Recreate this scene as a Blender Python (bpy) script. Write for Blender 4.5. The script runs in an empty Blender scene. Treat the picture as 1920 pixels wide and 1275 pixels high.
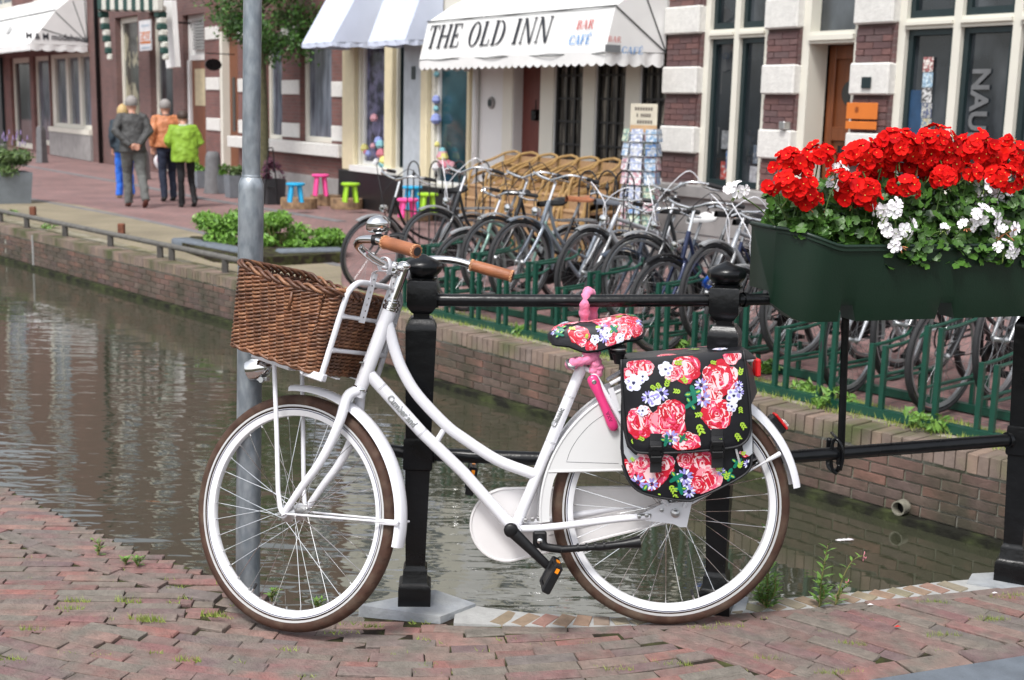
import bpy, math, random
from mathutils import Vector as V, Matrix
from mathutils import noise as mnoise
R = math.radians
random.seed(7)
SC = bpy.context.scene
COL = SC.collection
# ---------------------------------------------------------------- camera
FPX, CX, CY, HC = 2400.0, 960.0, 637.5, 1.48
PITCH, ROLL = R(10.19), R(1.45)
cf = V((0, math.cos(PITCH), -math.sin(PITCH)))
r0 = V((1, 0, 0)); u0 = r0.cross(cf)
cr = r0 * math.cos(ROLL) + u0 * math.sin(ROLL)
cu = u0 * math.cos(ROLL) - r0 * math.sin(ROLL)
cam_d = bpy.data.cameras.new('camera'); cam = bpy.data.objects.new('camera', cam_d); COL.objects.link(cam)
cam.matrix_world = Matrix(((cr.x, cu.x, -cf.x, 0), (cr.y, cu.y, -cf.y, 0), (cr.z, cu.z, -cf.z, HC), (0, 0, 0, 1)))
cam_d.sensor_width = 36; cam_d.lens = 45; cam_d.clip_end = 500; cam_d.clip_start = .05
cam_d.dof.use_dof = True; cam_d.dof.focus_distance = 3.62; cam_d.dof.aperture_fstop = 5.6
SC.camera = cam
# ---------------------------------------------------------------- daylight under an overcast sky
world = bpy.data.worlds.new('World'); SC.world = world; world.use_nodes = True
wn = world.node_tree; wn.nodes.clear()
sky = wn.nodes.new('ShaderNodeTexSky'); sky.sky_type = 'NISHITA'; sky.sun_disc = False
SUN_EL, SUN_AZ = R(58), R(-155)        # azimuth from +Y, clockwise
sky.sun_elevation = SUN_EL; sky.sun_rotation = SUN_AZ
sky.air_density = 1.0; sky.dust_density = 3.0; sky.ozone_density = 1.0
hs = wn.nodes.new('ShaderNodeHueSaturation'); hs.inputs['Saturation'].default_value = .30
bg = wn.nodes.new('ShaderNodeBackground'); bg.inputs['Strength'].default_value = .135
wo = wn.nodes.new('ShaderNodeOutputWorld')
wn.links.new(sky.outputs[0], hs.inputs['Color']); wn.links.new(hs.outputs[0], bg.inputs['Color']); wn.links.new(bg.outputs[0], wo.inputs['Surface'])
sl = bpy.data.lights.new('sun', 'SUN'); sl.energy = 1.5; sl.angle = R(12); sl.color = (1, .975, .94)
so = bpy.data.objects.new('sun', sl); COL.objects.link(so)
sd = V((math.sin(SUN_AZ) * math.cos(SUN_EL), math.cos(SUN_AZ) * math.cos(SUN_EL), math.sin(SUN_EL)))
so.rotation_euler = sd.to_track_quat('Z', 'Y').to_euler(); so.location = sd * 30
SC.view_settings.view_transform = 'Standard'; SC.view_settings.look = 'None'
SC.view_settings.exposure = .84; SC.view_settings.gamma = 1; SC.view_settings.use_curve_mapping = False

# ---------------------------------------------------------------- measuring: a line of sight met with a real plane
CAM = V((0, 0, HC))
def ray(x, y): return cf + cr * ((x - CX) / FPX) - cu * ((y - CY) / FPX)
def on_z(x, y, z=0.0):
    d = ray(x, y); return CAM + d * ((z - HC) / d.z)
def on_y(x, y, Y):
    d = ray(x, y); return CAM + d * (Y / d.y)
def on_plane(x, y, o, n):
    d = ray(x, y); return CAM + d * ((o - CAM).dot(n) / d.dot(n))
def lerp(a, b, t): return a + (b - a) * t
def rnd(a, b): return random.uniform(a, b)

# ---------------------------------------------------------------- objects and mesh building
WM = {}
def tag(o, label=None, cat=None, group=None, kind=None):
    if label: o['label'] = label
    if cat: o['category'] = cat
    if group: o['group'] = group
    if kind: o['kind'] = kind
    return o
def empty(name, loc=(0, 0, 0), rz=0, label=None, cat=None, group=None, M=None):
    o = bpy.data.objects.new(name, None); COL.objects.link(o)
    M = M if M is not None else Matrix.Translation(V(loc)) @ Matrix.Rotation(rz, 4, 'Z')
    o.matrix_world = M; o.empty_display_size = .2; WM[o.name] = M
    return tag(o, label, cat, group)
def frame_m(o, x, y, z):
    return Matrix(((x[0], y[0], z[0], o[0]), (x[1], y[1], z[1], o[1]), (x[2], y[2], z[2], o[2]), (0, 0, 0, 1)))
def axis_m(o, d, up=V((0, 0, 1))):
    z = V(d).normalized()
    if abs(z.dot(up)) > .98: up = V((0, 1, 0)) if abs(z.y) < .9 else V((1, 0, 0))
    x = up.cross(z).normalized(); y = z.cross(x)
    return frame_m(V(o), x, y, z)
class MB:
    def __init__(s): s.v = []; s.f = []; s.m = []
    def add(s, vs, fs, mi=0, M=None):
        b = len(s.v)
        s.v += [M @ V(p) for p in vs] if M is not None else [V(p) for p in vs]
        s.f += [[i + b for i in f] for f in fs]; s.m += [mi] * len(fs); return s
    def box(s, lo, hi, mi=0, M=None, bev=0.0):
        x0, y0, z0 = lo; x1, y1, z1 = hi
        if bev <= 0:
            return s.add([(x0,y0,z0),(x1,y0,z0),(x1,y1,z0),(x0,y1,z0),(x0,y0,z1),(x1,y0,z1),(x1,y1,z1),(x0,y1,z1)],
                         [(0,3,2,1),(4,5,6,7),(0,1,5,4),(1,2,6,5),(2,3,7,6),(3,0,4,7)], mi, M)
        b = bev; L = [[(x0+b,y0,z0+b),(x0,y0+b,z0+b),(x0+b,y0+b,z0)], ]
        vs = []; idx = {}
        for i, X in enumerate((x0, x1)):
            for j, Y in enumerate((y0, y1)):
                for k, Z in enumerate((z0, z1)):
                    sx, sy, sz = (1, -1)[i], (1, -1)[j], (1, -1)[k]
                    idx[i, j, k] = len(vs)
                    vs += [(X, Y + sy*b, Z + sz*b), (X + sx*b, Y, Z + sz*b), (X + sx*b, Y + sy*b, Z)]
        q = lambda i, j, k, a: idx[i, j, k] + a
        fs = []
        for i in (0, 1):
            f = [q(i,0,0,0), q(i,0,1,0), q(i,1,1,0), q(i,1,0,0)]; fs.append(f if i == 0 else f[::-1])
            f = [q(0,i,0,1), q(1,i,0,1), q(1,i,1,1), q(0,i,1,1)]; fs.append(f if i == 0 else f[::-1])
            f = [q(0,0,i,2), q(0,1,i,2), q(1,1,i,2), q(1,0,i,2)]; fs.append(f if i == 0 else f[::-1])
        for i in (0, 1):
            for j in (0, 1):
                f = [q(i,j,0,0), q(i,j,1,0), q(i,j,1,1), q(i,j,0,1)]; fs.append(f if (i + j) % 2 == 0 else f[::-1])
                f = [q(i,0,j,0), q(i,0,j,2), q(i,1,j,2), q(i,1,j,0)]; fs.append(f if (i + j) % 2 == 1 else f[::-1])
                f = [q(0,i,j,1), q(0,i,j,2), q(1,i,j,2), q(1,i,j,1)]; fs.append(f if (i + j) % 2 == 0 else f[::-1])
                for k in (0, 1):
                    f = [q(i,j,k,0), q(i,j,k,1), q(i,j,k,2)]; fs.append(f if (i + j + k) % 2 == 0 else f[::-1])
        return s.add(vs, fs, mi, M)
    def quad(s, a, b, c, d, mi=0): return s.add([a, b, c, d], [(0, 1, 2, 3)], mi)
    def tube(s, pts, r, seg=8, mi=0, closed=False, cap=True, flat=None, M=None):
        pts = [V(p) for p in pts]; n = len(pts); rs = r if isinstance(r, (list, tuple)) else [r] * n
        T = []
        for i in range(n):
            a = pts[(i - 1) % n] if (i > 0 or closed) else pts[0]; b = pts[(i + 1) % n] if (i < n - 1 or closed) else pts[-1]
            t = b - a; T.append(t.normalized() if t.length > 1e-9 else V((0, 0, 1)))
        nrm = T[0].orthogonal().normalized() if flat is None else (V(flat) - T[0] * V(flat).dot(T[0])).normalized()
        vs = []; fs = []
        for i in range(n):
            if i: nrm = (nrm - T[i] * nrm.dot(T[i]))
            nrm = nrm.normalized() if nrm.length > 1e-6 else T[i].orthogonal().normalized()
            bn = T[i].cross(nrm)
            rr = rs[i]; ra, rb = rr if isinstance(rr, (list, tuple)) else (rr, rr)
            for k in range(seg):
                an = 2 * math.pi * k / seg
                vs.append(pts[i] + nrm * (math.cos(an) * ra) + bn * (math.sin(an) * rb))
        m = n if closed else n - 1
        for i in range(m):
            j = (i + 1) % n
            for k in range(seg):
                k2 = (k + 1) % seg
                fs.append((i*seg + k, i*seg + k2, j*seg + k2, j*seg + k))
        if cap and not closed:
            fs.append(tuple(range(seg))[::-1]); fs.append(tuple((n-1)*seg + k for k in range(seg)))
        return s.add(vs, fs, mi, M)
    def lathe(s, prof, seg=16, mi=0, M=None, sq=False):
        vs = []; fs = []
        for (r, z) in prof:
            for k in range(seg):
                an = 2 * math.pi * (k + (.5 if sq else 0)) / seg
                vs.append((r * math.cos(an), r * math.sin(an), z))
        for i in range(len(prof) - 1):
            for k in range(seg):
                k2 = (k + 1) % seg
                fs.append((i*seg + k, i*seg + k2, (i+1)*seg + k2, (i+1)*seg + k))
        fs.append(tuple(range(seg))[::-1]); n = len(prof) - 1
        fs.append(tuple(n*seg + k for k in range(seg)))
        return s.add(vs, fs, mi, M)
    def prism(s, poly, z0, z1, mi=0, M=None):
        n = len(poly); vs = [(p[0], p[1], z0) for p in poly] + [(p[0], p[1], z1) for p in poly]
        a = sum(poly[i][0]*poly[(i+1)%n][1] - poly[(i+1)%n][0]*poly[i][1] for i in range(n))
        fs = [tuple(range(n))[::-1], tuple(range(n, 2*n))] + [(i, (i+1) % n, (i+1) % n + n, i + n) for i in range(n)]
        if a < 0: fs = [f[::-1] for f in fs]
        return s.add(vs, fs, mi, M)
    def grid(s, fn, nu, nv, mi=0, cu_=False, cv_=False):
        vs = [fn(i / nu, j / nv) for i in range(nu + (0 if cu_ else 1)) for j in range(nv + (0 if cv_ else 1))]
        w = nv + (0 if cv_ else 1); h = nu + (0 if cu_ else 1); fs = []
        for i in range(nu):
            for j in range(nv):
                i2 = (i + 1) % h; j2 = (j + 1) % w
                fs.append((i*w + j, i2*w + j, i2*w + j2, i*w + j2))
        return s.add(vs, fs, mi)
    def build(s, name, mats, parent=None, smooth=None, local=False, **kw):
        me = bpy.data.meshes.new(name)
        vs = s.v
        if parent is not None and not local:
            inv = WM[parent.name].inverted(); vs = [inv @ p for p in vs]
        me.from_pydata([tuple(p) for p in vs], [], s.f)
        mats = mats if isinstance(mats, (list, tuple)) else [mats]
        for m in mats: me.materials.append(m)
        if len(mats) > 1: me.polygons.foreach_set('material_index', s.m)
        if smooth:
            me.polygons.foreach_set('use_smooth', [True] * len(me.polygons))
            if smooth is not True: me.set_sharp_from_angle(angle=R(smooth))
        me.update()
        return link_mesh(name, me, parent, **kw)
def link_mesh(name, me, parent=None, M=None, **kw):
    o = bpy.data.objects.new(name, me); COL.objects.link(o)
    if parent is not None:
        o.parent = parent; PM = WM[parent.name]
    else: PM = Matrix()
    if M is not None: o.matrix_local = M
    WM[o.name] = PM @ (M if M is not None else Matrix())
    return tag(o, **kw)
def spline(pts, n=6):
    P = [V(p) for p in pts]; out = []
    for i in range(len(P) - 1):
        p0 = P[i-1] if i else P[0]*2 - P[1]; p1, p2 = P[i], P[i+1]; p3 = P[i+2] if i + 2 < len(P) else P[-1]*2 - P[-2]
        for k in range(n):
            t = k / n
            out.append(.5 * ((2*p1) + (p2-p0)*t + (2*p0 - 5*p1 + 4*p2 - p3)*t*t + (3*p1 - p0 - 3*p2 + p3)*t*t*t))
    out.append(P[-1]); return out

# ---------------------------------------------------------------- materials
MATS = {}
def nd(nt, t, **kw):
    n = nt.nodes.new(t)
    for k, v in kw.items(): setattr(n, k, v)
    return n
def mat(name, col, rough=.5, metal=0.0, var=.12, vs=8.0, bump=0.0, bs=60.0, col2=None, ramp=None, spec=.5, coat=0.0, trans=0.0,
        pos=False, ior=None, dirt=None, sheen=0.0, emit=None, stretch=None, c2s=3.0, c2w=.15, subs=0.0, rvar=0.0):
    if name in MATS: return MATS[name]
    m = bpy.data.materials.new(name); m.use_nodes = True; nt = m.node_tree; L = nt.links.new
    p = nt.nodes['Principled BSDF']
    p.inputs['Roughness'].default_value = rough; p.inputs['Metallic'].default_value = metal
    p.inputs['Specular IOR Level'].default_value = spec; p.inputs['Coat Weight'].default_value = coat
    p.inputs['Coat Roughness'].default_value = .06
    if ior: p.inputs['IOR'].default_value = ior
    if trans: p.inputs['Transmission Weight'].default_value = trans
    if sheen: p.inputs['Sheen Weight'].default_value = sheen
    if emit: p.inputs['Emission Color'].default_value = (*emit[0], 1); p.inputs['Emission Strength'].default_value = emit[1]
    if subs: p.inputs['Subsurface Weight'].default_value = subs; p.inputs['Subsurface Scale'].default_value = .02
    if pos:
        co = nd(nt, 'ShaderNodeNewGeometry').outputs['Position']
    else:
        co = nd(nt, 'ShaderNodeTexCoord').outputs['Object']
    if stretch:
        mp = nd(nt, 'ShaderNodeMapping'); mp.inputs['Scale'].default_value = stretch; L(co, mp.inputs['Vector']); co = mp.outputs[0]
    if ramp:      # one colour for each separate piece
        gi = nd(nt, 'ShaderNodeNewGeometry'); oi = nd(nt, 'ShaderNodeObjectInfo')
        ad = nd(nt, 'ShaderNodeMath', operation='ADD'); L(gi.outputs['Random Per Island'], ad.inputs[0]); L(oi.outputs['Random'], ad.inputs[1])
        fr = nd(nt, 'ShaderNodeMath', operation='FRACT'); L(ad.outputs[0], fr.inputs[0])
        cr_ = nd(nt, 'ShaderNodeValToRGB'); cr_.color_ramp.interpolation = 'LINEAR'
        els = cr_.color_ramp.elements
        while len(els) < len(ramp): els.new(.5)
        for i, c in enumerate(ramp): els[i].position = i / (len(ramp) - 1); els[i].color = (*c, 1)
        L(fr.outputs[0], cr_.inputs[0]); base = cr_.outputs[0]
    else:
        rg = nd(nt, 'ShaderNodeRGB'); rg.outputs[0].default_value = (*col, 1); base = rg.outputs[0]
    if col2:
        n2 = nd(nt, 'ShaderNodeTexNoise'); n2.inputs['Scale'].default_value = c2s; n2.inputs['Detail'].default_value = 6; L(co, n2.inputs['Vector'])
        mr = nd(nt, 'ShaderNodeMapRange'); mr.inputs['From Min'].default_value = .5 - c2w + (dirt or 0); mr.inputs['From Max'].default_value = .5 + c2w + (dirt or 0)
        L(n2.outputs[0], mr.inputs[0])
        mx = nd(nt, 'ShaderNodeMix', data_type='RGBA'); L(mr.outputs[0], mx.inputs[0]); L(base, mx.inputs[6]); mx.inputs[7].default_value = (*col2, 1); base = mx.outputs[2]
    if var:
        n1 = nd(nt, 'ShaderNodeTexNoise'); n1.inputs['Scale'].default_value = vs; n1.inputs['Detail'].default_value = 5; L(co, n1.inputs['Vector'])
        mr = nd(nt, 'ShaderNodeMapRange'); mr.inputs['From Min'].default_value = .25; mr.inputs['From Max'].default_value = .75
        mr.inputs['To Min'].default_value = 1 - var; mr.inputs['To Max'].default_value = 1 + var; L(n1.outputs[0], mr.inputs[0])
        h = nd(nt, 'ShaderNodeHueSaturation'); L(mr.outputs[0], h.inputs['Value']); L(base, h.inputs['Color']); base = h.outputs[0]
        if rvar:
            m2 = nd(nt, 'ShaderNodeMapRange'); m2.inputs['To Min'].default_value = max(0, rough - rvar); m2.inputs['To Max'].default_value = min(1, rough + rvar)
            L(n1.outputs[0], m2.inputs[0]); L(m2.outputs[0], p.inputs['Roughness'])
    L(base, p.inputs['Base Color'])
    if bump:
        nb = nd(nt, 'ShaderNodeTexNoise'); nb.inputs['Scale'].default_value = bs; nb.inputs['Detail'].default_value = 4; L(co, nb.inputs['Vector'])
        b = nd(nt, 'ShaderNodeBump'); b.inputs['Strength'].default_value = bump; b.inputs['Distance'].default_value = .01; L(nb.outputs[0], b.inputs['Height']); L(b.outputs[0], p.inputs['Normal'])
    MATS[name] = m; return m
white_paint = mat('white_paint', (.76, .76, .80), .20, var=.05, coat=.35, vs=3, col2=(.60, .58, .55), c2s=14, c2w=.05, dirt=.20)
chrome = mat('chrome', (.78, .78, .78), .10, 1, var=.04)
steel = mat('steel', (.5, .5, .5), .3, .9, var=.1)
black_rubber = mat('black_rubber', (.022, .022, .024), .6, var=.2)
brown_rubber = mat('brown_rubber', (.058, .028, .019), .7, var=.3, vs=30, bump=.15, bs=300, col2=(.10, .07, .05), c2s=18, dirt=.08, spec=.3)
black_paint = mat('black_paint', (.0035, .004, .005), .30, var=.3, coat=.10, bump=.22, bs=35, spec=.30, rvar=.12)
black_plastic = mat('black_plastic', (.007, .007, .008), .38, var=.1, bump=.05, spec=.35)
galv = mat('galvanised', (.20, .23, .26), .42, .45, var=.28, vs=22, col2=(.31, .34, .37), c2s=30, c2w=.1, bump=.15, bs=60, stretch=(1, 1, .45))
stone_grey = mat('bluestone', (.24, .26, .29), .8, var=.2, vs=14, bump=.3, bs=120, col2=(.36, .37, .37), c2s=6)
# ================================================================ THE SETTING: water, quays, ground
GF, GW = -.20, -.66          # far street level, water level
PQ = [(.30,.115,.10),(.21,.10,.09),(.20,.13,.12),(.27,.11,.10),(.17,.12,.115),(.24,.14,.12),(.20,.15,.13),(.28,.14,.12),(.22,.12,.11),(.17,.10,.10),(.25,.10,.095),(.19,.145,.12)]
brick_pave = mat('paving_brick', (0,0,0), .82, ramp=[tuple(c*k for c,k in zip(col,(.92,1.12,1.12))) for col in PQ], var=.22, vs=28, bump=.6, bs=110, pos=True, col2=(.16,.145,.125), c2s=9, c2w=.16, dirt=.05, spec=.2)
brick_cope = mat('cope_brick', (0,0,0), .85, ramp=[(.25,.21,.14),(.27,.17,.12),(.21,.20,.13),(.28,.14,.12),(.23,.20,.15),(.26,.22,.15)], var=.2, vs=24, bump=.35, bs=140, pos=True)
brick_wall = mat('quay_brick', (0,0,0), .85, ramp=[(.10,.062,.052),(.135,.078,.062),(.17,.088,.066),(.11,.075,.062),(.14,.10,.08),(.09,.06,.055),(.155,.09,.07)], var=.25, vs=18, bump=.4, bs=90, pos=True, col2=(.05,.043,.028), c2s=3.5, c2w=.14, dirt=.02)
brick_cap = mat('quay_cap_brick', (0,0,0), .85, ramp=[(.20,.15,.12),(.16,.12,.10),(.24,.17,.13),(.18,.14,.12)], var=.25, vs=14, bump=.4, bs=90, pos=True, col2=(.07,.08,.03), c2s=3.5, c2w=.12, dirt=.06)
mortar = mat('mortar', (.26,.25,.22), .95, var=.2, bump=.3, bs=80, pos=True, col2=(.09,.10,.06), c2s=4)
soil = mat('joint_soil', (.028,.022,.018), .95, var=.3, bump=.4, pos=True, col2=(.075,.085,.03), c2s=14, dirt=.09, spec=.1)
moss = mat('moss_sand', (.15,.135,.07), .95, var=.35, vs=10, bump=.5, bs=60, pos=True, col2=(.27,.245,.19), c2s=4, c2w=.12)

def interp(P, x):
    for a, b in zip(P, P[1:]):
        if a[0] <= x <= b[0]: return lerp(a[1], b[1], (x - a[0]) / (b[0] - a[0]))
    return P[0][1] if x < P[0][0] else P[-1][1]
K = .943
EDGE = [(-30, 34), (-9, 13.2), (-5.5, 9.0), (-2.8, 5.72)] + [(a, b) for a, b in [(-1.966,4.765),(-1.77,4.59),(-1.544,4.355),(-1.446,4.27),(-1.289,4.13),(-1.126,4.03),(-1.023,3.94),(-.938,3.9),(-.76,3.766),(-.685,3.683),(-.588,3.62),(-.53,3.60),(-.44,3.64),(-.22,3.78),(-.09,3.675),(.085,3.63),(.244,3.626),(.403,3.61),(.62,3.70),(.854,3.80),(.99,3.836),(1.18,3.89),(1.39,3.975),(1.654,4.05)]] + [(2.6, 4.25), (3.1, 3.9), (30, -25)]
INNER = [(-.15,3.545),(.083,3.535),(.24,3.54),(.40,3.565),(.705,3.672),(.924,3.725),(1.187,3.818),(1.46,3.90),(1.62,3.953),(2.2,4.08),(2.6,4.13)]
edge_y = lambda x: interp(EDGE, x)
inner_y = lambda x: interp(INNER, x)
STONE = [(-.44,3.64),(-.22,3.78),(-.09,3.675),(-.19,3.566)]
def inpoly(p, P):
    c = False; n = len(P)
    for i in range(n):
        a, b = P[i], P[(i+1) % n]
        if (a[1] > p[1]) != (b[1] > p[1]) and p[0] < (b[0]-a[0]) * (p[1]-a[1]) / (b[1]-a[1]) + a[0]: c = not c
    return c
# the near ground: one sheet reaching away behind the camera, cut off at the quay edge, 22 mm under the brick tops
land = MB()
poly = [(x, y) for x, y in EDGE] + [(60, -60), (-60, -60), (-60, 34)]
land.prism(poly, GW - 1.2, -.085)
def gz(x, y): return -.034 * math.exp(-(((x + .62) / .42) ** 2 + ((y - 3.56) / .30) ** 2))
NX = 150
def lg(i, j):
    x = lerp(-7, 5, i); ey = edge_y(x) - .001; y = lerp(-3, min(ey, 9), j ** .6); return V((x, y, gz(x, y) - .0055))
land.grid(lg, NX, 60)
for i in range(NX):
    x0, x1 = lerp(-7, 5, i / NX), lerp(-7, 5, (i + 1) / NX)
    y0, y1 = min(9, edge_y(x0) - .001), min(9, edge_y(x1) - .001); land.quad(V((x0, y0, gz(x0, y0) - .0085)), V((x1, y1, gz(x1, y1) - .0085)), V((x1, y1, -.09)), V((x0, y0, -.09)))
land.build('ground', soil, kind='structure', label='earth bed under the brick pavement on the near quay')
# water and canal bed
wm = bpy.data.materials.new('canal_water'); wm.use_nodes = True; nt = wm.node_tree; L = nt.links.new
p = nt.nodes['Principled BSDF']; p.inputs['Base Color'].default_value = (.040, .042, .026, 1); p.inputs['Roughness'].default_value = .0; p.inputs['IOR'].default_value = 2.8
g = nd(nt, 'ShaderNodeNewGeometry'); hts = []
for sc_, st, det in (((1.2, 5.5, 1), 1.15, 1), ((5.0, 15, 1), .42, 1), ((.30, 1.3, 1), 1.6, 0)):
    mp = nd(nt, 'ShaderNodeMapping'); mp.inputs['Scale'].default_value = sc_; mp.inputs['Rotation'].default_value = (0, 0, R(6)); L(g.outputs['Position'], mp.inputs[0])
    n = nd(nt, 'ShaderNodeTexNoise'); n.inputs['Scale'].default_value = 1.0; n.inputs['Detail'].default_value = det; n.inputs['Distortion'].default_value = .6; L(mp.outputs[0], n.inputs['Vector'])
    mu = nd(nt, 'ShaderNodeMath', operation='MULTIPLY'); mu.inputs[1].default_value = st; L(n.outputs[0], mu.inputs[0]); hts.append(mu)
a1 = nd(nt, 'ShaderNodeMath', operation='ADD'); L(hts[0].outputs[0], a1.inputs[0]); L(hts[1].outputs[0], a1.inputs[1])
a2 = nd(nt, 'ShaderNodeMath', operation='ADD'); L(a1.outputs[0], a2.inputs[0]); L(hts[2].outputs[0], a2.inputs[1])
sxw = nd(nt, 'ShaderNodeSeparateXYZ'); L(g.outputs['Position'], sxw.inputs[0]); mrw = nd(nt, 'ShaderNodeMapRange'); mrw.inputs['From Min'].default_value = .3; mrw.inputs['From Max'].default_value = 1.15; mrw.inputs['To Min'].default_value = 1; mrw.inputs['To Max'].default_value = .10; L(sxw.outputs[0], mrw.inputs[0])
mw0 = nd(nt, 'ShaderNodeMath', operation='MULTIPLY'); mry = nd(nt, 'ShaderNodeMapRange'); mry.inputs['From Min'].default_value = 4.6; mry.inputs['From Max'].default_value = 10; mry.inputs['To Min'].default_value = 1.0; mry.inputs['To Max'].default_value = .30; L(sxw.outputs[1], mry.inputs[0]); L(mry.outputs[0], mw0.inputs[1]); L(a2.outputs[0], mw0.inputs[0])
mw = nd(nt, 'ShaderNodeMath', operation='MULTIPLY'); L(mw0.outputs[0], mw.inputs[0]); L(mrw.outputs[0], mw.inputs[1])
b = nd(nt, 'ShaderNodeBump'); b.inputs['Strength'].default_value = 1; b.inputs['Distance'].default_value = .0085; L(mw.outputs[0], b.inputs['Height']); L(b.outputs[0], p.inputs['Normal'])
w = MB(); w.quad((-80, -30, GW), (80, -30, GW), (80, 90, GW), (-80, 90, GW)); w.build('water', wm, kind='structure', label='brown green canal water with small ripples')
w = MB(); w.quad((-120, -120, GW - 1.3), (160, -120, GW - 1.3), (160, 160, GW - 1.3), (-120, 160, GW - 1.3)); w.build('canal_bed', soil, kind='structure', label='muddy bed below the canal water')

# ---- brick makers
def brick_mesh(name, l, w, h, m, wob=.0020, bev=.0026):
    """one worn brick, length along x, top at z = 0"""
    v = []
    cs = [(-l/2, -w/2), (l/2, -w/2), (l/2, w/2), (-l/2, w/2)]
    for (z, ins) in ((-h, 0), (-bev, 0), (0, bev)):
        for (x, y) in cs:
            v.append((x - math.copysign(ins, x) + rnd(-wob, wob), y - math.copysign(ins, y) + rnd(-wob, wob) * .6, z + (rnd(-.0015, .0015) if z > -h else 0)))
    f = [(8, 9, 10, 11)] + [(i, (i+1) % 4, (i+1) % 4 + 4, i + 4) for i in range(4)] + [(i+4, (i+1) % 4 + 4, (i+1) % 4 + 8, i + 8) for i in range(4)]
    me = bpy.data.meshes.new(name); me.from_pydata(v, [], f); me.materials.append(m); me.update(); return me
def place_bricks(items, parent, m, stuff_name, stuff_label, limit=300, score=None, name='brick'):
    """items: (Matrix, (l, w, h)); the nearest become objects, the rest one joined part"""
    items.sort(key=score or (lambda it: (it[0].translation - V((0, 3.2, 0))).length))
    cache = {}
    inv = WM[parent.name].inverted()
    for M, s in items[:limit]:
        k = (s, random.randrange(5))
        if k not in cache: cache[k] = brick_mesh(name, s[0], s[1], s[2], m)
        link_mesh(name, cache[k], parent, M=inv @ M)
    mb = MB()
    for M, s in items[limit:]:
        k = (s, random.randrange(5))
        if k not in cache: cache[k] = brick_mesh(name, s[0], s[1], s[2], m)
        me = cache[k]; mb.add([v.co for v in me.vertices], [tuple(p.vertices) for p in me.polygons], 0, M)
    if mb.v: mb.build(stuff_name, m, parent, kind='stuff', label=stuff_label)
def flat_m(x, y, z, ang, tilt=.010):
    return Matrix.Translation((x, y, z + gz(x, y))) @ Matrix.Rotation(ang, 4, 'Z') @ Matrix.Rotation(rnd(-tilt, tilt), 4, 'X') @ Matrix.Rotation(rnd(-tilt, tilt) * .5, 4, 'Y')

# ---- the brick pavement on this side of the canal
pave = empty('pavement', (0, 3.2, 0)); pave['kind'] = 'structure'; pave['label'] = 'red brick pavement of worn clinkers on the near quay'
COURSE = [on_z(x, y) for x, y in [(-500, 870), (-200, 935), (0, 998), (84, 1029), (124, 1040), (173, 1057), (248, 1081), (341, 1103), (412, 1114), (470, 1122)]]
CA = [tuple(on_z(x, y).xy) for x, y in [(-400, 1215), (0, 1197), (100, 1182), (227, 1165), (300, 1155), (333, 1150), (377, 1141), (430, 1125), (480, 1095)]]
AB0, AB1 = on_z(1180, 1178), on_z(1457, 1272)
KB0, KB1 = on_z(1400, 1303), on_z(1920, 1222)
def dist_line(p, P):
    best = 9
    for a, b in zip(P, P[1:]):
        a2, b2 = V((a[0], a[1])), V((b[0], b[1])); ab = b2 - a2
        t = max(0, min(1, (p - a2).dot(ab) / ab.length_squared)); best = min(best, (a2 + ab*t - p).length)
    return best
def side(p, a, b): return (b.x-a.x)*(p[1]-a.y) - (b.y-a.y)*(p[0]-a.x)
def region(x, y):
    if y > edge_y(x) - .004: return None
    if x > -.16 and y > inner_y(x) - .05: return None
    if inpoly((x, y), [(-.46,3.63),(-.22,3.83),(-.05,3.7),(-.18,3.545)]): return None
    if side((x, y), KB0, KB1) < .05 * (KB1-KB0).length and x > .3: return 'K'
    if x < -.62 and y > interp(CA, x): return 'C'
    if side((x, y), AB0, AB1) > 0 and x > .1: return 'B'
    return 'A'
items = []
# A: gently waving stretcher rows
wA = .0520; c_ = lambda x: .225 * (x + .35)**2
for k in range(-30, 28):
    x = -3.2 + rnd(0, .2)
    while x < 2.6:
        l = random.choice((.198, .198, .198, .193, .15, .105)) ; xm = x + l/2
        xx = max(-1.6, min(.7, xm))
        y = 3.10 + k * wA + c_(xx) + (xm - xx) * .45*(xx+.35)
        if region(x + .015, y) != 'A': x += .02; continue
        while l > .08 and (region(x + l*.9, y) != 'A' or region(xm, y) != 'A'): l -= .02; xm = x + l/2
        l = round(l, 3)
        if region(xm, y) == 'A' or (region(xm, y) == 'A' and y < 3.2 and xm > -1.5):
            sl_ = math.atan(.45*(xx+.35)); cs_a = round(math.cos(sl_) * 50) / 50; items.append((flat_m(x + l*cs_a/2, y + rnd(-.002, .002), rnd(-.004, .003), sl_ + rnd(-.015, .015)), (round(l - .002, 4), round(.0505*cs_a, 4), .07)))
            x += l*(cs_a - 1)
        x += l
# B: rows running away to the right
db = (AB1 - AB0).xy.normalized(); nb_ = V((-db.y, db.x)); angB = math.atan2(db.y, db.x); wB = .0565
for k in range(0, 60):
    t = -3 + (k % 2) * .1 + rnd(0, .03)
    while t < 3:
        l = random.choice((.205, .205, .205, .15)); q0 = AB0.xy + nb_ * (wB * (k + .5)); RB = lambda t_: region(*(q0 + db * t_)) == 'B'
        if not RB(t + .012): t += .015; continue
        while l > .05 and not RB(t + l - .012): l -= .015
        l = round(l, 3); q = q0 + db * (t + l/2)
        if q.x < 3.2 and l > .05: items.append((flat_m(q.x, q.y, rnd(-.004, .003), angB + rnd(-.015, .015)), (round(l - .002, 4), .0545, .07)))
        t += l
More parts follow.
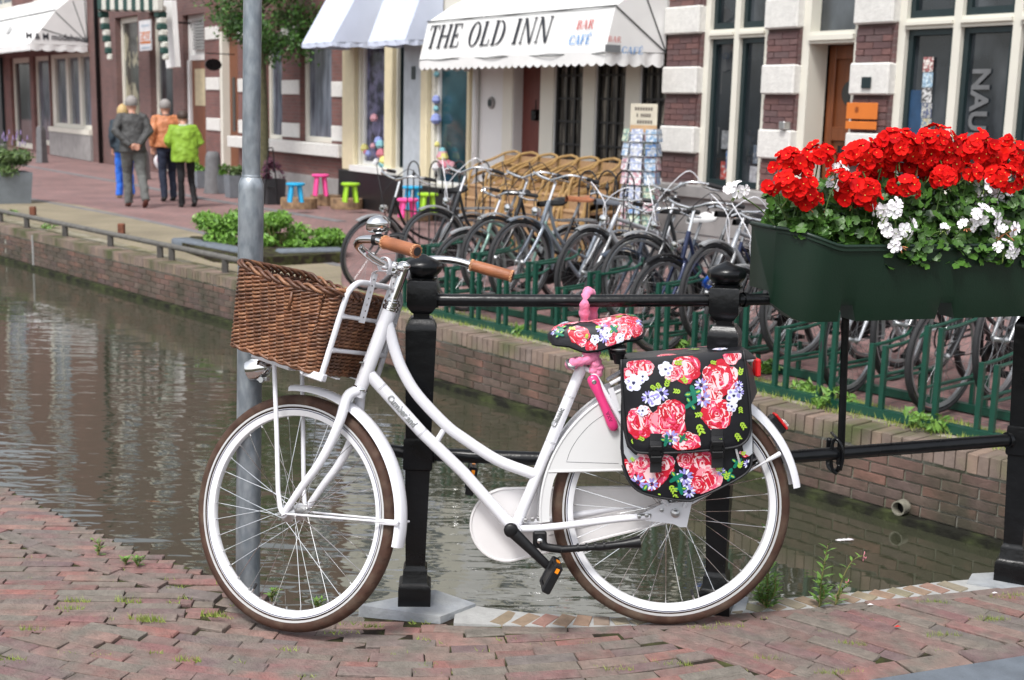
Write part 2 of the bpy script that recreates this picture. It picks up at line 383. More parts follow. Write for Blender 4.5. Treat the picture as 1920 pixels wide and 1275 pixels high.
# C: narrow bricks laid on edge in long level rows
for k in range(0, 84):
    x = -4.2 + rnd(0, .2)
    while x < -.55:
        l = random.choice((.205, .205, .2, .2, .16)); xm = x + l/2; y = 3.40 + k * .0400 + .035 * (xm + .8)
        CC = lambda x_: region(x_, y) == 'C' and dist_line(V((x_, y)), COURSE) > .036
        if not CC(x + .01): x += .015; continue
        while l > .03 and not CC(x + l - .004): l -= .006
        xm = x + l/2; l = round(l, 3)
        if l > .03 and region(xm, y) == 'C':
            items.append((flat_m(xm, y, rnd(-.004, .003), .035 + rnd(-.02, .02)), (round(l - .002, 4), .0382, .07)))
        x += l
def along(P, step, off=0):
    out = []; acc = off
    for a, b in zip(P, P[1:]):
        a = V((a[0], a[1])); b = V((b[0], b[1])); Ln = (b - a).length; d = (b - a) / Ln
        while acc < Ln: out.append((a + d*acc, math.atan2(d.y, d.x))); acc += step
        acc -= Ln
    return out
for q, an in along(COURSE, .202, .05): items.append((flat_m(q.x, q.y, .002, an), (.2, .055, .07)))
for q, an in along([KB0.xy - (KB1-KB0).xy*.5, KB1.xy + (KB1-KB0).xy], .209, .02):
    n_ = V((-math.sin(an), math.cos(an))); q = q + n_ * .02
    items.append((flat_m(q.x, q.y, .001, an), (.2, .078, .07)))
edge_row = [(x, inner_y(x) - .028) for x in [-.14 + .05*i for i in range(56)]]
for q, an in along(edge_row, .196, .03): items.append((flat_m(q.x, q.y, -.001, an, .004), (.19, .045, .07)))
place_bricks([it for it in items], pave, brick_pave, 'far_bricks', 'smaller looking bricks of the pavement')
# blue stone kerb at the right foot of the picture
kb = MB(); d = (KB1 - KB0).xy.normalized(); n_ = V((-d.y, d.x)); a = KB0.xy - d*2.2; 
for i in range(5):
    s0 = a + d * (i*1.2) - n_*.024; 
    M = frame_m((s0.x, s0.y, 0), (d.x, d.y, 0), (n_.x, n_.y, 0), (0, 0, 1))
    kb = MB(); kb.box((.004, -.30, -.12), (1.196, 0, .006), 0, M, .008); kb.build('kerb_stone', mat('dark_bluestone', (.12, .14, .165), .75, var=.2, vs=14, bump=.3, bs=120), pave)
# cope of the near quay: bricks bedded crosswise in wide pale mortar
pale_mortar = mat('pale_mortar', (.36, .36, .35), .9, var=.12, vs=30, bump=.3, bs=100, pos=True)
cope = empty('quay_cope', (.6, 3.7, 0)); cope['kind'] = 'structure'; cope['label'] = 'curved brick cope with wide pale mortar on the near quay'
mb = MB(); P = [(-.15 + .05*i) for i in range(56)]
for x0, x1 in zip(P, P[1:]):
    mb.prism([(x0, inner_y(x0)), (x1, inner_y(x1)), (x1, edge_y(x1) + .002), (x0, edge_y(x0) + .002)], -.12, -.004)
mb.build('mortar_bed', pale_mortar, cope)
its = []; x = -.09; i = 0
while x < 1.50:
    yi, yo = inner_y(x) + .008, edge_y(x) - .004; an = math.atan((inner_y(x + .05) - inner_y(x - .05)) / .1) + R(90) + R(-20 if x < .3 else 26)*(1 if x < .3 else -1) * (-1)
    sk = lerp(.055, -.055, max(0, min(1, (x - .05) / .5)))
    a = V((x, yi)); bb = V((x + sk, edge_y(x + sk) - .006)); m_ = (a + bb) / 2; l = (bb - a).length
    its.append((flat_m(m_.x, m_.y, 0, math.atan2(bb.y - a.y, bb.x - a.x), .004), (round(l, 3), .047, .06)))
    x += .0625; i += 1
place_bricks(its, cope, brick_cope, 'cope_bricks', 'cope bricks')
# foundation stones under the railing posts
for k, P in enumerate((STONE, [(.56,3.64),(.73,3.69),(.76,3.80),(.60,3.79)], [(1.50,3.97),(1.60,3.93),(1.86,4.0),(1.84,4.12),(1.55,4.06)])):
    mb = MB(); mb.prism(P, -.2, .006 if k == 0 else .001); o = mb.build('foundation_stone', stone_grey, cope)
# the quay face below the near edge
near_face = mat('near_quay_face', (.10, .075, .06), .9, var=.3, bump=.5, pos=True)

# ---- the far quay wall
Q = [(-22, 33.5), (-9.6, 20.0), (-6.8, 16.95), (-2.75, 12.35), (-.56, 9.82), (1.63, 7.22), (2.60, 6.15), (6.5, 1.9), (14, -7)]
Qv = [V(q) for q in Q]
def q_off(P, n, d):
    """polyline moved d to the land side"""
    out = []
    for i, q in enumerate(P):
        a = P[max(0, i-1)]; b_ = P[min(len(P)-1, i+1)]; t = (b_ - a).normalized(); out.append(q + V((-t.y, t.x)) * d)
    return out
street = MB()
street.prism([(-22, 34.1)] + [tuple(q.xy if hasattr(q,'xy') else q) for q in q_off([V(q) for q in Q], 0, .20)] + [(60, -7), (60, 90), (-60, 90), (-60, 34.1)], GW - 1.2, GF - .006)
def brick_tex(name, cols, w_, h_, rot, rough=.85, mort=(.12, .10, .09), msz=.006):
    m = bpy.data.materials.new(name); m.use_nodes = True; nt = m.node_tree; L = nt.links.new; p = nt.nodes['Principled BSDF']; p.inputs['Roughness'].default_value = rough
    g = nd(nt, 'ShaderNodeNewGeometry'); mp = nd(nt, 'ShaderNodeMapping'); mp.inputs['Rotation'].default_value = rot; L(g.outputs['Position'], mp.inputs[0])
    bt = nd(nt, 'ShaderNodeTexBrick'); bt.inputs['Scale'].default_value = 1; bt.inputs['Brick Width'].default_value = w_; bt.inputs['Row Height'].default_value = h_
    bt.inputs['Mortar Size'].default_value = msz; bt.inputs['Color1'].default_value = (*cols[0], 1); bt.inputs['Color2'].default_value = (*cols[1], 1); bt.inputs['Mortar'].default_value = (*mort, 1)
    L(mp.outputs[0], bt.inputs['Vector'])
    n = nd(nt, 'ShaderNodeTexNoise'); n.inputs['Scale'].default_value = 1.3; n.inputs['Detail'].default_value = 8; L(g.outputs['Position'], n.inputs['Vector'])
    mr = nd(nt, 'ShaderNodeMapRange'); mr.inputs['From Min'].default_value = .3; mr.inputs['From Max'].default_value = .7; mr.inputs['To Min'].default_value = .8; mr.inputs['To Max'].default_value = 1.2; L(n.outputs[0], mr.inputs[0])
    h = nd(nt, 'ShaderNodeHueSaturation'); L(mr.outputs[0], h.inputs['Value']); L(bt.outputs[0], h.inputs['Color']); L(h.outputs[0], p.inputs['Base Color'])
    bp_ = nd(nt, 'ShaderNodeBump'); bp_.inputs['Strength'].default_value = .3; bp_.inputs['Distance'].default_value = .005; L(bt.outputs['Fac'], bp_.inputs['Height']); bp_.invert = True; L(bp_.outputs[0], p.inputs['Normal'])
    MATS[name] = m; return m
QD = V((2.19, -2.60)).normalized(); QN = V((-QD.y, QD.x))     # along the quay, away from the canal
qrot = (0, 0, -math.atan2(QD.y, QD.x))
street_m = brick_tex('street_clinker', ((.25, .135, .128), (.20, .118, .115)), .2, .065, qrot)
street.build('street', street_m, kind='structure', label='red brick street along the far quay in front of the shops')
def band(P0, P1, z0, z1, name, m, **kw):
    mb = MB()
    for i in range(len(P0) - 1):
        mb.prism([tuple(P0[i]), tuple(P0[i+1]), tuple(P1[i+1]), tuple(P1[i])], z0, z1)
    return mb.build(name, m, **kw)
qw = empty('quay_wall', (1.63, 7.22, GW)); qw['kind'] = 'structure'; qw['label'] = 'old brick quay wall of the far bank with soldier cope'
band(q_off(Qv, 0, .012), q_off(Qv, 0, .25), GW - .9, GF - .012, 'mortar_core', mortar, parent=qw)
DW = mat('wet_moss_ledge', (.014, .014, .010), .8, var=.4, vs=12, bump=.8, bs=40, pos=True, col2=(.045, .055, .02), c2s=6, dirt=.06, spec=.2)
band(q_off(Qv, 0, -.06), q_off(Qv, 0, .02), GW - .9, GW + .045, 'mossy_footing', DW, parent=qw)
its = []; caps = []
for a, b_ in zip(Qv[1:8], Qv[2:8]):
    t = (b_ - a).normalized(); Ln = (b_ - a).length; nn = V((-t.y, t.x))
    for c in range(7):
        s = (c % 2) * .1075
        while s < Ln:
            l = .205; q = a + t * (s + l/2); z = GW + .045 + .0315 + c * .0595
            if q.x < 4.2 and z < GF - .11:
                M = frame_m((q.x + nn.x*(rnd(0, .004)), q.y, z), (t.x, t.y, 0), (0, 0, 1), (-nn.x * -1 * -1, -nn.y, 0))
                its.append((M, (.204, .051, .06)))
            s += .214
    s = 0
    while s < Ln:
        q = a + t * s
        if q.x < 4.2:
            M = frame_m((q.x + nn.x * .098, q.y + nn.y * .098, GF + rnd(-.004, .004)), (nn.x, nn.y, 0), (-t.x, -t.y, 0), (0, 0, 1)) @ Matrix.Rotation(rnd(-.02, .02), 4, 'Z')
            caps.append((M, (.205, .055, .10)))
        s += .0625
vis = lambda it: (0 if (-.9 < it[0].translation.x < 2.75) else 5) + it[0].translation.y * .5
place_bricks(its, qw, brick_wall, 'far_wall_bricks', 'bricks of the quay wall further off', score=vis)
place_bricks(caps, qw, brick_cap, 'far_cope_bricks', 'cope bricks of the quay wall further off', score=vis, name='cope_brick')
q_, t_ = None, None
# strips of the street: mossy verge by the quay, grey stone bands
verge = [V(q) for q in Q]
b0, b1 = q_off(verge, 0, .21), q_off(verge, 0, .62)
band(b0, b1, GF - .05, GF - .001, 'mossy_verge', moss, kind='structure', label='mossy sand strip behind the quay cope')
sandy = brick_tex('sandy_clinker', ((.27, .215, .165), (.22, .18, .14)), .2, .065, (0, 0, qrot[2] + R(90)), mort=(.19, .18, .09), msz=.010)
L1 = [V((-9.0, 19.2)), V((-7.3, 17.3)), V((-3.4, 12.95)), V((-2.35, 11.6))]
sv = MB()
A_ = [on_z(x, y, GF) for x, y in [(-300, 330), (0, 366), (150, 385), (330, 425), (520, 470), (640, 500)]]
B_ = [on_z(x, y, GF) for x, y in [(-300, 365), (0, 407), (150, 436), (330, 482), (520, 530), (640, 545)]]
for i in range(5): sv.prism([tuple(A_[i].xy), tuple(A_[i+1].xy), tuple(B_[i+1].xy), tuple(B_[i].xy)], GF - .05, GF + .003)
sv.build('sandy_path', sandy, kind='structure', label='pale sandy brick path between the low rail and the street')
def px_strip(pts, wd, name, m, z, label):
    P = [on_z(x, y, GF).xy for x, y in pts]; Pa, Pb = q_off(P, 0, -wd/2), q_off(P, 0, wd/2)
    mb = MB()
    for i in range(len(P) - 1): mb.prism([tuple(Pa[i]), tuple(Pa[i+1]), tuple(Pb[i+1]), tuple(Pb[i])], GF - .03, GF + z)
    return mb.build(name, m, kind='structure', label=label)
px_strip([(-250, 262), (45, 310), (250, 346), (380, 372), (560, 402), (640, 415)], .17, 'gutter_strip', mat('worn_stone_band', (.16, .155, .16), .85, var=.25, vs=6, pos=True), .005, 'grey stone gutter strip crossing the red street')
px_strip([(-300, 328), (45, 371), (240, 407), (340, 428), (640, 499)], .12, 'kerb_strip', MATS['worn_stone_band'], .006, 'thin grey kerb strip beside the sandy path')
# ================================================================ RAILING, POLE, PLANTER
rail_o = empty('canal_railing', (.17, 3.69, 0), label='black iron canal railing of square posts and round rails, carrying bike and flower box', cat='railing')
PP = [V((-.276, 3.684, 0)), V((.640, 3.694, 0)), V((1.665, 4.023, 0)), V((2.45, 4.22, 0))]
def post(P, rot, tilt):
    M = Matrix.Translation(P) @ Matrix.Rotation(tilt, 4, 'Y') @ Matrix.Rotation(rot, 4, 'Z') @ Matrix.Diagonal((1.1, 1.1, 1, 1))
    mb = MB(); S_ = dict(seg=4, M=M, sq=False)
    mb.lathe([(.0625,0),(.0625,.058),(.060,.066),(.050,.072),(.047,.078),(.046,.112),(.043,.118),(.039,.122),(.0375,.13),(.047,.432)], **S_)
    mb.lathe([(.047,.425),(.0545,.430),(.0555,.436),(.0555,.514),(.0545,.52),(.049,.523)], **S_)
    mb.lathe([(.048,.52),(.0575,.842),(.0575,.852),(.048,.868),(.044,.871),(.040,.878),(.034,.880)], **S_)
    mb.lathe([(.030,.875),(.030,.892),(.038,.896),(.054,.915),(.055,.92),(.055,.985),(.052,.990),(.046,.992)], **S_)
    po = mb.build('post', black_paint, rail_o, smooth=35)
    cp = MB(); cp.lathe([(.036,.985),(.038,.996),(.032,1.0),(.041,1.006),(.049,1.016),(.052,1.028),(.050,1.038),(.040,1.047),(.026,1.053),(.008,1.062),(.002,1.064)], seg=8, M=M)
    cp.build('post_cap', black_paint, po, smooth=40)
    return M
PM_ = [post(PP[0], R(45 + 3), R(0.7)), post(PP[1], R(28), R(-1.2)), post(PP[2], R(17), R(-1.0)), post(PP[3], R(10), 0)]
def railseg(a, b, z0, z1, r, name, sag=0.0):
    n = 10; pts = [V((lerp(a.x, b.x, t/n), lerp(a.y, b.y, t/n), lerp(z0, z1, t/n))) + V((0, -sag * 4 * (t/n)*(1-t/n), 0)) for t in range(n + 1)]
    mb = MB(); mb.tube(pts, r, 16)
    for e in (0, -1):
        d = (pts[1] - pts[0]).normalized() * (.052 if e == 0 else -.052); mb.tube([pts[e] + d*.9, pts[e] + d*1.12], r * 1.28, 16)
    mb.build(name, black_paint, rail_o, smooth=50)
hd = [V((0, 0, 0)), V((-.012, 0, 0)), V((-.02, 0, 0)), V((0, 0, 0))]
railseg(PP[0], PP[1] + hd[1], .930, .951, .0185, 'top_rail', .02)
railseg(PP[1] + hd[1], PP[2] + hd[2], .951, .945, .0175, 'top_rail')
railseg(PP[2] + hd[2], PP[3], .945, .94, .0175, 'top_rail')
railseg(PP[0], PP[1] + hd[1]*.5, .468, .470, .0205, 'lower_rail', .03)
railseg(PP[1] + hd[1]*.5, PP[2] + hd[2]*.5, .462, .474, .0205, 'lower_rail', .0)
railseg(PP[2] + hd[2]*.5, PP[3], .474, .47, .0205, 'lower_rail')
mb = MB(); mb.tube([PP[0] + V((-.02, 0, .468)), PP[0] + V((-.07, .0, .475)), PP[0] + V((-.115, 0, .485))], .0185, 14); mb.build('rail_stub', black_paint, rail_o, smooth=50)

# galvanised pole with a thicker foot
PB = on_z(465, 1152, -.03); PB = V((PB.x * 3.75 / PB.y, 3.75, -.012))
pole = empty('steel_pole', PB, label='galvanised steel lamp pole with thicker lower tube, standing behind the front wheel', cat='pole')
tp = on_y(473.5, 0, PB.y + .01); ax = (tp - PB).normalized()
M = axis_m(PB, ax, V((0, 1, 0)))
zj = (on_y(473, 333, PB.y) - PB).length
mb = MB(); mb.lathe([(.0370, -.02), (.0370, zj - .035), (.0368, zj - .02), (.031, zj - .004), (.0262, zj + .002)], 40, M=M); mb.build('lower_tube', galv, pole, smooth=40)
mb = MB(); mb.lathe([(.0262, zj - .01), (.0262, 3.6)], 36, M=M); mb.build('upper_tube', galv, pole, smooth=40)
mb = MB(); mb.lathe([(.0275, zj - .002), (.028, zj + .004), (.0268, zj + .008)], 36, M=M); mb.build('weld_collar', galv, pole, smooth=40)

# ---- the flower box riding on the top rail
green_plastic = mat('green_plastic', (.0055, .020, .011), .40, var=.12, vs=4, bump=.06, bs=200, spec=.5)
potting = mat('potting_soil', (.03, .022, .016), .95, bump=.6, bs=40)
RA = (PP[1] + hd[1]).xy; e_ = ((PP[2] + hd[2]).xy - RA).normalized(); mI = V((e_.y, -e_.x))       # along the rail, towards the camera
def fb(a, n, z): q = RA + e_ * a + mI * n; return V((q.x, q.y, z))
box_o = empty('flower_box', fb(.63, 0, .945), label='long dark green plastic flower box saddled on the top rail, full of geraniums', cat='flower box')
A0, A1 = .125, 1.22
def rimz(a):
    d = min(a - A0, A1 - a); t = max(0, min(1, (d - .0) / .17)); t = t*t*(3 - 2*t); return lerp(1.162, 1.118, t)
def half(a):
    d = min(a - A0, A1 - a); return .136 - .105 * max(0, 1 - d / .115) ** 2.3
def back(a):
    d = min(a - A0, A1 - a); return .134 - .016 * max(0, 1 - d / .02) ** 2
stops = [0, .004, .012, .025, .04, .055, .08, .11, .14, .17, .2]
av = [A0 + s_ for s_ in stops]
for c in (.32, .66, 1.0): av += [c - .034, c - .02, c + .02, c + .034]
av += [.26, .42, .5, .58, .74, .82, .9] + [A1 - s_ for s_ in stops]; av = sorted(av)
def sect(a):
    h = half(a); zr = rimz(a); zb = .898
    d = min(a - A0, A1 - a); zb += .045 * max(0, 1 - d / .06) ** 1.5
    nt_ = any(abs(a - c) < .0205 for c in (.32, .66, 1.0)); zf = .945 if nt_ else zb
    f = lambda k: h * k
    hb_ = back(a); zi = zr - .04 if d > .013 else zr - .0006
    return [(f(1.0) + .006, zr), (f(1.0) + .006, zr - .012), (f(1.0), zr - .013), (f(.965), 1.05), (f(.93), .97), (f(.90), max(zf + .018, .93) if not nt_ else .955), (f(.86), zf),
            (f(.30), zf), (f(.24), .975), (-hb_*.95, .975), (-hb_, zr - .013), (-hb_ - .006, zr), (-hb_*.93, zr), (-hb_*.93, zi), (f(.93) - (0 if d > .013 else .001), zi), (f(.93), zr)]
mb = MB(); ss = [sect(a) for a in av]; n = len(ss[0]); vs = [fb(a, q[0], q[1]) for a, s_ in zip(av, ss) for q in s_]; fs = []
for i in range(len(av) - 1):
    for k in range(n):
        fs.append((i*n + k, (i+1)*n + k, (i+1)*n + (k+1) % n, i*n + (k+1) % n))
fs.append(tuple(range(n))); fs.append(tuple((len(av)-1)*n + k for k in range(n))[::-1])
mb.add(vs, fs); mb.build('box_shell', green_plastic, box_o, smooth=38)
mb = MB(); mb.tube([fb(a, half(a) + .002, rimz(a) + .001) for a in av], .0065, 8); mb.tube([fb(A0 - .001, nn_, rimz(A0) + .001) for nn_ in (-.115, -.06, -.03, 0, .03)], .0065, 8)
mb.tube([fb(a, -back(a) - .002, rimz(a) + .001) for a in av], .0065, 8); mb.build('rim', green_plastic, box_o, smooth=True)
mb = MB()
for a, b_ in zip(av, av[1:]): mb.quad(fb(a, half(a)*.93, rimz(a) - .035), fb(b_, half(b_)*.93, rimz(b_) - .035), fb(b_, -half(b_)*.93, rimz(b_) - .035), fb(a, -half(a)*.93, rimz(a) - .035))
mb.build('potting_soil', potting, box_o)
# iron strut that props the box from the lower rail
st = empty('box_support', fb(.50, .03, .47), label='thin black iron strut hooked over the lower rail under the flower box', cat='support')
mb = MB(); q = on_y(1576, 850, 3.80); u_ = on_y(1584, 600, 3.80)
q = V((q.x, 3.80, q.z))
M = Matrix.Identity(4)
mb.tube([V((u_.x, 3.80, .95)), V((q.x, 3.80, .50)), V((q.x, 3.80, .435))], [(.0115, .005)]*3, 8, flat=(1, 0, 0))
mb.build('bar', black_paint, st, smooth=40)
mb = MB(); hk = [V((q.x, 3.80, .435)), V((q.x - .003, 3.805, .418)), V((q.x - .010, 3.82, .408)), V((q.x - .018, 3.85, .412)), V((q.x - .020, 3.865, .43)), V((q.x - .020, 3.87, .47)), V((q.x - .020, 3.868, .50))]
mb.tube(spline(hk, 4), .008, 8); mb.build('hook', black_paint, st, smooth=True)
mb = MB(); mb.tube([V((q.x - .012, 3.79, .515)), V((q.x - .012, 3.88, .515))], .004, 6); mb.tube(spline([V((q.x - .0, 3.79, .42)), V((q.x + .004, 3.785, .47)), V((q.x - .010, 3.79, .51)), V((q.x - .024, 3.80, .51)), V((q.x - .028, 3.80, .46)), V((q.x - .022, 3.80, .42)), V((q.x - .008, 3.80, .405))], 4), .0055, 7)
mb.build('clamp_ring', black_paint, st, smooth=True)

# ---------------------------------------------------------------- geraniums
def leaf_mat(name, a, b, rough=.45):
    return mat(name, (0,0,0), rough, ramp=[a, b, tuple((x+y)/2 for x, y in zip(a, b)), tuple(min(1, x*1.25) for x in b)], var=.25, vs=40, subs=0)
ger_leaf = leaf_mat('geranium_leaf', (.020, .065, .010), (.075, .18, .024))
stem_m = mat('green_stem', (.10, .17, .045), .5)
red_petal = mat('red_petal', (0,0,0), .75, ramp=[(.66, .004, .003), (.55, .002, .003), (.74, .010, .004), (.42, .001, .005)], var=.1, vs=60, spec=.15)
white_petal = mat('white_petal', (0,0,0), .5, ramp=[(.82, .80, .82), (.86, .85, .86), (.80, .74, .80)], var=.04, vs=60)
yellow_m = mat('yellow_eye', (.6, .5, .1), .6); bud_m = mat('bud_green', (.20, .28, .07), .5); wilt_m = mat('wilted_petal', (.45, .18, .08), .7)
def leaf_me(seed):
    random.seed(seed); vs = [(0, 0, 0)]; fs = []; n = 20
    ph = rnd(0, 6)
    for k in range(n):
        a = 2*math.pi*k/n; sc = 1 + .10*math.cos(5*a + ph) + .05*math.cos(10*a)
        if k == 0: sc = .35
        vs.append((.5*sc*math.cos(a), .5*sc*math.sin(a), .045 + .025*math.sin(5*a + ph)))
    for k in range(n):
        a = 2*math.pi*k/n; sc = .6 if k else .3; vs.append((.5*sc*math.cos(a), .5*sc*math.sin(a), .0 + .012*math.sin(5*a + ph)))
    for k in range(n):
        k2 = (k+1) % n; fs.append((1+k, 1+k2, n+1+k2, n+1+k)); fs.append((0, n+1+k, n+1+k2))
    me = bpy.data.meshes.new('leaf'); me.from_pydata([(x+.18, y, z-.03) for x, y, z in vs], [], fs); me.materials.append(ger_leaf)
    me.polygons.foreach_set('use_smooth', [True]*len(me.polygons)); me.update(); return me
LEAF = [leaf_me(s) for s in range(5)]
def floret_me(m, m2, seed, narrow=.30, npet=5):
    random.seed(seed); mb = MB()
    for k in range(npet):
        a = 2*math.pi*k/npet + rnd(-.12, .12); L_ = rnd(.0165, .021); w_ = L_ * rnd(.42, .52) * (narrow / .30); cup = rnd(.0, .004); c, s_ = math.cos(a), math.sin(a)
        pr_ = [(.0, 0, 0), (L_*.45, -w_*.75, cup*.4+.001), (L_*.8, -w_, cup+.001), (L_, -w_*.45, cup+.0005), (L_*.97, 0, cup-.0015), (L_, w_*.45, cup+.0005), (L_*.8, w_, cup+.001), (L_*.45, w_*.75, cup*.4+.001), (L_*.55, 0, cup*.3-.0012)]
        vs = [(x*c - y*s_, x*s_ + y*c, z + k*.0004) for x, y, z in pr_]
        mb.add(vs, [(0, 1, 8), (1, 2, 8), (2, 3, 8), (3, 4, 8), (4, 5, 8), (5, 6, 8), (6, 7, 8), (7, 0, 8)], 0)
    mb.lathe([(.0016, -.0005), (.0018, .0022), (.0006, .0035)], 5, 1)
    me = bpy.data.meshes.new('floret'); me.from_pydata([tuple(p) for p in mb.v], [], mb.f); me.materials.append(m); me.materials.append(m2)
    me.polygons.foreach_set('material_index', mb.m); me.polygons.foreach_set('use_smooth', [True]*len(me.polygons)); me.update(); return me
FR = [floret_me(red_petal, yellow_m, 20+s, .36) for s in range(5)]
FW = [floret_me(white_petal, bud_m, 40+s, .27) for s in range(5)]
random.seed(11)
REDS = [(1482,309,33),(1535,294,26),(1487,352,38),(1510,374,25),(1612,295,38),(1629,322,22),(1604,358,36),(1628,377,20),(1684,276,40),(1693,322,43),(1695,350,26),(1752,270,38),(1757,300,40),(1786,300,27),(1768,335,24),(1812,328,22),(1832,283,36),(1852,318,26),(1886,300,42),(1880,338,30),(1570,330,16),(1440,352,14),(1895,264,11),(1655,300,22),(1722,300,28),(1935,330,32),(1960,290,36),(2000,320,36)]
WHITES = [(1383,356,19),(1567,315,16),(1578,352,27),(1456,318,9),(1668,392,25),(1682,428,28),(1687,458,13),(1836,373,23),(1878,375,21),(1841,405,26),(1811,424,15),(1886,432,20),(1882,468,20),(1846,345,15),(1918,322,13),(1770,430,8),(1950,400,24)]
rail_n = V((mI.x, mI.y, 0)); rail_e = V((e_.x, e_.y, 0)); RA3 = V((RA.x, RA.y, 0))
def head_pos(x, y, n):
    return on_plane(x, y, RA3 + rail_n * n, rail_n)
def orient(p, nrm, spin=None):
    return axis_m(p, nrm) @ Matrix.Rotation(rnd(0, 6.28) if spin is None else spin, 4, 'Z')
plants = []
def geranium(i, col, heads, lab, nleaf, a_c):
    t = empty('geranium_plant', fb(a_c, 0, 1.09), label=lab, cat='flowering plant', group='geraniums in the green flower box')
    inv = WM[t.name].inverted()
    FM_ = FR if col == 'red' else FW; sp = 36000
    sb = MB()
    for (x, y, rp) in heads:
        n = .02 + rnd(-.03, .05) if y < 385 else (.145 + (.02 if y > 440 else 0))
        if col == 'red': n = rnd(-.02, .07) if y < 330 else rnd(.07, .11)
        p = head_pos(x, y, n); rr = rp * (p - CAM).length / FPX * 1.0
        root = fb((p.xy - RA).dot(e_) + rnd(-.03, .03), min(.09, n * .6), 1.09)
        ra = (root.xy - RA).dot(e_)
        if ra < A0 + .07: root += rail_e * (A0 + .08 - ra); root -= rail_n * .05
        midp = (root + p) / 2 + V((rnd(-.01, .01), rnd(-.01, .01), .02))
        st_p = spline([root, midp, p - V((0, 0, rr * .3))], 4); sb.tube(st_p, .0022, 5)
        hd_ = MB(); core = p - V((0, 0, rr*.25))
        tp_ = []
        N = max(3, int((rr / .0135)**2 * (2.0 if col == 'red' else 1.05)))
        for k in range(N):
            zz = rnd(-.55, 1); an = rnd(0, 6.283); s_ = math.sqrt(1 - zz*zz); d = V((s_*math.cos(an), s_*math.sin(an), zz))
            if d.y > .35: d.y *= -1
            q = p + V((d.x*rr*1.04, d.y*rr*.8, d.z*rr*.78)) * rnd(.62, 1.14); tp_.append((q, (d + V((rnd(-.4, .4), rnd(-.5, .1), rnd(-.3, .4)))).normalized()))
            hd_.tube([core, q - d*.003], .0009, 4, 0, cap=False)
        for k in range(4 if col == 'white' else 2):
            d = V((rnd(-1, 1), rnd(-.6, .2), rnd(-1, .4))).normalized(); q = core + d * rr * .75; hd_.tube([core, q, q + d*.008], [.0009, .0024, .0012], 5, 1)
        ho = hd_.build('flower_head', [stem_m, bud_m if rnd(0, 1) > .3 else wilt_m], t, smooth=True)
        if col == 'red' and rr > .05:      # darker inner florets fill the ball
            pass
        for q, d in tp_:
            sc = rnd(.75, 1.2) * (1.0 if rr > .02 else .8)
            M = WM[ho.name].inverted() @ orient(q, d) @ Matrix.Scale(sc, 4); link_mesh('floret', random.choice(FM_), ho, M=M)
    for k in range(nleaf):
        a = a_c + rnd(-.09, .09); n = rnd(-.08, .15 if a > .42 else .095); z = 1.095 + rnd(0, .11) * (1.0 if n < .1 else .5) - (.03 if n > .12 else 0)
        a = max(A0 + .035, a); z += max(0, rimz(a) - 1.118) * (1 if n > -.06 else 0); p = fb(a, n, z); q = fb(a + rnd(-.02, .02), n * .5, 1.08)
        sb.tube([q, (q + p) / 2 + V((0, 0, .01)), p], .0012, 4)
        d = (V((rnd(-.6, .6), -.25 - n*3 + rnd(-.4, .3), rnd(.35, 1)))).normalized()
        link_mesh('leaf', random.choice(LEAF), t, M=inv @ orient(p, d) @ Matrix.Scale(rnd(.027, .048), 4))
    sb.build('stems', stem_m, t, smooth=True)
rx = [(1400, 1560, 'red geranium with three heads above the left end of the flower box'), (1560, 1650, 'red geranium second from the box end, beside the white cluster'),
      (1650, 1735, 'tallest red geranium in the middle in front of the door pillar'), (1735, 1800, 'red geranium in front of the hung photo strip window'), (1800, 1925, 'red geranium at the right edge of the picture with a raised bud')]
for k, (x0, x1, lab) in enumerate(rx):
    hh = [h for h in REDS if x0 <= h[0] < x1]; ac = sum(((head_pos(h[0], h[1], .03).xy - RA).dot(e_)) for h in hh) / len(hh); geranium(k, 'red', hh, lab, 34, max(ac, A0 + .07))
wx = [(1370, 1470, 'white ivy geranium leaning out past the left end of the box'), (1470, 1600, 'white geranium cluster between the two left red heads'), (1600, 1780, 'white ivy geranium hanging over the box rim in the middle'),
      (1780, 1860, 'white geranium with open clusters under the red heads near the right'), (1860, 1925, 'white geranium trailing lowest over the box front at the right edge')]
for k, (x0, x1, lab) in enumerate(wx):
    hh = [h for h in WHITES if x0 <= h[0] < x1]; ac = sum(((head_pos(h[0], h[1], .1).xy - RA).dot(e_)) for h in hh) / len(hh); geranium(k, 'white', hh, lab, 26 if k else 20, max(ac, A0 + .05))
# ivy-leaved foliage filling the box, uncountable
mb = MB(); random.seed(5)
for k in range(2300):
    a = rnd(A0 + .03, A1); n = rnd(-.13, .155); top = .205 if a > .32 else .11 + (a - A0) * .45
    z = 1.09 + (rimz(a) - 1.118) + rnd(0, 1) ** .7 * top * (1 - max(0, n - .05) * 4.5); 
    if n > .11 and a < .45: n = rnd(-.1, .1)
    if n > .12: z = 1.10 + rnd(-.03, .035)
    if n > .12 and z < 1.10 and not (a > .45 and rnd(0, 1) < .75): continue
    M = orient(fb(a, n, z), (V((rnd(-.7, .7), -.4 + rnd(-.6, .5), rnd(.1, 1))))) @ Matrix.Scale(rnd(.020, .042), 4)
    me = LEAF[k % 5]; mb.add([v.co for v in me.vertices], [tuple(p.vertices) for p in me.polygons], 0, M)
mb.build('geranium_foliage', leaf_mat('box_foliage', (.014, .045, .009), (.055, .135, .018)), smooth=True, kind='stuff', label='mass of green geranium leaves filling the flower box')

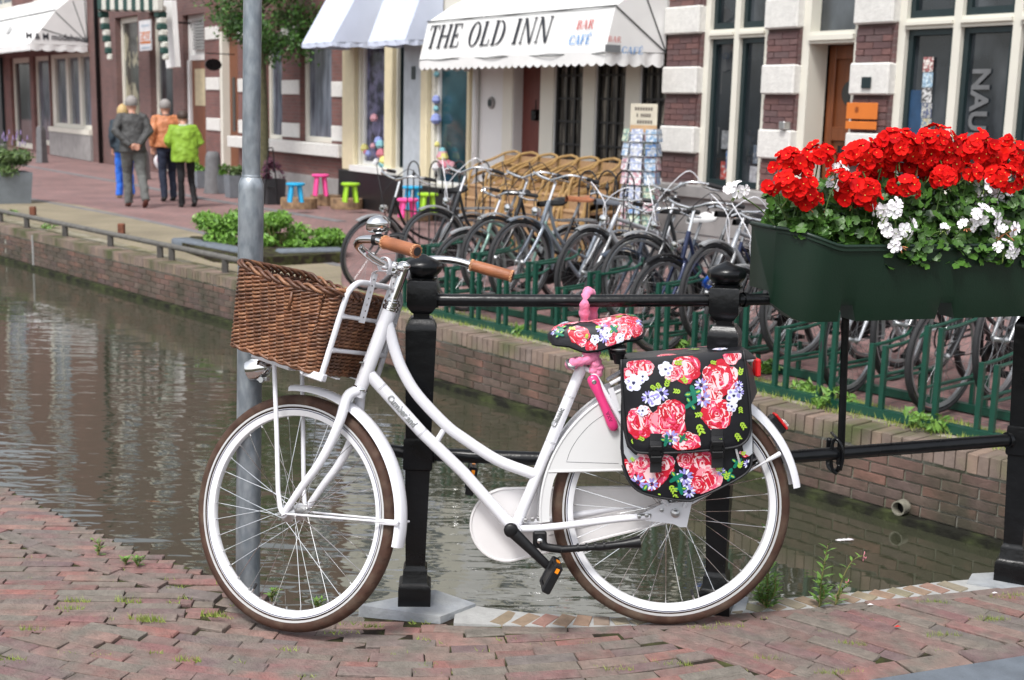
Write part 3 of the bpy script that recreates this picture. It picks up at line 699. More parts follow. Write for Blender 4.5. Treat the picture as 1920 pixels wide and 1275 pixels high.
# ---------------------------------------------------------------- weeds on the near quay
weed_leaf = leaf_mat('weed_leaf', (.07, .16, .025), (.15, .28, .05)); weed_stem = mat('weed_stem', (.16, .15, .05), .6); pink_bud = mat('pink_bud', (.6, .2, .25), .6)
def lance_me(nm='leaf'):
    L_ = 1.0; vs = []; fs = []
    for i, (x, w_) in enumerate([(0, .02), (.25, .12), (.5, .14), (.78, .08), (1, 0)]):
        z = .10*math.sin(x*2.6); vs += [(x, -w_, z + .02), (x, 0, z), (x, w_, z + .02)]
    for i in range(4):
        b_ = i*3; fs += [(b_, b_+3, b_+4, b_+1), (b_+1, b_+4, b_+5, b_+2)]
    me = bpy.data.meshes.new(nm); me.from_pydata(vs, [], fs); me.materials.append(weed_leaf); me.polygons.foreach_set('use_smooth', [True]*len(fs)); me.update(); return me
LANCE = lance_me()
def weed(base, stems, ls, lab, cat='weed', n=26, group=None, buds=False):
    t = empty('weed_plant', base, label=lab, cat=cat, group=group); inv = WM[t.name].inverted(); sb = MB()
    for pts in stems:
        sp = spline(pts, 6); sb.tube(sp, [lerp(.0028, .001, i/len(sp)) for i in range(len(sp))], 5)
        tot = len(sp)
        for k in range(n):
            f = .06 + .94 * k / n; p = sp[min(tot-1, int(f*tot))]; an = k * 2.4 + rnd(-.3, .3); up_ = rnd(.1, .7)
            d = V((math.cos(an), math.sin(an), up_)).normalized(); x = d; z = (V((0, 0, 1)) - x*x.z).normalized(); y = z.cross(x)
            s_ = ls * rnd(.7, 1.15) * (1.1 - .5*f)
            M = inv @ frame_m(p, x*s_, y*s_, z*s_); link_mesh('leaf', LANCE, t, M=M)
        if buds:
            for k in range(4):
                p = sp[-1] + V((rnd(-.012, .012), rnd(-.01, .01), rnd(-.02, .006))); sb.tube([sp[-1], p, p + V((0, 0, .006))], [.0006, .0016, .001], 5, 1)
    sb.build('stem', [weed_stem, pink_bud], t, smooth=True)
g0 = on_z(1437, 1140)
weed(g0, [[g0, g0 + V((rnd(-.03, .03), 0, h*.5)), g0 + V((dx, rnd(-.02, .03), h))] for dx, h in ((-.012, .13), (.015, .11), (.03, .09), (-.03, .08), (.005, .16), (-.02, .06))], .05, 'bushy green weed growing from the cope behind the rear tyre', n=22)
g0 = on_z(1438, 1125)
weed(g0 + V((0, .05, 0)), [[g0 + V((.0, .05, 0)), g0 + V((-.01, .05, .12)), g0 + V((.012, .05, .30))], [g0 + V((.0, .05, 0)), g0 + V((.01, .06, .1)), g0 + V((-.012, .06, .21))]], .045, 'tall thin weed seen through the rear spokes', n=20)
g0 = on_z(1536, 1138); T = lambda x, y: on_y(x, y, g0.y)
weed(g0, [[g0, T(1540, 1090), T(1545, 1060), T(1552, 1022)], [g0, T(1545, 1110), T(1532, 1092)]], .048, 'upright willowherb with lance leaves at the cope, left of a leaning one', n=24)
g0 = on_z(1566, 1134); T = lambda x, y: on_y(x, y, g0.y)
weed(g0, [[g0, T(1572, 1110), T(1584, 1075), T(1600, 1050), T(1619, 1042)], [g0, T(1580, 1105), T(1592, 1090)]], .036, 'leaning willowherb with pink buds at its tip', n=16, buds=True)
for k, (x, y, h, lab) in enumerate([(183, 1042, .055, 'small upright weed on the red brick course at far left'), (258, 1062, .03, 'low flat weed beside the red course nearer the pole'), (235, 1058, .02, 'tiny weed between the two left weeds'), (595, 1142, .03, 'light green weed under the front rim at the quay edge'), (510, 1128, .04, 'pale weed right behind the pole foot')]):
    g0 = on_z(x, y); weed(g0, [[g0, g0 + V((rnd(-.01, .01), 0, h*.6)), g0 + V((rnd(-.02, .02), 0, h))] for _ in range(3)], .028, lab, n=10)
# grass and moss in the joints
gr = MB(); random.seed(3)
spots = [on_z(rnd(-60, 1980), rnd(1010, 1275)) for _ in range(150)] + [on_z(x, y) for x, y in [(1640,1128),(1650,1131),(1740,1128),(1755,1130),(1845,1163),(1860,1160),(1870,1160),(1600,1208),(1585,1205),(1780,1190),(1765,1192),(1570,1262),(1555,1264),(1590,1260),(268,1157),(285,1160),(400,1150),(60,1180),(130,1140),(145,1125),(240,1125),(1320,1178),(1370,1173),(1440,1235),(1880,1120),(1905,1115),(20,1235),(1270,1245),(1160,1255),(350,1235)]]
for i, q in enumerate(spots):
    if region(q.x, q.y) is None: continue
    big = i >= 150
    for k in range(44 if big else random.choice((5, 9, 16))):
        b0_ = q + V((rnd(-.04, .04) if big else rnd(-.03, .03), rnd(-.006, .006), -.01)); h = rnd(.010, .026) if big else rnd(.006, .016); l_ = V((rnd(-.014, .014), rnd(-.010, .010), h)); w_ = V((.0014, .0008, 0))
        gr.add([b0_ - w_, b0_ + w_, b0_ + l_], [(0, 1, 2)])
gr.build('joint_grass', leaf_mat('joint_grass', (.13, .22, .03), (.28, .33, .07)), kind='stuff', label='short grass and moss growing in the joints of the brick pavement')
# debris: petals and feathers
for k, (x, y, z, c, lab) in enumerate([(1583, 1013, GW + .004, white_petal, 'white feather floating on the canal between wheel and quay wall'), (1632, 1134, .006, white_petal, 'small white petal lying on the bricks near the willowherb'), (1683, 1175, .006, red_petal, 'crimson petal lying on the bricks at right'), (1865, 1112, .006, white_petal, 'white petal lying near the right hand post')]):
    p = on_z(x, y, z); mb = MB(); s_ = .028 if k == 0 else .010
    for j in range(3 if k == 0 else 1):
        o_ = p + V((j*.022 - .02 if k == 0 else 0, 0, .002*j)); mb.add([o_ + V((-s_, 0, 0)), o_ + V((0, -s_*.45, .002)), o_ + V((s_, 0, .001)), o_ + V((0, s_*.45, .003)), o_ + V((-s_*.5, -s_*.4, .001)), o_ + V((s_*.5, s_*.4, .002))], [(0, 4, 1, 3), (1, 2, 5, 3)])
    tag(mb.build('petal' if k else 'feather', c), lab, 'petal' if k else 'feather')
# ================================================================ THE WHITE BICYCLE (local frame: x forward, y rider's left, z up)
RCt, FCt = on_z(1260, 1170), on_z(560, 1186, -.03)
bx = (FCt - RCt).normalized(); lf = V((0, 0, 1)).cross(bx)
bz = V((0, 0, 1)) * math.cos(R(4)) - lf * math.sin(R(4)); bz = (bz - bx * bz.dot(bx)).normalized(); by = bz.cross(bx)
BM = frame_m(RCt, bx, by, bz); BI = BM.inverted()
def bq(x, y, l=0.0):
    """a sighted point on the bicycle's own plane (l metres to its left side), in bicycle coordinates"""
    p = BI @ on_plane(x, y, RCt + by * l, by); return V((p.x, l, p.z))
bike = empty('city_bicycle', M=BM, label='white step-through city bicycle leaning on the black railing, front wheel turned away', cat='bicycle')
AX0 = V((.899, 0, .7175)); axk = V((-.335, 0, .942)).normalized(); STA = R(-30)
G = Matrix.Translation(AX0) @ Matrix.Rotation(STA, 4, axk) @ Matrix.Translation(-AX0)
def bb_(mb, name, m, parent=None, smooth=45, steer=False, **kw):
    """build a part of the bicycle from bicycle coordinates"""
    if steer: mb.v = [G @ p for p in mb.v]
    mb.v = [BM @ p for p in mb.v]
    return mb.build(name, m, parent or bike, smooth=smooth, **kw)
def ring(c, r, prof, seg=72, a0=0, a1=2*math.pi, closed=True):
    """profile (dr, dy) swept round the wheel axis y through c"""
    vs = []; fs = []; n = len(prof); cnt = seg if closed else seg + 1
    for i in range(cnt):
        a = a0 + (a1 - a0) * i / seg; c_a, s_a = math.cos(a), math.sin(a)
        for dr, dy_ in prof: vs.append((c[0] + (r + dr) * c_a, c[1] + dy_, c[2] + (r + dr) * s_a))
    for i in range(seg):
        j = (i + 1) % cnt
        for k in range(n): k2 = (k + 1) % n; fs.append((i*n + k, j*n + k, j*n + k2, i*n + k2))
    if not closed: fs.append(tuple(range(n))); fs.append(tuple((cnt-1)*n + k for k in range(n))[::-1])
    return vs, fs
def circ(r, n, rz=None): return [(r * math.cos(2*math.pi*k/n), (rz or r) * math.sin(2*math.pi*k/n)) for k in range(n)]
stripe_m = mat('reflective_stripe', (.55, .55, .55), .4, .2, var=.05); tread_line = mat('tread_groove', (.03, .015, .012), .8)
rim_m = mat('white_rim', (.80, .80, .82), .3, var=.02, coat=.2)
def wheel(c, Rr, nm, steer):
    tr = .0205
    mb = MB(); mb.add(*ring(c, Rr - tr, circ(tr, 14), 96))
    w = bb_(mb, nm, brown_rubber, steer=steer); w['label'] = 'brown tyred wheel'
    t = MB()
    for k in range(58):            # slanted tread cuts near both shoulders
        for sd in (-1, 1):
            a = 2*math.pi*k/58
            def pt(aa, ph): 
                rr = Rr - tr + (tr + .0004) * math.cos(ph); return V((c[0] + rr*math.cos(aa), c[1] + sd * (tr + .0004) * math.sin(ph), c[2] + rr*math.sin(aa)))
            da = .018; P = [(a, .55), (a + da*.5, .8), (a + da*1.6, 1.02)]
            for (u1, p1), (u2, p2) in zip(P, P[1:]):
                t.add([pt(u1, p1), pt(u1 + .006, p1), pt(u2 + .006, p2), pt(u2, p2)], [(0, 1, 2, 3)])
    bb_(t, 'tread_pattern', tread_line, w, steer=steer, kind='stuff')
    s = MB()
    for sd in (-1, 1):
        s.add(*ring((c[0], c[1] + sd * .0176, c[2]), Rr - .0325, [(-.0028, -.0012), (.0028, -.0012), (.0034, .0012), (-.0022, .0012)], 96))
    bb_(s, 'reflective_stripe', stripe_m, w, steer=steer)
    r_ = MB(); rr = Rr - 2*tr + .001
    r_.add(*ring(c, rr, [(0, -.016), (0, .016), (-.006, .0155), (-.021, .0095), (-.0225, .004), (-.0225, -.004), (-.021, -.0095), (-.006, -.0155)], 96))
    bb_(r_, 'rim', rim_m, w, steer=steer)
    bl = MB()
    for sd in (-1, 1): bl.add(*ring((c[0], c[1] + sd*.0150, c[2]), rr - .003, [(-.0012, -.0012), (.0012, -.0012), (.0012, .0015), (-.0012, .0015)], 96))
    bb_(bl, 'rim_line', mat('navy_line', (.03, .035, .09), .4), w, steer=steer)
    sp = MB(); rin = rr - .021
    for k in range(36):
        sd = 1 if k % 2 else -1; pr_ = 1 if (k // 2) % 2 else -1
        a = 2*math.pi*k/36 + .05; ah = a + pr_ * R(68)
        p0 = V((c[0] + .022*math.cos(ah), c[1] + sd*.031, c[2] + .022*math.sin(ah))); p1 = V((c[0] + rin*math.cos(a), c[1] + sd*.003, c[2] + rin*math.sin(a)))
        sp.tube([p0, p1], .00105, 5, cap=False)
    bb_(sp, 'spokes', chrome, w, steer=steer)
    ni = MB()
    for k in range(36):
        a = 2*math.pi*k/36 + .05; d = V((math.cos(a), 0, math.sin(a))); p1 = V(c) + d*rin; ni.tube([p1 + d*.002, p1 - d*.010], .0022, 5)
    bb_(ni, 'spoke_nipples', steel, w, steer=steer)
    h = MB(); M = Matrix.Translation(V(c)) @ Matrix.Rotation(R(90), 4, 'X')
    h.lathe([(.008, -.05), (.014, -.040), (.026, -.034), (.027, -.030), (.015, -.026), (.013, 0), (.015, .026), (.027, .030), (.026, .034), (.014, .040), (.008, .05)], 18, M=M)
    bb_(h, 'hub', steel, w, steer=steer)
    va = R(-104) if not steer else R(-60)
    v_ = MB(); d = V((math.cos(va), 0, math.sin(va))); p1 = V(c) + d*rin; v_.tube([p1, p1 - d*.026], .0028, 7); v_.tube([p1 - d*.018, p1 - d*.034], .0044, 7, 1)
    bb_(v_, 'valve', [chrome, black_rubber], w, steer=steer)
    return w
RH = V((.005, 0, .3505)); FH = V((1.112, 0, .350))
wheel(RH, .350, 'rear_wheel', False); wheel(FH, .343, 'front_wheel', True)
# ---- frame
fr = MB()
hT, hB = bq(732, 578), bq(677, 724); hd_ = (hT - hB).normalized()
fr.tube([hB - hd_*.004, hB + hd_*.01, hT - hd_*.008, hT], [.0195, .0205, .0205, .0195], 20)
dt = [bq(686, 693), bq(700, 710), bq(791, 811), bq(869, 886), bq(945, 972), bq(964, 990)]
fr.tube(dt, .0175, 20)
tt = spline([bq(716, 612), bq(727, 606), bq(741, 659), bq(757, 699), bq(784, 742), bq(835, 796), bq(869, 822), bq(931, 862), bq(987, 884), bq(1003, 889)][1:], 5); fr.tube([bq(722, 590)] + tt, .0165, 20)
sT, sB = bq(1095, 678), bq(968, 985); fr.tube([sB, sT], .0165, 20)
fr.tube([bq(820, 826), bq(833, 804)], .0085, 12)
M = Matrix.Translation(bq(962, 988)) @ Matrix.Rotation(R(90), 4, 'X'); fr.lathe([(.0215, -.036), (.0225, -.034), (.0225, .034), (.0215, .036)], 20, M=M)
for s_ in (1, -1):
    fr.tube(spline([bq(975, 989) + V((0, .018*s_, 0)), bq(1010, 984) + V((0, .036*s_, 0)), bq(1060, 977) + V((0, .048*s_, 0)), bq(1150, 964) + V((0, .058*s_, 0)), bq(1212, 958) + V((0, .060*s_, 0))], 4), .0105, 12)
    fr.tube(spline([bq(1098, 690) + V((0, .012*s_, 0)), bq(1112, 700) + V((0, .030*s_, 0)), bq(1140, 748) + V((0, .042*s_, 0)), bq(1245, 938) + V((0, .060*s_, 0))], 5), .0075, 12)
    # rear dropout plate
    P = [bq(*q_) for q_ in ((1200, 952), (1238, 934), (1290, 930), (1312, 936), (1316, 950), (1306, 966), (1280, 978), (1268, 978), (1255, 972), (1204, 966))]
    Mp = Matrix(((1, 0, 0, 0), (0, 0, -1, 0), (0, 1, 0, 0), (0, 0, 0, 1)))
    if s_ == 1: fr.prism([(q_.x, q_.z) for q_ in P[:1] + P[1:3] + [P[6], P[7], P[8], P[9]]], -.0645, -.0585, M=Mp)
    else: fr.prism([(q_.x, q_.z) for q_ in P[:1] + P[1:3] + [P[6], P[7], P[8], P[9]]], .0585, .0645, M=Mp)
fo = bb_(fr, 'frame', white_paint, smooth=50)
hs_ = MB(); Mh = axis_m(hT - hd_*.001, hd_)
hs_.lathe([(.0225, -.004), (.0225, 0), (.0245, .002), (.0245, .007), (.020, .009), (.020, .012), (.0235, .014), (.0235, .020), (.0185, .023), (.0185, .027), (.0145, .030)], 24, M=Mh)
Mh2 = axis_m(hB, hd_); hs_.lathe([(.0195, -.012), (.0225, -.009), (.0225, -.004), (.0205, -.001)], 24, M=Mh2)
bb_(hs_, 'headset', chrome, smooth=40)
# bands and lettering on the tubes
sil = mat('silver_print', (.30, .31, .31), .35, .3, var=.35, vs=120); dark_line = mat('dark_band', (.10, .10, .11), .4)
def text_mesh(txt, size, M, name, m, parent, italic=0.0, extr=.0003, sx=1.0, wrap=None, bold=.0, font=None, **kw):
    cu_d = bpy.data.curves.new(name, 'FONT'); cu_d.body = txt; cu_d.size = size; cu_d.extrude = extr; cu_d.align_x = 'CENTER'; cu_d.align_y = 'CENTER'; cu_d.shear = italic; cu_d.offset = bold; cu_d.resolution_u = 3
    if font: cu_d.font = font
    to = bpy.data.objects.new('tmp_text', cu_d); COL.objects.link(to)
    dg = bpy.context.evaluated_depsgraph_get(); dg.update(); me = bpy.data.meshes.new_from_object(to.evaluated_get(dg))
    bpy.data.objects.remove(to); bpy.data.curves.remove(cu_d)
    mb = MB(); vs = [V((v.co.x*sx, v.co.y, v.co.z)) for v in me.vertices]
    if wrap: vs = [V((p.x, wrap*math.sin(p.y/wrap), wrap*math.cos(p.y/wrap) - wrap + p.z)) for p in vs]
    mb.add(vs, [tuple(p_.vertices) for p_ in me.polygons], 0, M); bpy.data.meshes.remove(me)
    return mb.build(name, m, parent, **kw)
def tube_text(txt, a, b_, rad, size, sx, bold=.0006):
    """lettering laid round the near side of a tube from a to b"""
    x = (b_ - a).normalized(); z = V((0, 1, 0)); y = z.cross(x)
    c = (a + b_)/2 + z * (rad + .0014)
    return text_mesh(txt, size, BM @ frame_m(c, x, y, z), 'lettering', sil, fo, sx=sx, wrap=rad, bold=bold)
tube_text('Cumberland', bq(722, 734), bq(786, 805), .0177, .0285, .80, .0010)
tube_text('Classic', bq(1030, 812), bq(1060, 750), .0167, .023, .95, .0009)
bd = MB()
for (x, y, a, b_, r) in ((715, 726, 0, 0, .0178), (791, 811, 0, 0, .0178)):
    p = bq(x, y); d = (bq(791, 811) - bq(700, 710)).normalized()
    for o_ in (-.0022, .0012): bd.tube([p + d*o_, p + d*(o_ + .0008)], r, 20, cap=False)
for (x, y) in ((1027, 826), (1063, 741)):
    p = bq(x, y); d = (sT - sB).normalized(); p = sB + d * (p - sB).dot(d)
    for o_ in (-.0022, .0012): bd.tube([p + d*o_, p + d*(o_ + .0008)], .0168, 20, cap=False)
bb_(bd, 'band_lines', dark_line, fo)
bg_ = MB(); c0 = hB + hd_*.075 + V((.019, .012, 0)); bg_.box((-.004, -.002, -.013), (.004, .002, .013), M=axis_m(c0, V((.6, 1, .1))) ); bb_(bg_, 'head_badge', sil, fo)
# ---- fork (turned with the wheel)
fk = MB(); cr0 = hB - hd_*.006; cr1 = hB - hd_*.03
fk.tube([hB - hd_*.004, cr1], [.019, .021], 18)
for s_ in (1, -1):
    P = [cr1 + hd_*.016 + V((0, .010*s_, 0)), cr1 + V((.012, .034*s_, -.004)), V((.936, .047*s_, .620)), V((.965, .052*s_, .550)), V((1.003, .054*s_, .488)), V((1.048, .054*s_, .434)), V((1.092, .053*s_, .376)), FH + V((0, .053*s_, 0))]
    P = spline(P, 5); rs = [max(.0085, .0165 - .0082 * (i/len(P))**1.1) for i in range(len(P))]
    fk.tube(P, rs, 14)
    fk.lathe([(.013, -.003), (.013, .003)], 14, M=Matrix.Translation(FH + V((0, .052*s_, 0))) @ Matrix.Rotation(R(90), 4, 'X'))
bb_(fk, 'fork', white_paint, steer=True, smooth=50)
ax_ = MB(); M = Matrix.Rotation(R(90), 4, 'X')
ax_.lathe([(.0045, -.075), (.0045, -.066), (.0085, -.0655), (.0085, -.057), (.0045, -.056), (.0045, .056), (.0085, .057), (.0085, .0655), (.0045, .066), (.0045, .075)], 6, M=Matrix.Translation(FH) @ M); bb_(ax_, 'front_axle', steel, steer=True)
ax2 = MB(); ax2.lathe([(.005, -.08), (.012, -.075), (.012, -.066), (.005, -.065), (.005, .065), (.012, .066), (.012, .075), (.007, .078), (.005, .082)], 12, M=Matrix.Translation(RH) @ M); bb_(ax2, 'rear_axle', steel)
# ---- mudguards
def guard(c, r, w, a0, a1, name, steer, end=.0):
    dp = .022 if not steer else .015
    prof = [(-dp, -w), (-.004, -w*.93), (.002, -w*.55), (.004, 0), (.002, w*.55), (-.004, w*.93), (-dp, w), (-dp + .0015, w*.96), (-.003, w*.88), (.0005, w*.5), (.002, 0), (.0005, -w*.5), (-.003, -w*.88), (-dp + .0015, -w*.96)]
    mb = MB(); mb.add(*ring(c, r, prof, 48, a0, a1, False)); return bb_(mb, name, white_paint, steer=steer, smooth=60)
FG = guard(FH, .368, .027, R(87), R(192), 'front_mudguard', True)
gs = MB(); q0 = FH + V((0, .055, .0)); q1 = FH + V((-.362, .030, -.006)); gs.tube([q0, lerp(q0, q1, .86), q1], [.0034, .0034, .0044], 8); q2 = FH + V((0, -.055, 0)); gs.tube([q2, FH + V((-.362, -.030, -.006))], .0032, 8)
gs.box((-.03, -.0035, -.008), (.03, .0035, .008), M=Matrix.Translation(FH + V((-.338, .031, -.006))), bev=.002)
gs.tube([FH + V((-.364, -.034, -.006)), FH + V((-.364, .036, -.006))], .0035, 8)
gs.lathe([(.0001, 0), (.006, .001), (.005, .004), (.0001, .005)], 10, M=Matrix.Translation(FH + V((-.366, .0, -.006))) @ Matrix.Rotation(R(-90), 4, 'Y'))
bb_(gs, 'mudguard_stay', white_paint, FG, steer=True)
br = MB(); br.box((-.002, -.010, -.03), (.002, .010, .03), M=axis_m(V((.938, 0, .672)), V((-.5, 0, .8)))); br.tube([V((.932, .012, .655)), V((.928, .020, .655))], .006, 6); bb_(br, 'mudguard_bracket', steel, FG, steer=True)
# rear mudguard: angles measured from the forward direction
RG = guard(RH, .380, .027, R(27), R(171), 'rear_mudguard', False)
gs = MB(); e1 = bq(1463, 850, .030)
for s_ in (1, -1):
    e = V((e1.x, .030*s_, e1.z)); q0 = RH + V((0, .062*s_, .0)); d = (e - q0).normalized(); gs.tube([q0, e - d*.05, e - d*.04, e + d*.0], [.0032, .0032, .006, .0075], 8)
bb_(gs, 'mudguard_stay', white_paint, RG)
# skirt guards: flat panels either side of the rear wheel, rim shaped edge
def skirt(s_):
    pts = []; r_ = .386
    for i in range(30):
        a = lerp(R(104), R(-4), i/29) * 1.0; pts.append((RH.x + r_*math.cos(a), RH.z + r_*math.sin(a)))
    inner = [(RH.x + (r_ - .028)*math.cos(R(-4)), RH.z + (r_-.028)*math.sin(R(-4)))]
    for i in range(7):
        a = lerp(R(-4), R(16), i/6); inner.append((RH.x + (r_-.026)*math.cos(a), RH.z + (r_-.026)*math.sin(a)))
    yv = bq(1040, 884, .04).z
    inner.append((RH.x + .335, yv)); inner.append((RH.x + .12, yv + .003)); inner.append((RH.x - .09, yv + .003))
    return pts + inner
Mp = Matrix(((1, 0, 0, 0), (0, 0, -1, 0), (0, 1, 0, 0), (0, 0, 0, 1)))
for s_ in (1, -1):
    mb = MB(); P = skirt(s_); y0 = .040*s_; mb.prism(P, -y0 - .0015, -y0 + .0015, M=Mp)
    ed = [V((x, y0 + .0, z)) for x, z in P[:30]]; mb.tube(ed, .0042, 8)
    mb.tube([V((RH.x + .362, y0, P[-3][1])), V((RH.x - .09, y0, P[-3][1] + .003))], .0042, 8)
    so_ = bb_(mb, 'skirt_guard', mat('skirt_plastic', (.66, .66, .66), .35, var=.03), smooth=40)
    if s_ == 1:
        ln = MB(); L_ = [bq(x, y, .0418) for x, y in ((1160, 869), (1062, 866), (1070, 844), (1085, 820), (1108, 795), (1135, 776), (1150, 768))]
        ln.tube(L_[:2] + spline(L_[1:], 4)[1:], .0006, 4); bb_(ln, 'panel_line', dark_line, so_)
# ---- chain case on the far side
cc = MB(); pts = []; c1 = bq(952, 984, -.05); c2 = RH + V((-.005, 0, -.002))
r1, r2 = .109, .052
for i in range(15): a = lerp(R(96), R(262), i/14); pts.append((c1.x - r1*math.cos(a)*1.0, c1.z + r1*math.sin(a)))
pts = [(c1.x + r1*math.cos(lerp(R(84), R(-100), i/18)), c1.z + r1*math.sin(lerp(R(84), R(-100), i/18))) for i in range(19)] + [(c2.x + r2*math.cos(lerp(R(-110), R(-275), i/12)), c2.z + r2*math.sin(lerp(R(-110), R(-275), i/12))) for i in range(13)]
cc.prism(pts, .050, .072, M=Mp)
cream_plastic = mat('white_plastic', (.74, .72, .72), .38, var=.04)
cc.tube([V((x, -.050, z)) for x, z in pts], .004, 6, closed=True)
cco = bb_(cc, 'chain_case', cream_plastic, smooth=40)
ln = MB(); ln.tube([V((.36, -.0485, .262)), V((.18, -.0485, .300)), V((.05, -.0485, .335))], .0007, 4); bb_(ln, 'case_seam', mat('seam_grey', (.35, .34, .34), .5), cco)
# ---- cranks and pedals
bbc = bq(958, 994, .06)
amber = mat('amber_reflector', (.8, .25, .01), .25, var=.05, emit=None)
def pedal(c, name, tilt, lab):
    mb = MB(); Mq = Matrix.Translation(c) @ Matrix.Rotation(tilt, 4, 'Y')
    mb.box((-.043, -.008, -.013), (.043, .012, .013), M=Mq, bev=.004); mb.box((-.043, .072, -.013), (.043, .092, .013), M=Mq, bev=.004)
    mb.box((-.030, .010, -.010), (.030, .074, .010), M=Mq, bev=.003); mb.tube([Mq @ V((0, -.02, 0)), Mq @ V((0, .09, 0))], .008, 8)
    for x in (-.043, .033): mb.box((x, .010, -.011), (x + .010, .074, .011), M=Mq, bev=.002)
    po = bb_(mb, 'pedal', black_plastic, smooth=30, label=lab)
    r_ = MB()
    for x in (-.0455, .0435): r_.box((x, .032, -.005), (x + .002, .054, .005), M=Mq)
    r_.box((-.006, .0915, -.005), (.008, .0935, .005), M=Mq @ Matrix.Translation((-.030, 0, 0)))
    bb_(r_, 'reflector', amber, po)
def crank(a, b_, mats_=black_plastic):
    mb = MB(); d = b_ - a; P = [a, a + d*.1, a + d*.5, b_ - d*.08, b_]
    mb.tube(P, [(.010, .019), (.009, .0175), (.008, .0145), (.0085, .013), (.008, .011)], 12, flat=(0, 1, 0))
    mb.lathe([(.0195, -.010), (.0205, -.006), (.0205, .006), (.017, .010), (.006, .0115)], 18, M=Matrix.Translation(a) @ Matrix.Rotation(R(-90), 4, 'X'))
    return bb_(mb, 'crank', black_plastic, smooth=45)
ce = bq(1030, 1064, .072); ca_ = bq(958, 994, .058); crank(ca_, ce)
pedal(ce + V((.0, .012, -.006)), 'pedal', R(62), 'near pedal hanging low')
far = 2*V((ca_.x, 0, ca_.z)) - V((ce.x, 0, ce.z)); crank(V((ca_.x, -.082, ca_.z)), V((far.x, -.088, far.z)))
pedal(V((far.x - .0, -.190, far.z)), 'pedal', R(80), 'far pedal raised behind the frame')
# ---- side stand, folded up
ks = MB(); k0, k1, k2, k3, k4 = bq(1009, 1004, .05), bq(1020, 1024, .055), bq(1052, 1030, .06), bq(1130, 1025, .062), bq(1200, 1016, .062)
ks.box((-.020, -.010, -.026), (.020, .012, .022), M=Matrix.Translation(bq(1012, 1010, .045)), bev=.005)
ks.tube(spline([k0, k1, k2], 5), [(.009, .015)]*6 + [(.009, .012)]*5, 12, flat=(0, 1, 0)); ks.tube([k2, k3], [.0105, .009], 12); ks.tube([k3 - V((-.02, 0, 0)), k3 + V((-.0, 0, 0)), lerp(k3, k4, .55), lerp(k3, k4, .7), k4], [.0115, .0115, .011, .014, .0195], 12)
for i in range(4): q_ = lerp(k2, k4, .2 + i*.11); ks.tube([q_, q_ + (k4-k2).normalized()*.006], .0125, 12)
kso = bb_(ks, 'side_stand', black_plastic, smooth=40)
bo = MB(); bo.lathe([(.008, 0), (.008, .004), (.004, .006)], 10, M=Matrix.Translation(bq(1012, 1014, .058)) @ Matrix.Rotation(R(-90), 4, 'X')); bb_(bo, 'bolt', chrome, kso)
mc = MB()
for (x, y) in ((985, 975), (998, 973), (1010, 972)): mc.box((-.006, -.01, -.006), (.006, .01, .006), M=Matrix.Translation(bq(x, y, .02)), bev=.002)
for (x, y) in ((1198, 968), (1212, 966), (1240, 956)): mc.lathe([(.006, 0), (.006, .005), (.003, .006)], 8, M=Matrix.Translation(bq(x, y, .066)) @ Matrix.Rotation(R(-90), 4, 'X'))
mc.box((-.02, -.003, -.006), (.02, .003, .006), M=Matrix.Translation(bq(1208, 967, .066)), bev=.002)
mc.lathe([(.014, 0), (.013, .006), (.008, .007), (.008, .016), (.004, .018)], 12, M=Matrix.Translation(RH + V((0, .064, 0))) @ Matrix.Rotation(R(-90), 4, 'X'))
bb_(mc, 'brake_fittings', steel, smooth=30)
# ---- stem and handlebar
stT = hT + hd_*.125
mb = MB(); mb.tube([hT + hd_*.02, stT + hd_*.004], .0125, 18); mb.lathe([(.0125, 0), (.0145, .002), (.0145, .012), (.011, .016), (.002, .017)], 18, M=axis_m(stT - hd_*.004, hd_))
barC = stT + V((.028, 0, .004)) - hd_*.008
mb.tube([stT - hd_*.006 + V((-.004, 0, 0)), barC], [.016, .0155], 16)
mb.tube([barC + V((0, -.024, 0)), barC + V((0, .024, 0))], .0185, 18); mb.tube([barC + V((.012, .012, -.018)), barC + V((.016, .012, .018))], .004, 8)
bb_(mb, 'stem', chrome, steer=True, smooth=45)
def barpts(s_): return [barC, barC + V((.002, .045*s_, .002)), barC + V((.014, .09*s_, .014)), barC + V((.024, .135*s_, .032)), barC + V((.016, .180*s_, .046)), barC + V((-.018, .212*s_, .052)), barC + V((-.070, .234*s_, .048)), barC + V((-.115, .250*s_, .036)), barC + V((-.225, .285*s_, .006))]
mb = MB(); 
for s_ in (1, -1): mb.tube(spline(barpts(s_), 6), .0112, 16)
HB = bb_(mb, 'handlebar', chrome, steer=True, smooth=60)
leather = mat('tan_leather', (.34, .125, .055), .45, var=.16, vs=25, bump=.25, bs=220, col2=(.20, .07, .03), c2s=12, dirt=.14)
stitch_m = mat('leather_stitch', (.62, .33, .17), .7)
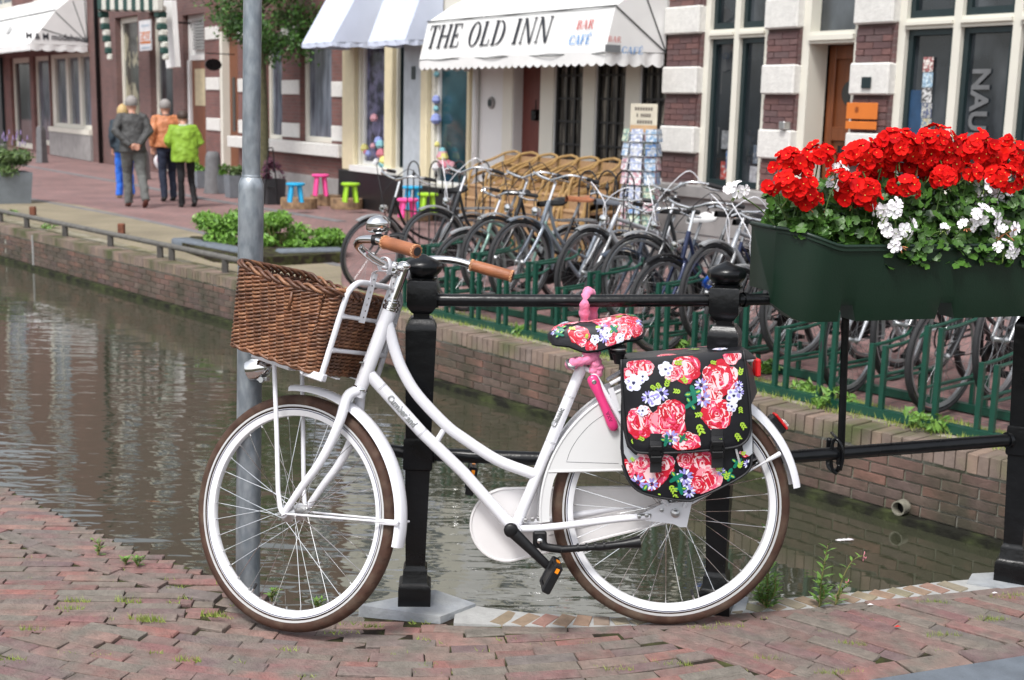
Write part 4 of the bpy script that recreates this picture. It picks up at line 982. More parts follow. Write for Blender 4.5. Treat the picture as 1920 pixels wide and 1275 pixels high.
for s_ in (1, -1):
    b1, b2 = barC + V((-.108, .2475*s_, .038)), barC + V((-.232, .287*s_, .004)); d = (b2 - b1).normalized(); L_ = (b2 - b1).length
    g_ = MB(); P = [b1 + d*t for t in (0, .002, .006, .03, .06, .09, L_ - .004, L_ - .001, L_)]; g_.tube(P, [.0135, .0165, .0165, .0175, .0180, .0176, .0172, .0165, .0135], 20)
    go = bb_(g_, 'grip', leather, steer=True, smooth=50)
    e_c = MB(); e_c.tube([b2 - d*.001, b2 + d*.0008], .0118, 18); bb_(e_c, 'grip_end', black_rubber, go, steer=True)
    st_ = MB(); Mg = axis_m(b1, d)
    for zz, sg in ((.005, 1), (L_ - .005, -1)):
        pts = []
        for i in range(48): a = 2*math.pi*i/48; pts.append(Mg @ V((.0174*math.cos(a), .0174*math.sin(a), zz + (.0035 if i % 4 < 2 else -.0035))))
        st_.tube(pts, .0011, 4, closed=True)
    bb_(st_, 'stitching', stitch_m, go, steer=True)
# bell on the near grip's inner end
bell_c = barC + V((-.082, .238, .046)); Mb = axis_m(bell_c + V((-.0, -.006, .012)), V((.12, .0, 1)))
mb = MB(); mb.lathe([(.004, .0), (.009, .004), (.009, .008), (.024, .012), (.0315, .018), (.0325, .023), (.031, .024), (.0325, .026), (.030, .038), (.022, .048), (.010, .0535), (.001, .0545)], 30, M=Mb)
bo_ = bb_(mb, 'bell', chrome, steer=True, smooth=50)
mb = MB(); mb.tube([bell_c + V((-.03, -.012, .012)), bell_c + V((-.05, -.026, .016)), bell_c + V((-.062, -.034, .013))], [(.004, .006), (.004, .008), (.004, .010)], 8); mb.tube([bell_c + V((.014, 0, .0)), bell_c + V((-.014, -.004, .0))], .0145, 14); bb_(mb, 'bell_lever', black_plastic, bo_, steer=True)
# ---- front carrier: ladder frame, floor, stays, strap
CL, CV = V((.935, 0, .752)), V((.866, 0, .965))        # foot and head of the ladder legs
def lad(l, t): return V((lerp(CL.x, CV.x, t), l, lerp(CL.z, CV.z, t)))
mb = MB()
U = [lad(.145, -.02), lad(.145, .5), lad(.145, .93), lad(.138, 1.07), lad(.112, 1.17), lad(.075, 1.20), lad(0, 1.20), lad(-.075, 1.20), lad(-.112, 1.17), lad(-.138, 1.07), lad(-.145, .93), lad(-.145, .5), lad(-.145, -.02)]
mb.tube(spline(U, 4), .0085, 14)
for t in (.30, .74): mb.tube([lad(-.145, t), lad(-.128, t), lad(-.11, t), lad(.11, t), lad(.128, t), lad(.145, t)], [.010, .0085, .0065, .0065, .0085, .010], 12)
lo_ = bb_(mb, 'front_carrier', white_paint, steer=True, smooth=50)
fd = (V((1.245, 0, .838)) - CL).normalized(); fl = (V((1.245, 0, .838)) - CL).length; fn = V((-fd.z, 0, fd.x))
FM_b = frame_m(CL - fn*.012, fd, V((0, 1, 0)), fn)
mb = MB()
for s_ in (1, -1):
    mb.box((-.012, .145*s_ - .012, -.012), (.062, .145*s_ + .012, .010), M=FM_b, bev=.003)
    mb.tube([FM_b @ V((.05, .145*s_, 0)), FM_b @ V((.11, .125*s_, 0)), FM_b @ V((.26, .10*s_, 0))], [(.007, .012), (.007, .008), (.007, .007)], 10, flat=(0, 0, 1))
    mb.box((.0, .06*s_ - .010, -.004), (.30, .06*s_ + .010, 0), M=FM_b)
    mb.tube([FM_b @ V((.055, .159*s_, -.002)), FM_b @ V((.055, .163*s_, -.002))], .0055, 8)
for x in (.07, .16, .25): mb.box((x, -.125, -.007), (x + .022, .125, -.003), M=FM_b)
mb.box((.16, .035, -.024), (.30, .075, -.006), M=FM_b, bev=.002)
bb_(mb, 'carrier_floor', white_paint, lo_, steer=True, smooth=40)
mb = MB()
for s_ in (1, -1):
    a = FM_b @ V((.222, .07*s_, -.006)); b_ = FH + V((.008, .062*s_, .018)); mb.tube([a, lerp(a, b_, .5), b_ + V((.006, .002*s_, .05)), b_ + V((-.002, 0, 0)), FH + V((-.006, .060*s_, -.004))], [.0068, .0068, .0068, .0072, .0085], 12)
bb_(mb, 'carrier_stay', white_paint, lo_, steer=True, smooth=50)
hole_m = mat('punched_hole', (.03, .03, .03), .8)
mb = MB(); ho = MB(); bo2 = MB()
for s_ in (1, -1):
    a, b_ = lad(.045*s_, .70), lad(.055*s_, 1.42); d = (b_ - a).normalized(); off = V((-.0095, 0, -.003))
    mb.tube([a + off, lerp(a, b_, .9) + off], [(.0095, .0014)]*2, 10, flat=(.6, .8, .15), cap=True)
    nrm = d.cross(V((0, 1, 0)))
    Ms = frame_m(a + off, V((0, 1, 0)), d, V((0, 1, 0)).cross(d)); 
    cl = barC + V((.006, .052*s_, .006))
    mb.tube(spline([b_ - d*.05 + off, b_ + off + V((.006, 0, -.012)), cl + V((-.016, .004*s_, -.020))], 4), [(.009, .002)]*9, 8, flat=(0, 1, 0))
    mb.tube(spline([cl + V((-.012, 0, -.028)), cl + V((-.020, 0, -.008)), cl + V((-.012, 0, .015)), cl + V((.006, 0, .018)), cl + V((.018, 0, .004)), cl + V((.014, 0, -.014)), cl + V((-.002, 0, -.020))], 4), [(.0022, .011)]*25, 8, flat=(1, 0, 0))
    for k in range(7):
        p = lerp(a, b_, .10 + .115*k) + off + V((-.0018, 0, 0)); (bo2 if k in (2, 4) else ho).lathe([(.0045 if k in (2, 4) else .0024, 0), (.004 if k in (2, 4) else .0022, .0012), (.001, .002 if k in (2, 4) else .0013)], 8, M=axis_m(p, V((-1, 0, -.3))))
bb_(mb, 'carrier_strap', white_paint, lo_, steer=True, smooth=40); bb_(ho, 'strap_holes', hole_m, lo_, steer=True); bb_(bo2, 'strap_bolts', steel, lo_, steer=True)
# ---- headlamp
lc = V((1.265, .0, .768)); Ml = axis_m(lc, V((1, 0, -.22)))
mb = MB(); mb.lathe([(.004, -.052), (.020, -.046), (.030, -.030), (.036, -.005), (.038, .012), (.037, .018), (.033, .020)], 26, M=Ml)
la = bb_(mb, 'headlamp', chrome, steer=True, smooth=40)
mb = MB(); mb.lathe([(.033, .0185), (.026, .024), (.012, .027), (.001, .028)], 22, M=Ml); bb_(mb, 'lamp_lens', mat('lamp_glass', (.7, .7, .7), .15, .2, var=.1, vs=100, bump=.5, bs=200), la, steer=True)
mb = MB(); mb.box((-.03, -.003, -.01), (.0, .003, .04), M=Matrix.Translation(lc + V((-.01, 0, 0)))); mb.tube([lc + V((-.030, .012, -.034)), lc + V((-.030, .020, -.034))], .009, 10); mb.box((-.045, -.004, -.036), (-.01, .012, -.026), M=Matrix.Translation(lc)); bb_(mb, 'lamp_bracket', steel, la, steer=True)
# ---- seat post, spring saddle
mb = MB(); d = (sT - sB).normalized(); mb.tube([sT, sT + d*.105], .0125, 14); bb_(mb, 'seat_post', chrome)
mb = MB(); mb.tube([sT - d*.012, sT + d*.006], .0195, 16); mb.tube([sT + V((-.022, -.014, 0)), sT + V((-.022, .016, 0))], .006, 8); bb_(mb, 'seat_clamp', steel)
SF = bq(1026, 614); SB_ = bq(1203, 604); SL = (SF - SB_).length; sfd = (SF - SB_).normalized(); sup = V((-sfd.z, 0, sfd.x))
def saddle_pt(u, w, h=0.0):
    """u 0 back .. 1 nose, w -1..1 round the section over the top"""
    hw = interp([(0, .046), (.04, .074), (.15, .094), (.3, .092), (.45, .072), (.6, .052), (.8, .042), (.93, .034), (.985, .022), (1.0, .004)], u)
    top = interp([(0, .002), (.06, .016), (.2, .022), (.4, .014), (.6, .008), (.8, .008), (.93, .000), (1.0, -.018)], u)
    drop = interp([(0, .040), (.1, .058), (.3, .066), (.5, .078), (.65, .078), (.8, .060), (.95, .046), (1, .016)], u)
    a = w * R(100); x = SB_ + sfd * (u * SL * 1.0)
    y = hw * math.sin(a) / math.sin(R(100)) if abs(a) > R(90) else hw * math.copysign(abs(math.sin(a)) ** .8, a)
    z = top - drop * (1 - math.cos(a)) ** 1.25 / (1 - math.cos(R(100))) ** 1.25 * 1.0
    nrm = V((0, math.sin(a), math.cos(a)))
    return x + V((0, y, 0)) + sup * z + (V((0, nrm.y, 0)) + sup * nrm.z) * h
mb = MB(); mb.grid(lambda i, j: saddle_pt(i, -1 + 2*j), 28, 24); fabric_black = mat('black_fabric', (.010, .010, .014), .5, var=.1, bump=.12, bs=60, sheen=.1)
sad = bb_(mb, 'saddle', fabric_black, smooth=True)
mb = MB(); mb.grid(lambda i, j: saddle_pt(lerp(.03, .97, i), -1 + 2*j) * 1.0 + sup * -.004 if abs(2*j-1) > .98 else lerp(saddle_pt(lerp(.03, .97, i), 1), saddle_pt(lerp(.03, .97, i), -1), 1 - j) + sup * .004, 16, 8); bb_(mb, 'saddle_underside', black_plastic, sad, smooth=True)
mb = MB(); cb = sT + d*.075
for s_ in (1, -1): mb.tube(spline([bq(1155, 652) + V((0, .045*s_, .02)), bq(1110, 652) + V((0, .03*s_, 0)), bq(1060, 640) + V((0, .018*s_, .0)), bq(1045, 628)], 4), .006, 8)
mb.box((-.028, -.03, -.014), (.028, .03, .012), M=Matrix.Translation(cb + V((0, 0, .008))), bev=.005); bb_(mb, 'saddle_rails', black_plastic, smooth=40)
for s_ in (1, -1):
    c0 = bq(1160, 652, .045) if s_ == 1 else bq(1160, 652, .045) + V((0, -.09, 0)); mb = MB()
    mb.lathe([(.021, .006), (.023, .002), (.023, -.004), (.019, -.006), (.020, -.010), (.022, -.012), (.0215, -.016)] + [(r_, -.018 - .0026*i) for i in range(10) for r_ in (.0185 - i*.0006, )] + [(.012, -.046), (.001, -.048)], 18, M=Matrix.Translation(c0)); sp_o = bb_(mb, 'saddle_spring', black_plastic, smooth=30)
    mb = MB(); mb.lathe([(.0235, -.001), (.0240, -.003), (.0235, -.005)], 18, M=Matrix.Translation(c0)); bb_(mb, 'spring_cap', steel, sp_o)
# ---- rear carrier, lamp, reflectors
mb = MB(); yv = bq(1300, 672, .06)
for s_ in (1, -1):
    mb.tube([bq(1190, 682) + V((0, .05*s_, 0)), bq(1385, 669) + V((0, .055*s_, 0)), bq(1403, 669) + V((0, .05*s_, 0))], [.008, .009, .0095], 10)
    mb.tube([bq(1380, 670) + V((0, .058*s_, 0)), bq(1275, 940) + V((0, .068*s_, 0))], .006, 10); mb.tube([bq(1200, 682) + V((0, .055*s_, 0)), bq(1141, 716) + V((0, .04*s_, 0))], .0055, 8)
    mb.box((-.035, -.003, -.008), (.035, .003, .008), M=axis_m(bq(1148, 745) + V((0, .045*s_, 0)), V((0, 1, 0)), V((.9, 0, -.3))) @ Matrix.Rotation(R(90), 4, 'X'))
for x in (1200, 1260, 1320, 1385): mb.tube([bq(x, 676) + V((0, -.055, 0)), bq(x, 676) + V((0, .055, 0))], .006, 8)
bb_(mb, 'rear_carrier', white_paint, smooth=45)
red_glass = mat('red_reflector', (.62, .012, .015), .25, var=.1, vs=80, bump=.3, bs=250)
mb = MB(); mb.box((-.009, -.03, -.026), (.007, .03, .026), M=Matrix.Translation(bq(1417, 688)), bev=.004); rr_ = bb_(mb, 'carrier_reflector', red_glass, smooth=30)
mb = MB(); mb.tube([bq(1403, 669), bq(1410, 676), bq(1409, 700)], .003, 6); bb_(mb, 'reflector_bracket', steel, rr_)
# tail lamp on the mudguard
tl = bq(1462, 790); nrm = (tl - RH).normalized(); tg = V((nrm.z, 0, -nrm.x)); Mt = frame_m(RH + nrm*.384, tg, V((0, 1, 0)), nrm) if False else frame_m(RH + nrm*.383, V((0, 1, 0)), nrm.cross(V((0, 1, 0))), nrm)
mb = MB(); mb.box((-.020, -.030, 0), (.020, .030, .018), M=Mt, bev=.004); to_ = bb_(mb, 'tail_lamp', black_plastic, smooth=30)
mb = MB(); mb.box((-.019, -.029, .018), (.019, .029, .026), M=Mt, bev=.003); bb_(mb, 'red_lens', red_glass, to_)
mb = MB(); mb.box((-.016, .0, .0265), (.016, .025, .033), M=Mt, bev=.003); bb_(mb, 'clear_lens', mat('clear_lens', (.75, .7, .68), .2, .3, var=.2, vs=90, bump=.6, bs=300), to_)
mb = MB(); mb.box((-.010, -.006, 0), (.010, .006, .0015), M=frame_m(RH + V((-.66, 0, .75)).normalized()*.3845, V((0, 1, 0)), V((-.66, 0, .75)).normalized().cross(V((0, 1, 0))), V((-.66, 0, .75)).normalized())); bb_(mb, 'guard_sticker', dark_line, RG)
# ================================================================ BASKET, PANNIER, LOCK, FLORAL PRINT
wicker = mat('wicker', (0,0,0), .42, ramp=[(.165, .068, .034), (.23, .098, .048), (.105, .042, .023), (.30, .14, .07), (.14, .055, .028)], var=.30, vs=55, bump=.2, bs=180, col2=(.07, .032, .018), c2s=16, dirt=.08)
BKM = BM @ G @ FM_b
bask = empty('wicker_basket', M=BKM, label='brown willow basket standing on the front carrier of the white bicycle', cat='basket')
def per(t, h, off=0.0):
    """point on the basket wall: t 0..1 round, h 0..1 up"""
    x0, x1 = lerp(.022, .000, h) - off, lerp(.322, .352, h) + off; yw = lerp(.162, .182, h) + off; r_ = .035
    segs = [(x1 - x0 - 2*r_, 0), (math.pi/2*r_, 1), (2*yw - 2*r_, 2), (math.pi/2*r_, 3), (x1 - x0 - 2*r_, 4), (math.pi/2*r_, 5), (2*yw - 2*r_, 6), (math.pi/2*r_, 7)]
    L_ = sum(a for a, _ in segs); d = (t % 1) * L_; k = 0
    while d > segs[k][0] and k < 7: d -= segs[k][0]; k += 1
    q = d / r_
    P = {0: (x0 + r_ + d, yw), 1: (x1 - r_ + r_*math.sin(q), yw - r_ + r_*math.cos(q)), 2: (x1, yw - r_ - d), 3: (x1 - r_ + r_*math.cos(q), -yw + r_ - r_*math.sin(q)), 4: (x1 - r_ - d, -yw), 5: (x0 + r_ - r_*math.sin(q), -yw + r_ - r_*math.cos(q)), 6: (x0, -yw + r_ + d), 7: (x0 + r_ - r_*math.cos(q), yw - r_ + r_*math.sin(q))}[k]
    sag = .014 * math.sin(math.pi * min(1, max(0, (P[0] - .0) / .35))) * (1 if abs(P[1]) > .1 else 0)
    return V((P[0], P[1], .004 + h * (.232 - sag * 1.0)))
def wnorm(t, h):
    a, b_ = per(t - .003, h), per(t + .003, h); d = (b_ - a); n = V((-d.y, d.x, 0)).normalized(); return n
NS = 46; rows = 21
random.seed(21)
mb = MB()
for k in range(NS): mb.tube([per((k + .0) / NS, h) + wnorm((k + .0) / NS, h) * .0 for h in (0, .25, .5, .75, 1)], .0034, 5)
bo1 = mb.build('basket_stakes', wicker, bask, local=True, smooth=True)
for rr in range(rows):
    mb = MB(); h = (rr + .5) / rows * .965; pj = rnd(0, .012)
    n_seg = NS // 2 * 7
    for s_ in (0, 1):
        pts = []; rs = []
        for i in range(n_seg):
            t = i / n_seg; ph = 2*math.pi * (NS/2) * t + math.pi*s_ + rr * math.pi * .9
            hh = h + .0045 / .23 * math.sin(ph + .6) + .004 * mnoise.noise(V((t*9, rr*.7, s_))); o_ = .0058 * math.cos(ph)
            pts.append(per(t, hh) + wnorm(t, hh) * (-o_)); rs.append(.0043 * (1 + .14 * mnoise.noise(V((t*14, rr, s_*3.3 + 5)))))
        mb.tube(pts, rs, 6, closed=True)
    mb.build('basket_weave', wicker, bask, local=True, smooth=True)
for nm, h, rad, hr, s3 in (('basket_rim', 1.0, .0052, .0092, 3), ('basket_foot', .012, .0045, .006, 2)):
    mb = MB(); n_seg = 300
    for s_ in range(s3):
        pts = []
        for i in range(n_seg):
            t = i / n_seg; ph = 2*math.pi * 13 * t + 2*math.pi*s_/s3
            pts.append(per(t, h) + wnorm(t, h) * (hr * math.cos(ph)) + V((0, 0, hr * .8 * math.sin(ph) + (.004 if h > .5 else 0))))
        mb.tube(pts, rad, 6, closed=True)
    mb.build(nm, wicker, bask, local=True, smooth=True)
mb = MB()
for k in range(30): 
    y = lerp(-.155, .155, k/29); mb.tube([V((.03, y, .004)), V((.315, y, .004))], .0052, 6)
mb.build('basket_floor', wicker, bask, local=True, smooth=True)
mb = MB()
for t in (.074,): mb.tube([per(t, .68, .008), per(t + .002, .92, .008)], .0045, 6)
mb.build('basket_peg', wicker, bask, local=True, smooth=True)

# ---- floral print: thin flat colour films following the cloth
CLR = [('crimson', (.50, .008, .025)), ('hot_pink', (.72, .06, .15)), ('light_pink', (.82, .27, .33)), ('pale_pink', (.86, .60, .62)), ('lilac', (.33, .30, .68)), ('lilac_white', (.74, .76, .90)), ('deep_green', (.005, .16, .10)), ('lime', (.36, .56, .05)), ('navy', (.02, .02, .09)), ('rose_red', (.58, .012, .035))]
CM = [mat('print_' + n_, c, .36, var=.10, vs=40, bump=.08, bs=300) for n_, c in CLR]
def blob(cx, cy, r, n=14, wob=.12, sx=1, sy=1, rot=0):
    ph = rnd(0, 6); out = []
    for i in range(n):
        a = 2*math.pi*i/n; q = r * (1 + wob*math.sin(3*a + ph) + wob*.6*math.sin(5*a + ph*2)); x, y = q*math.cos(a)*sx, q*math.sin(a)*sy
        out.append((cx + x*math.cos(rot) - y*math.sin(rot), cy + x*math.sin(rot) + y*math.cos(rot)))
    return out
def crescent(cx, cy, r, a0, sp, th, n=7):
    o = [(cx + r*math.cos(a0 + sp*i/n), cy + r*math.sin(a0 + sp*i/n)) for i in range(n + 1)]
    i_ = [(cx + (r - th*math.sin(math.pi*i/n) - .0004)*math.cos(a0 + sp*i/n), cy + (r - th*math.sin(math.pi*i/n) - .0004)*math.sin(a0 + sp*i/n)) for i in range(n, -1, -1)]
    return o + i_
def rose(cx, cy, r, pale=False):
    A = [(blob(cx, cy, r*1.0, 18, .07), 9 if not pale else 2)]
    n = 6; ph = rnd(0, 6)
    for k in range(n):
        a = ph + 2*math.pi*k/n + rnd(-.2, .2); d = r*rnd(.55, .66); x, y = cx + d*math.cos(a), cy + d*math.sin(a); rr = r*rnd(.40, .50)
        A += [(blob(x, y, rr*1.07, 12, .1), 3 if rnd(0, 1) < .55 else 0), (blob(x, y, rr, 12, .1), random.choice((9, 1, 9, 1, 0) if not pale else (2, 2, 1, 3))), (crescent(cx, cy, r*rnd(.80, .98), a - .42, .84, r*.12), random.choice((2, 3, 3)))]
        A.append((blob(cx + d*.72*math.cos(a), cy + d*.72*math.sin(a), rr*.62, 10, .1), random.choice((0, 9, 1))))
    A += [(blob(cx, cy, r*.54, 14, .08), 3), (blob(cx, cy, r*.50, 14, .08), 9)]
    for k in range(5):
        a = rnd(0, 6.28); q = r*(.46 - .075*k); A += [(crescent(cx, cy, q, a, rnd(2.2, 3.4), r*.10), random.choice((2, 3, 1))), (crescent(cx, cy, q*.82, a + 2.4, rnd(1.6, 2.4), r*.08), random.choice((0, 2, 1)))]
    A.append((blob(cx + r*.03, cy, r*.09, 8), 0)); return A
def daisy(cx, cy, r, wh=False):
    A = []; n = 11; ph = rnd(0, 6)
    for k in range(n):
        a = ph + 2*math.pi*k/n; d = r*.62; A.append((blob(cx + d*math.cos(a), cy + d*math.sin(a), r*.36, 8, .05, 1, .42, a), 5 if (wh or k % 3 == 0) else 4))
    A.append((blob(cx, cy, r*.2, 8), 8)); return A
def anem(cx, cy, r):
    A = []; ph = rnd(0, 6)
    for k in range(5):
        a = ph + 2*math.pi*k/5; A += [(blob(cx + r*.55*math.cos(a), cy + r*.55*math.sin(a), r*.46, 10, .08), 5), (blob(cx + r*.62*math.cos(a), cy + r*.62*math.sin(a), r*.2, 8, .1), random.choice((4, 5, 3)))]
    A += [(blob(cx, cy, r*.2, 8), 8)]; return A
def sprig(cx, cy, r, a=None):
    A = []; a = rnd(0, 6.28) if a is None else a
    for k in range(6):
        d = r*(.2 + .8*(k//2)/2.5); s_ = (1 if k % 2 else -1); b_ = a + s_*.7; x, y = cx + d*math.cos(a) + r*.26*math.cos(b_), cy + d*math.sin(a) + r*.26*math.sin(b_)
        A.append((blob(x, y, r*.25, 8, .05, 1, .45, b_), 7))
    return A
def leafy(cx, cy, r):
    A = []; ph = rnd(0, 6)
    for k in range(4):
        a = ph + 1.5*k + rnd(-.2, .2); A += [(blob(cx + r*.5*math.cos(a), cy + r*.5*math.sin(a), r*.5, 10, .06, 1, .55, a), 6), (blob(cx + r*.6*math.cos(a), cy + r*.6*math.sin(a), r*.28, 8, .05, 1, .4, a), 7 if k % 2 else 6)]
    return A
def lay(shapes, fmap, clip=None, h0=.0004, dh=.00003):
    mb = MB(); h = h0; dh = .0030 / max(1, len(shapes))
    for P, c in shapes:
        cx = sum(p[0] for p in P)/len(P); cy = sum(p[1] for p in P)/len(P)
        if clip and not clip((cx, cy)): continue
        if clip: P = [p if clip(p) else pull(p, (cx, cy), clip) for p in P]
        h += dh
        if len(P) >= 14 and len(P) % 2 == 0 and len(P) < 18:       # crescents: strips
            n = len(P)//2; vs = [fmap(p[0], p[1], h) for p in P]; mb.add(vs, [(i, i+1, len(P)-2-i, len(P)-1-i) for i in range(n-1)], c)
        else:
            vs = [fmap(cx, cy, h)] + [fmap((p[0]+cx)/2, (p[1]+cy)/2, h) for p in P] + [fmap(p[0], p[1], h) for p in P]; n = len(P)
            mb.add(vs, [(0, 1+i, 1+(i+1) % n) for i in range(n)] + [(1+i, 1+n+i, 1+n+(i+1) % n, 1+(i+1) % n) for i in range(n)], c)
    return mb
def pull(p, c, clip):
    a, b_ = 0.0, 1.0
    for _ in range(8):
        m_ = (a+b_)/2
        if clip((lerp(c[0], p[0], m_), lerp(c[1], p[1], m_))): a = m_
        else: b_ = m_
    return (lerp(c[0], p[0], a), lerp(c[1], p[1], a))
# ---- pannier bag
bag = empty('pannier_bag', M=BM @ Matrix.Translation((.0, .10, .60)), label='black double pannier bag printed with pink and red roses on the rear carrier', cat='bag')
Mp = Matrix(((1, 0, 0, 0), (0, 0, -1, 0), (0, 1, 0, 0), (0, 0, 0, 1)))
BODY = [(1168, 684), (1164, 760), (1163, 840), (1167, 872), (1178, 900), (1197, 920), (1232, 932), (1288, 939), (1308, 934), (1345, 918), (1385, 897), (1402, 884), (1409, 868), (1411, 820), (1408, 740), (1398, 664), (1300, 668), (1200, 676)]
FLAP = [(1165, 674), (1167, 740), (1172, 800), (1177, 828), (1186, 842), (1202, 849), (1260, 849), (1320, 845), (1374, 839), (1394, 831), (1405, 816), (1408, 790), (1403, 730), (1394, 657), (1340, 660), (1280, 664), (1215, 670)]
def bpl(p, l): return bq(p[0], p[1], l)
def puff(x, y):   # the cloth bulges a little
    u_, v_ = (x - 1287) / 130, (y - 800) / 150
    return max(0, 1 - u_*u_) * max(0, 1 - v_*v_) + .16 * mnoise.noise(V((x / 42, y / 58, 3.1))) + .07 * mnoise.noise(V((x / 15, y / 30, 7.7)))
def fill_panel(poly, l, bul, thick, name, m, parent):
    """closed slab: domed front following the outline"""
    mb = MB(); n = len(poly); cx = sum(p[0] for p in poly)/n; cy = sum(p[1] for p in poly)/n; R_ = 14; P2 = []
    for i in range(n):
        a, b_ = poly[i], poly[(i+1) % n]
        P2 += [(lerp(a[0], b_[0], k/5), lerp(a[1], b_[1], k/5)) for k in range(5)]
    n = len(P2); vs = []
    for j in range(1, R_ + 1):
        for p in P2:
            q = (lerp(cx, p[0], j/R_), lerp(cy, p[1], j/R_)); vs.append(bpl(q, l + bul * puff(*q) - (.003 if j == R_ else 0)))
    vs.append(bpl((cx, cy), l + bul)); c = len(vs) - 1; fs = [(c, i, (i+1) % n) for i in range(n)]
    for j in range(R_ - 1):
        for i in range(n): fs.append((j*n + i, (j+1)*n + i, (j+1)*n + (i+1) % n, j*n + (i+1) % n))
    b0 = len(vs); vs += [bpl(p, l - thick) for p in P2]; o_ = (R_-1)*n
    for i in range(n): fs.append((o_ + i, b0 + i, b0 + (i+1) % n, o_ + (i+1) % n))
    fs.append(tuple(b0 + i for i in range(n))[::-1])
    mb.add(vs, fs); mb.v = [BM @ p for p in mb.v]; return mb.build(name, m, parent, smooth=50)
fabric_black = mat('oilcloth_black', (.008, .008, .011), .36, var=.1, bump=.03, bs=250)
bodyo = fill_panel(BODY, .150, .016, .085, 'bag_body', fabric_black, bag)
flapo = fill_panel(FLAP, .166, .018, .006, 'bag_flap', fabric_black, bag)
binding = mat('black_binding', (.012, .012, .014), .55)
for poly, l, nm, par, k0, k1 in ((FLAP, .165, 'flap_binding', flapo, 0, 13), (BODY, .149, 'body_binding', bodyo, 3, 13)):
    mb = MB(); mb.tube([BM @ p for p in spline([bpl(p, l + .018*puff(*p) - .001) for p in poly[k0:k1+1]], 4)], .0036, 7); mb.build(nm, binding, par, smooth=True)
# far side twin bag and the yoke over the carrier
fill_far = MB(); P = [bpl(p, 0) for p in BODY]; fill_far.prism([(p.x - .012, p.z) for p in P], .075, .165, M=Mp); fill_far.v = [BM @ p for p in fill_far.v]; fill_far.build('far_bag', fabric_black, bag)
mb = MB(); T0, T1 = bpl((1172, 676), 0), bpl((1392, 658), 0)
for i in range(10):
    a, b_ = i/10, (i+1)/10
    ya, yb = lerp(.168, -.165, a), lerp(.168, -.165, b_); za, zb = .012*math.sin(math.pi*a), .012*math.sin(math.pi*b_)
    mb.quad(V((T0.x, ya, T0.z + za - .003)), V((T1.x, ya, T1.z + za - .003)), V((T1.x, yb, T1.z + zb - .003)), V((T0.x, yb, T0.z + zb - .003)))
    mb.quad(V((T0.x, ya, T0.z + za)), V((T0.x, yb, T0.z + zb)), V((T1.x, yb, T1.z + zb)), V((T1.x, ya, T1.z + za)))
mb.v = [BM @ p for p in mb.v]; yoke = mb.build('bag_yoke', fabric_black, bag)
mb = MB(); f0 = bpl((1396, 690), .10); mb.add([bpl((1394, 668), .15), bpl((1410, 690), .06), bpl((1420, 735), .05), bpl((1408, 760), .14), bpl((1400, 700), .14)], [(0, 4, 1), (1, 4, 3, 2)]); mb.v = [BM @ p for p in mb.v]; mb.build('side_gusset', fabric_black, bag)
random.seed(77)
sh = []
for (x, y, r, pl) in ((1200, 792, 29, 0), (1252, 790, 33, 1), (1262, 772, 22, 0), (1349, 712, 33, 0), (1330, 742, 22, 1), (1344, 776, 29, 0), (1286, 690, 27, 0), (1262, 700, 15, 1), (1195, 684, 18, 0), (1212, 690, 14, 1), (1288, 838, 27, 0), (1372, 667, 16, 1), (1178, 700, 12, 0)): sh += rose(x, y, r, pl)
for (x, y, r) in ((1188, 718, 17), (1205, 706, 12), (1248, 692, 15), (1226, 748, 15), (1376, 742, 15), (1205, 770, 11), (1372, 762, 11)): sh += anem(x, y, r)
for (x, y, r) in ((1240, 738, 15), (1318, 748, 16), (1315, 722, 14), (1258, 820, 15), (1215, 745, 13), (1386, 735, 10), (1385, 722, 9)): sh += daisy(x, y, r)
for (x, y, r) in ((1300, 738, 17), (1295, 757, 14), (1250, 826, 12), (1280, 822, 10)): sh += leafy(x, y, r)
for (x, y, r, a) in ((1262, 680, 14, 0), (1290, 720, 14, 4), (1278, 735, 13, 3.3), (1308, 792, 20, 1.2), (1320, 776, 14, 3), (1248, 728, 15, 5), (1386, 706, 14, 5), (1388, 790, 14, 1), (1230, 716, 12, 1), (1218, 722, 12, .6), (1378, 810, 15, 1), (1330, 678, 11, .2), (1185, 836, 10, 4.5), (1210, 826, 11, 3.6), (1388, 760, 12, 1.5), (1340, 826, 11, 0)): sh += sprig(x, y, r, a)
FL_IN = [(lerp(1287, p[0], .965), lerp(757, p[1], .955)) for p in FLAP]
pr_f = lay(sh, lambda x, y, h: BM @ bpl((x, y), .166 + .018*puff(x, y) + h*1.6), lambda p: inpoly(p, FL_IN)); pr_f.build('rose_print', CM, flapo)
sh = []
for (x, y, r, pl) in ((1176, 880, 17, 0), (1222, 888, 30, 0), (1205, 868, 18, 1), (1245, 872, 20, 0), (1316, 868, 28, 0), (1328, 902, 27, 1), (1285, 862, 16, 0), (1398, 846, 11, 0), (1308, 908, 16, 0)): sh += rose(x, y, r, pl)
for (x, y, r) in ((1196, 905, 16), (1222, 908, 13), (1284, 894, 17), (1292, 922, 13), (1402, 870, 9), (1288, 908, 9), (1352, 884, 9)): sh += daisy(x, y, r)
for (x, y, r) in ((1205, 922, 16), (1268, 896, 15), (1275, 916, 13), (1366, 890, 14), (1382, 868, 12)): sh += leafy(x, y, r)
for (x, y, r, a) in ((1255, 908, 16, 1), (1262, 925, 14, 1), (1360, 902, 15, 5), (1385, 880, 14, 5), (1392, 856, 12, 5), (1232, 924, 12, 1), (1340, 880, 12, 0), (1190, 866, 9, 4)): sh += sprig(x, y, r, a)
BD_IN = [(lerp(1287, p[0], .965), lerp(800, p[1], .972)) for p in BODY]
pr_b = lay(sh, lambda x, y, h: BM @ bpl((x, y), .150 + .016*puff(x, y) + h*1.6), lambda p: inpoly(p, BD_IN) and p[1] > 846); pr_b.build('rose_print', CM, bodyo)
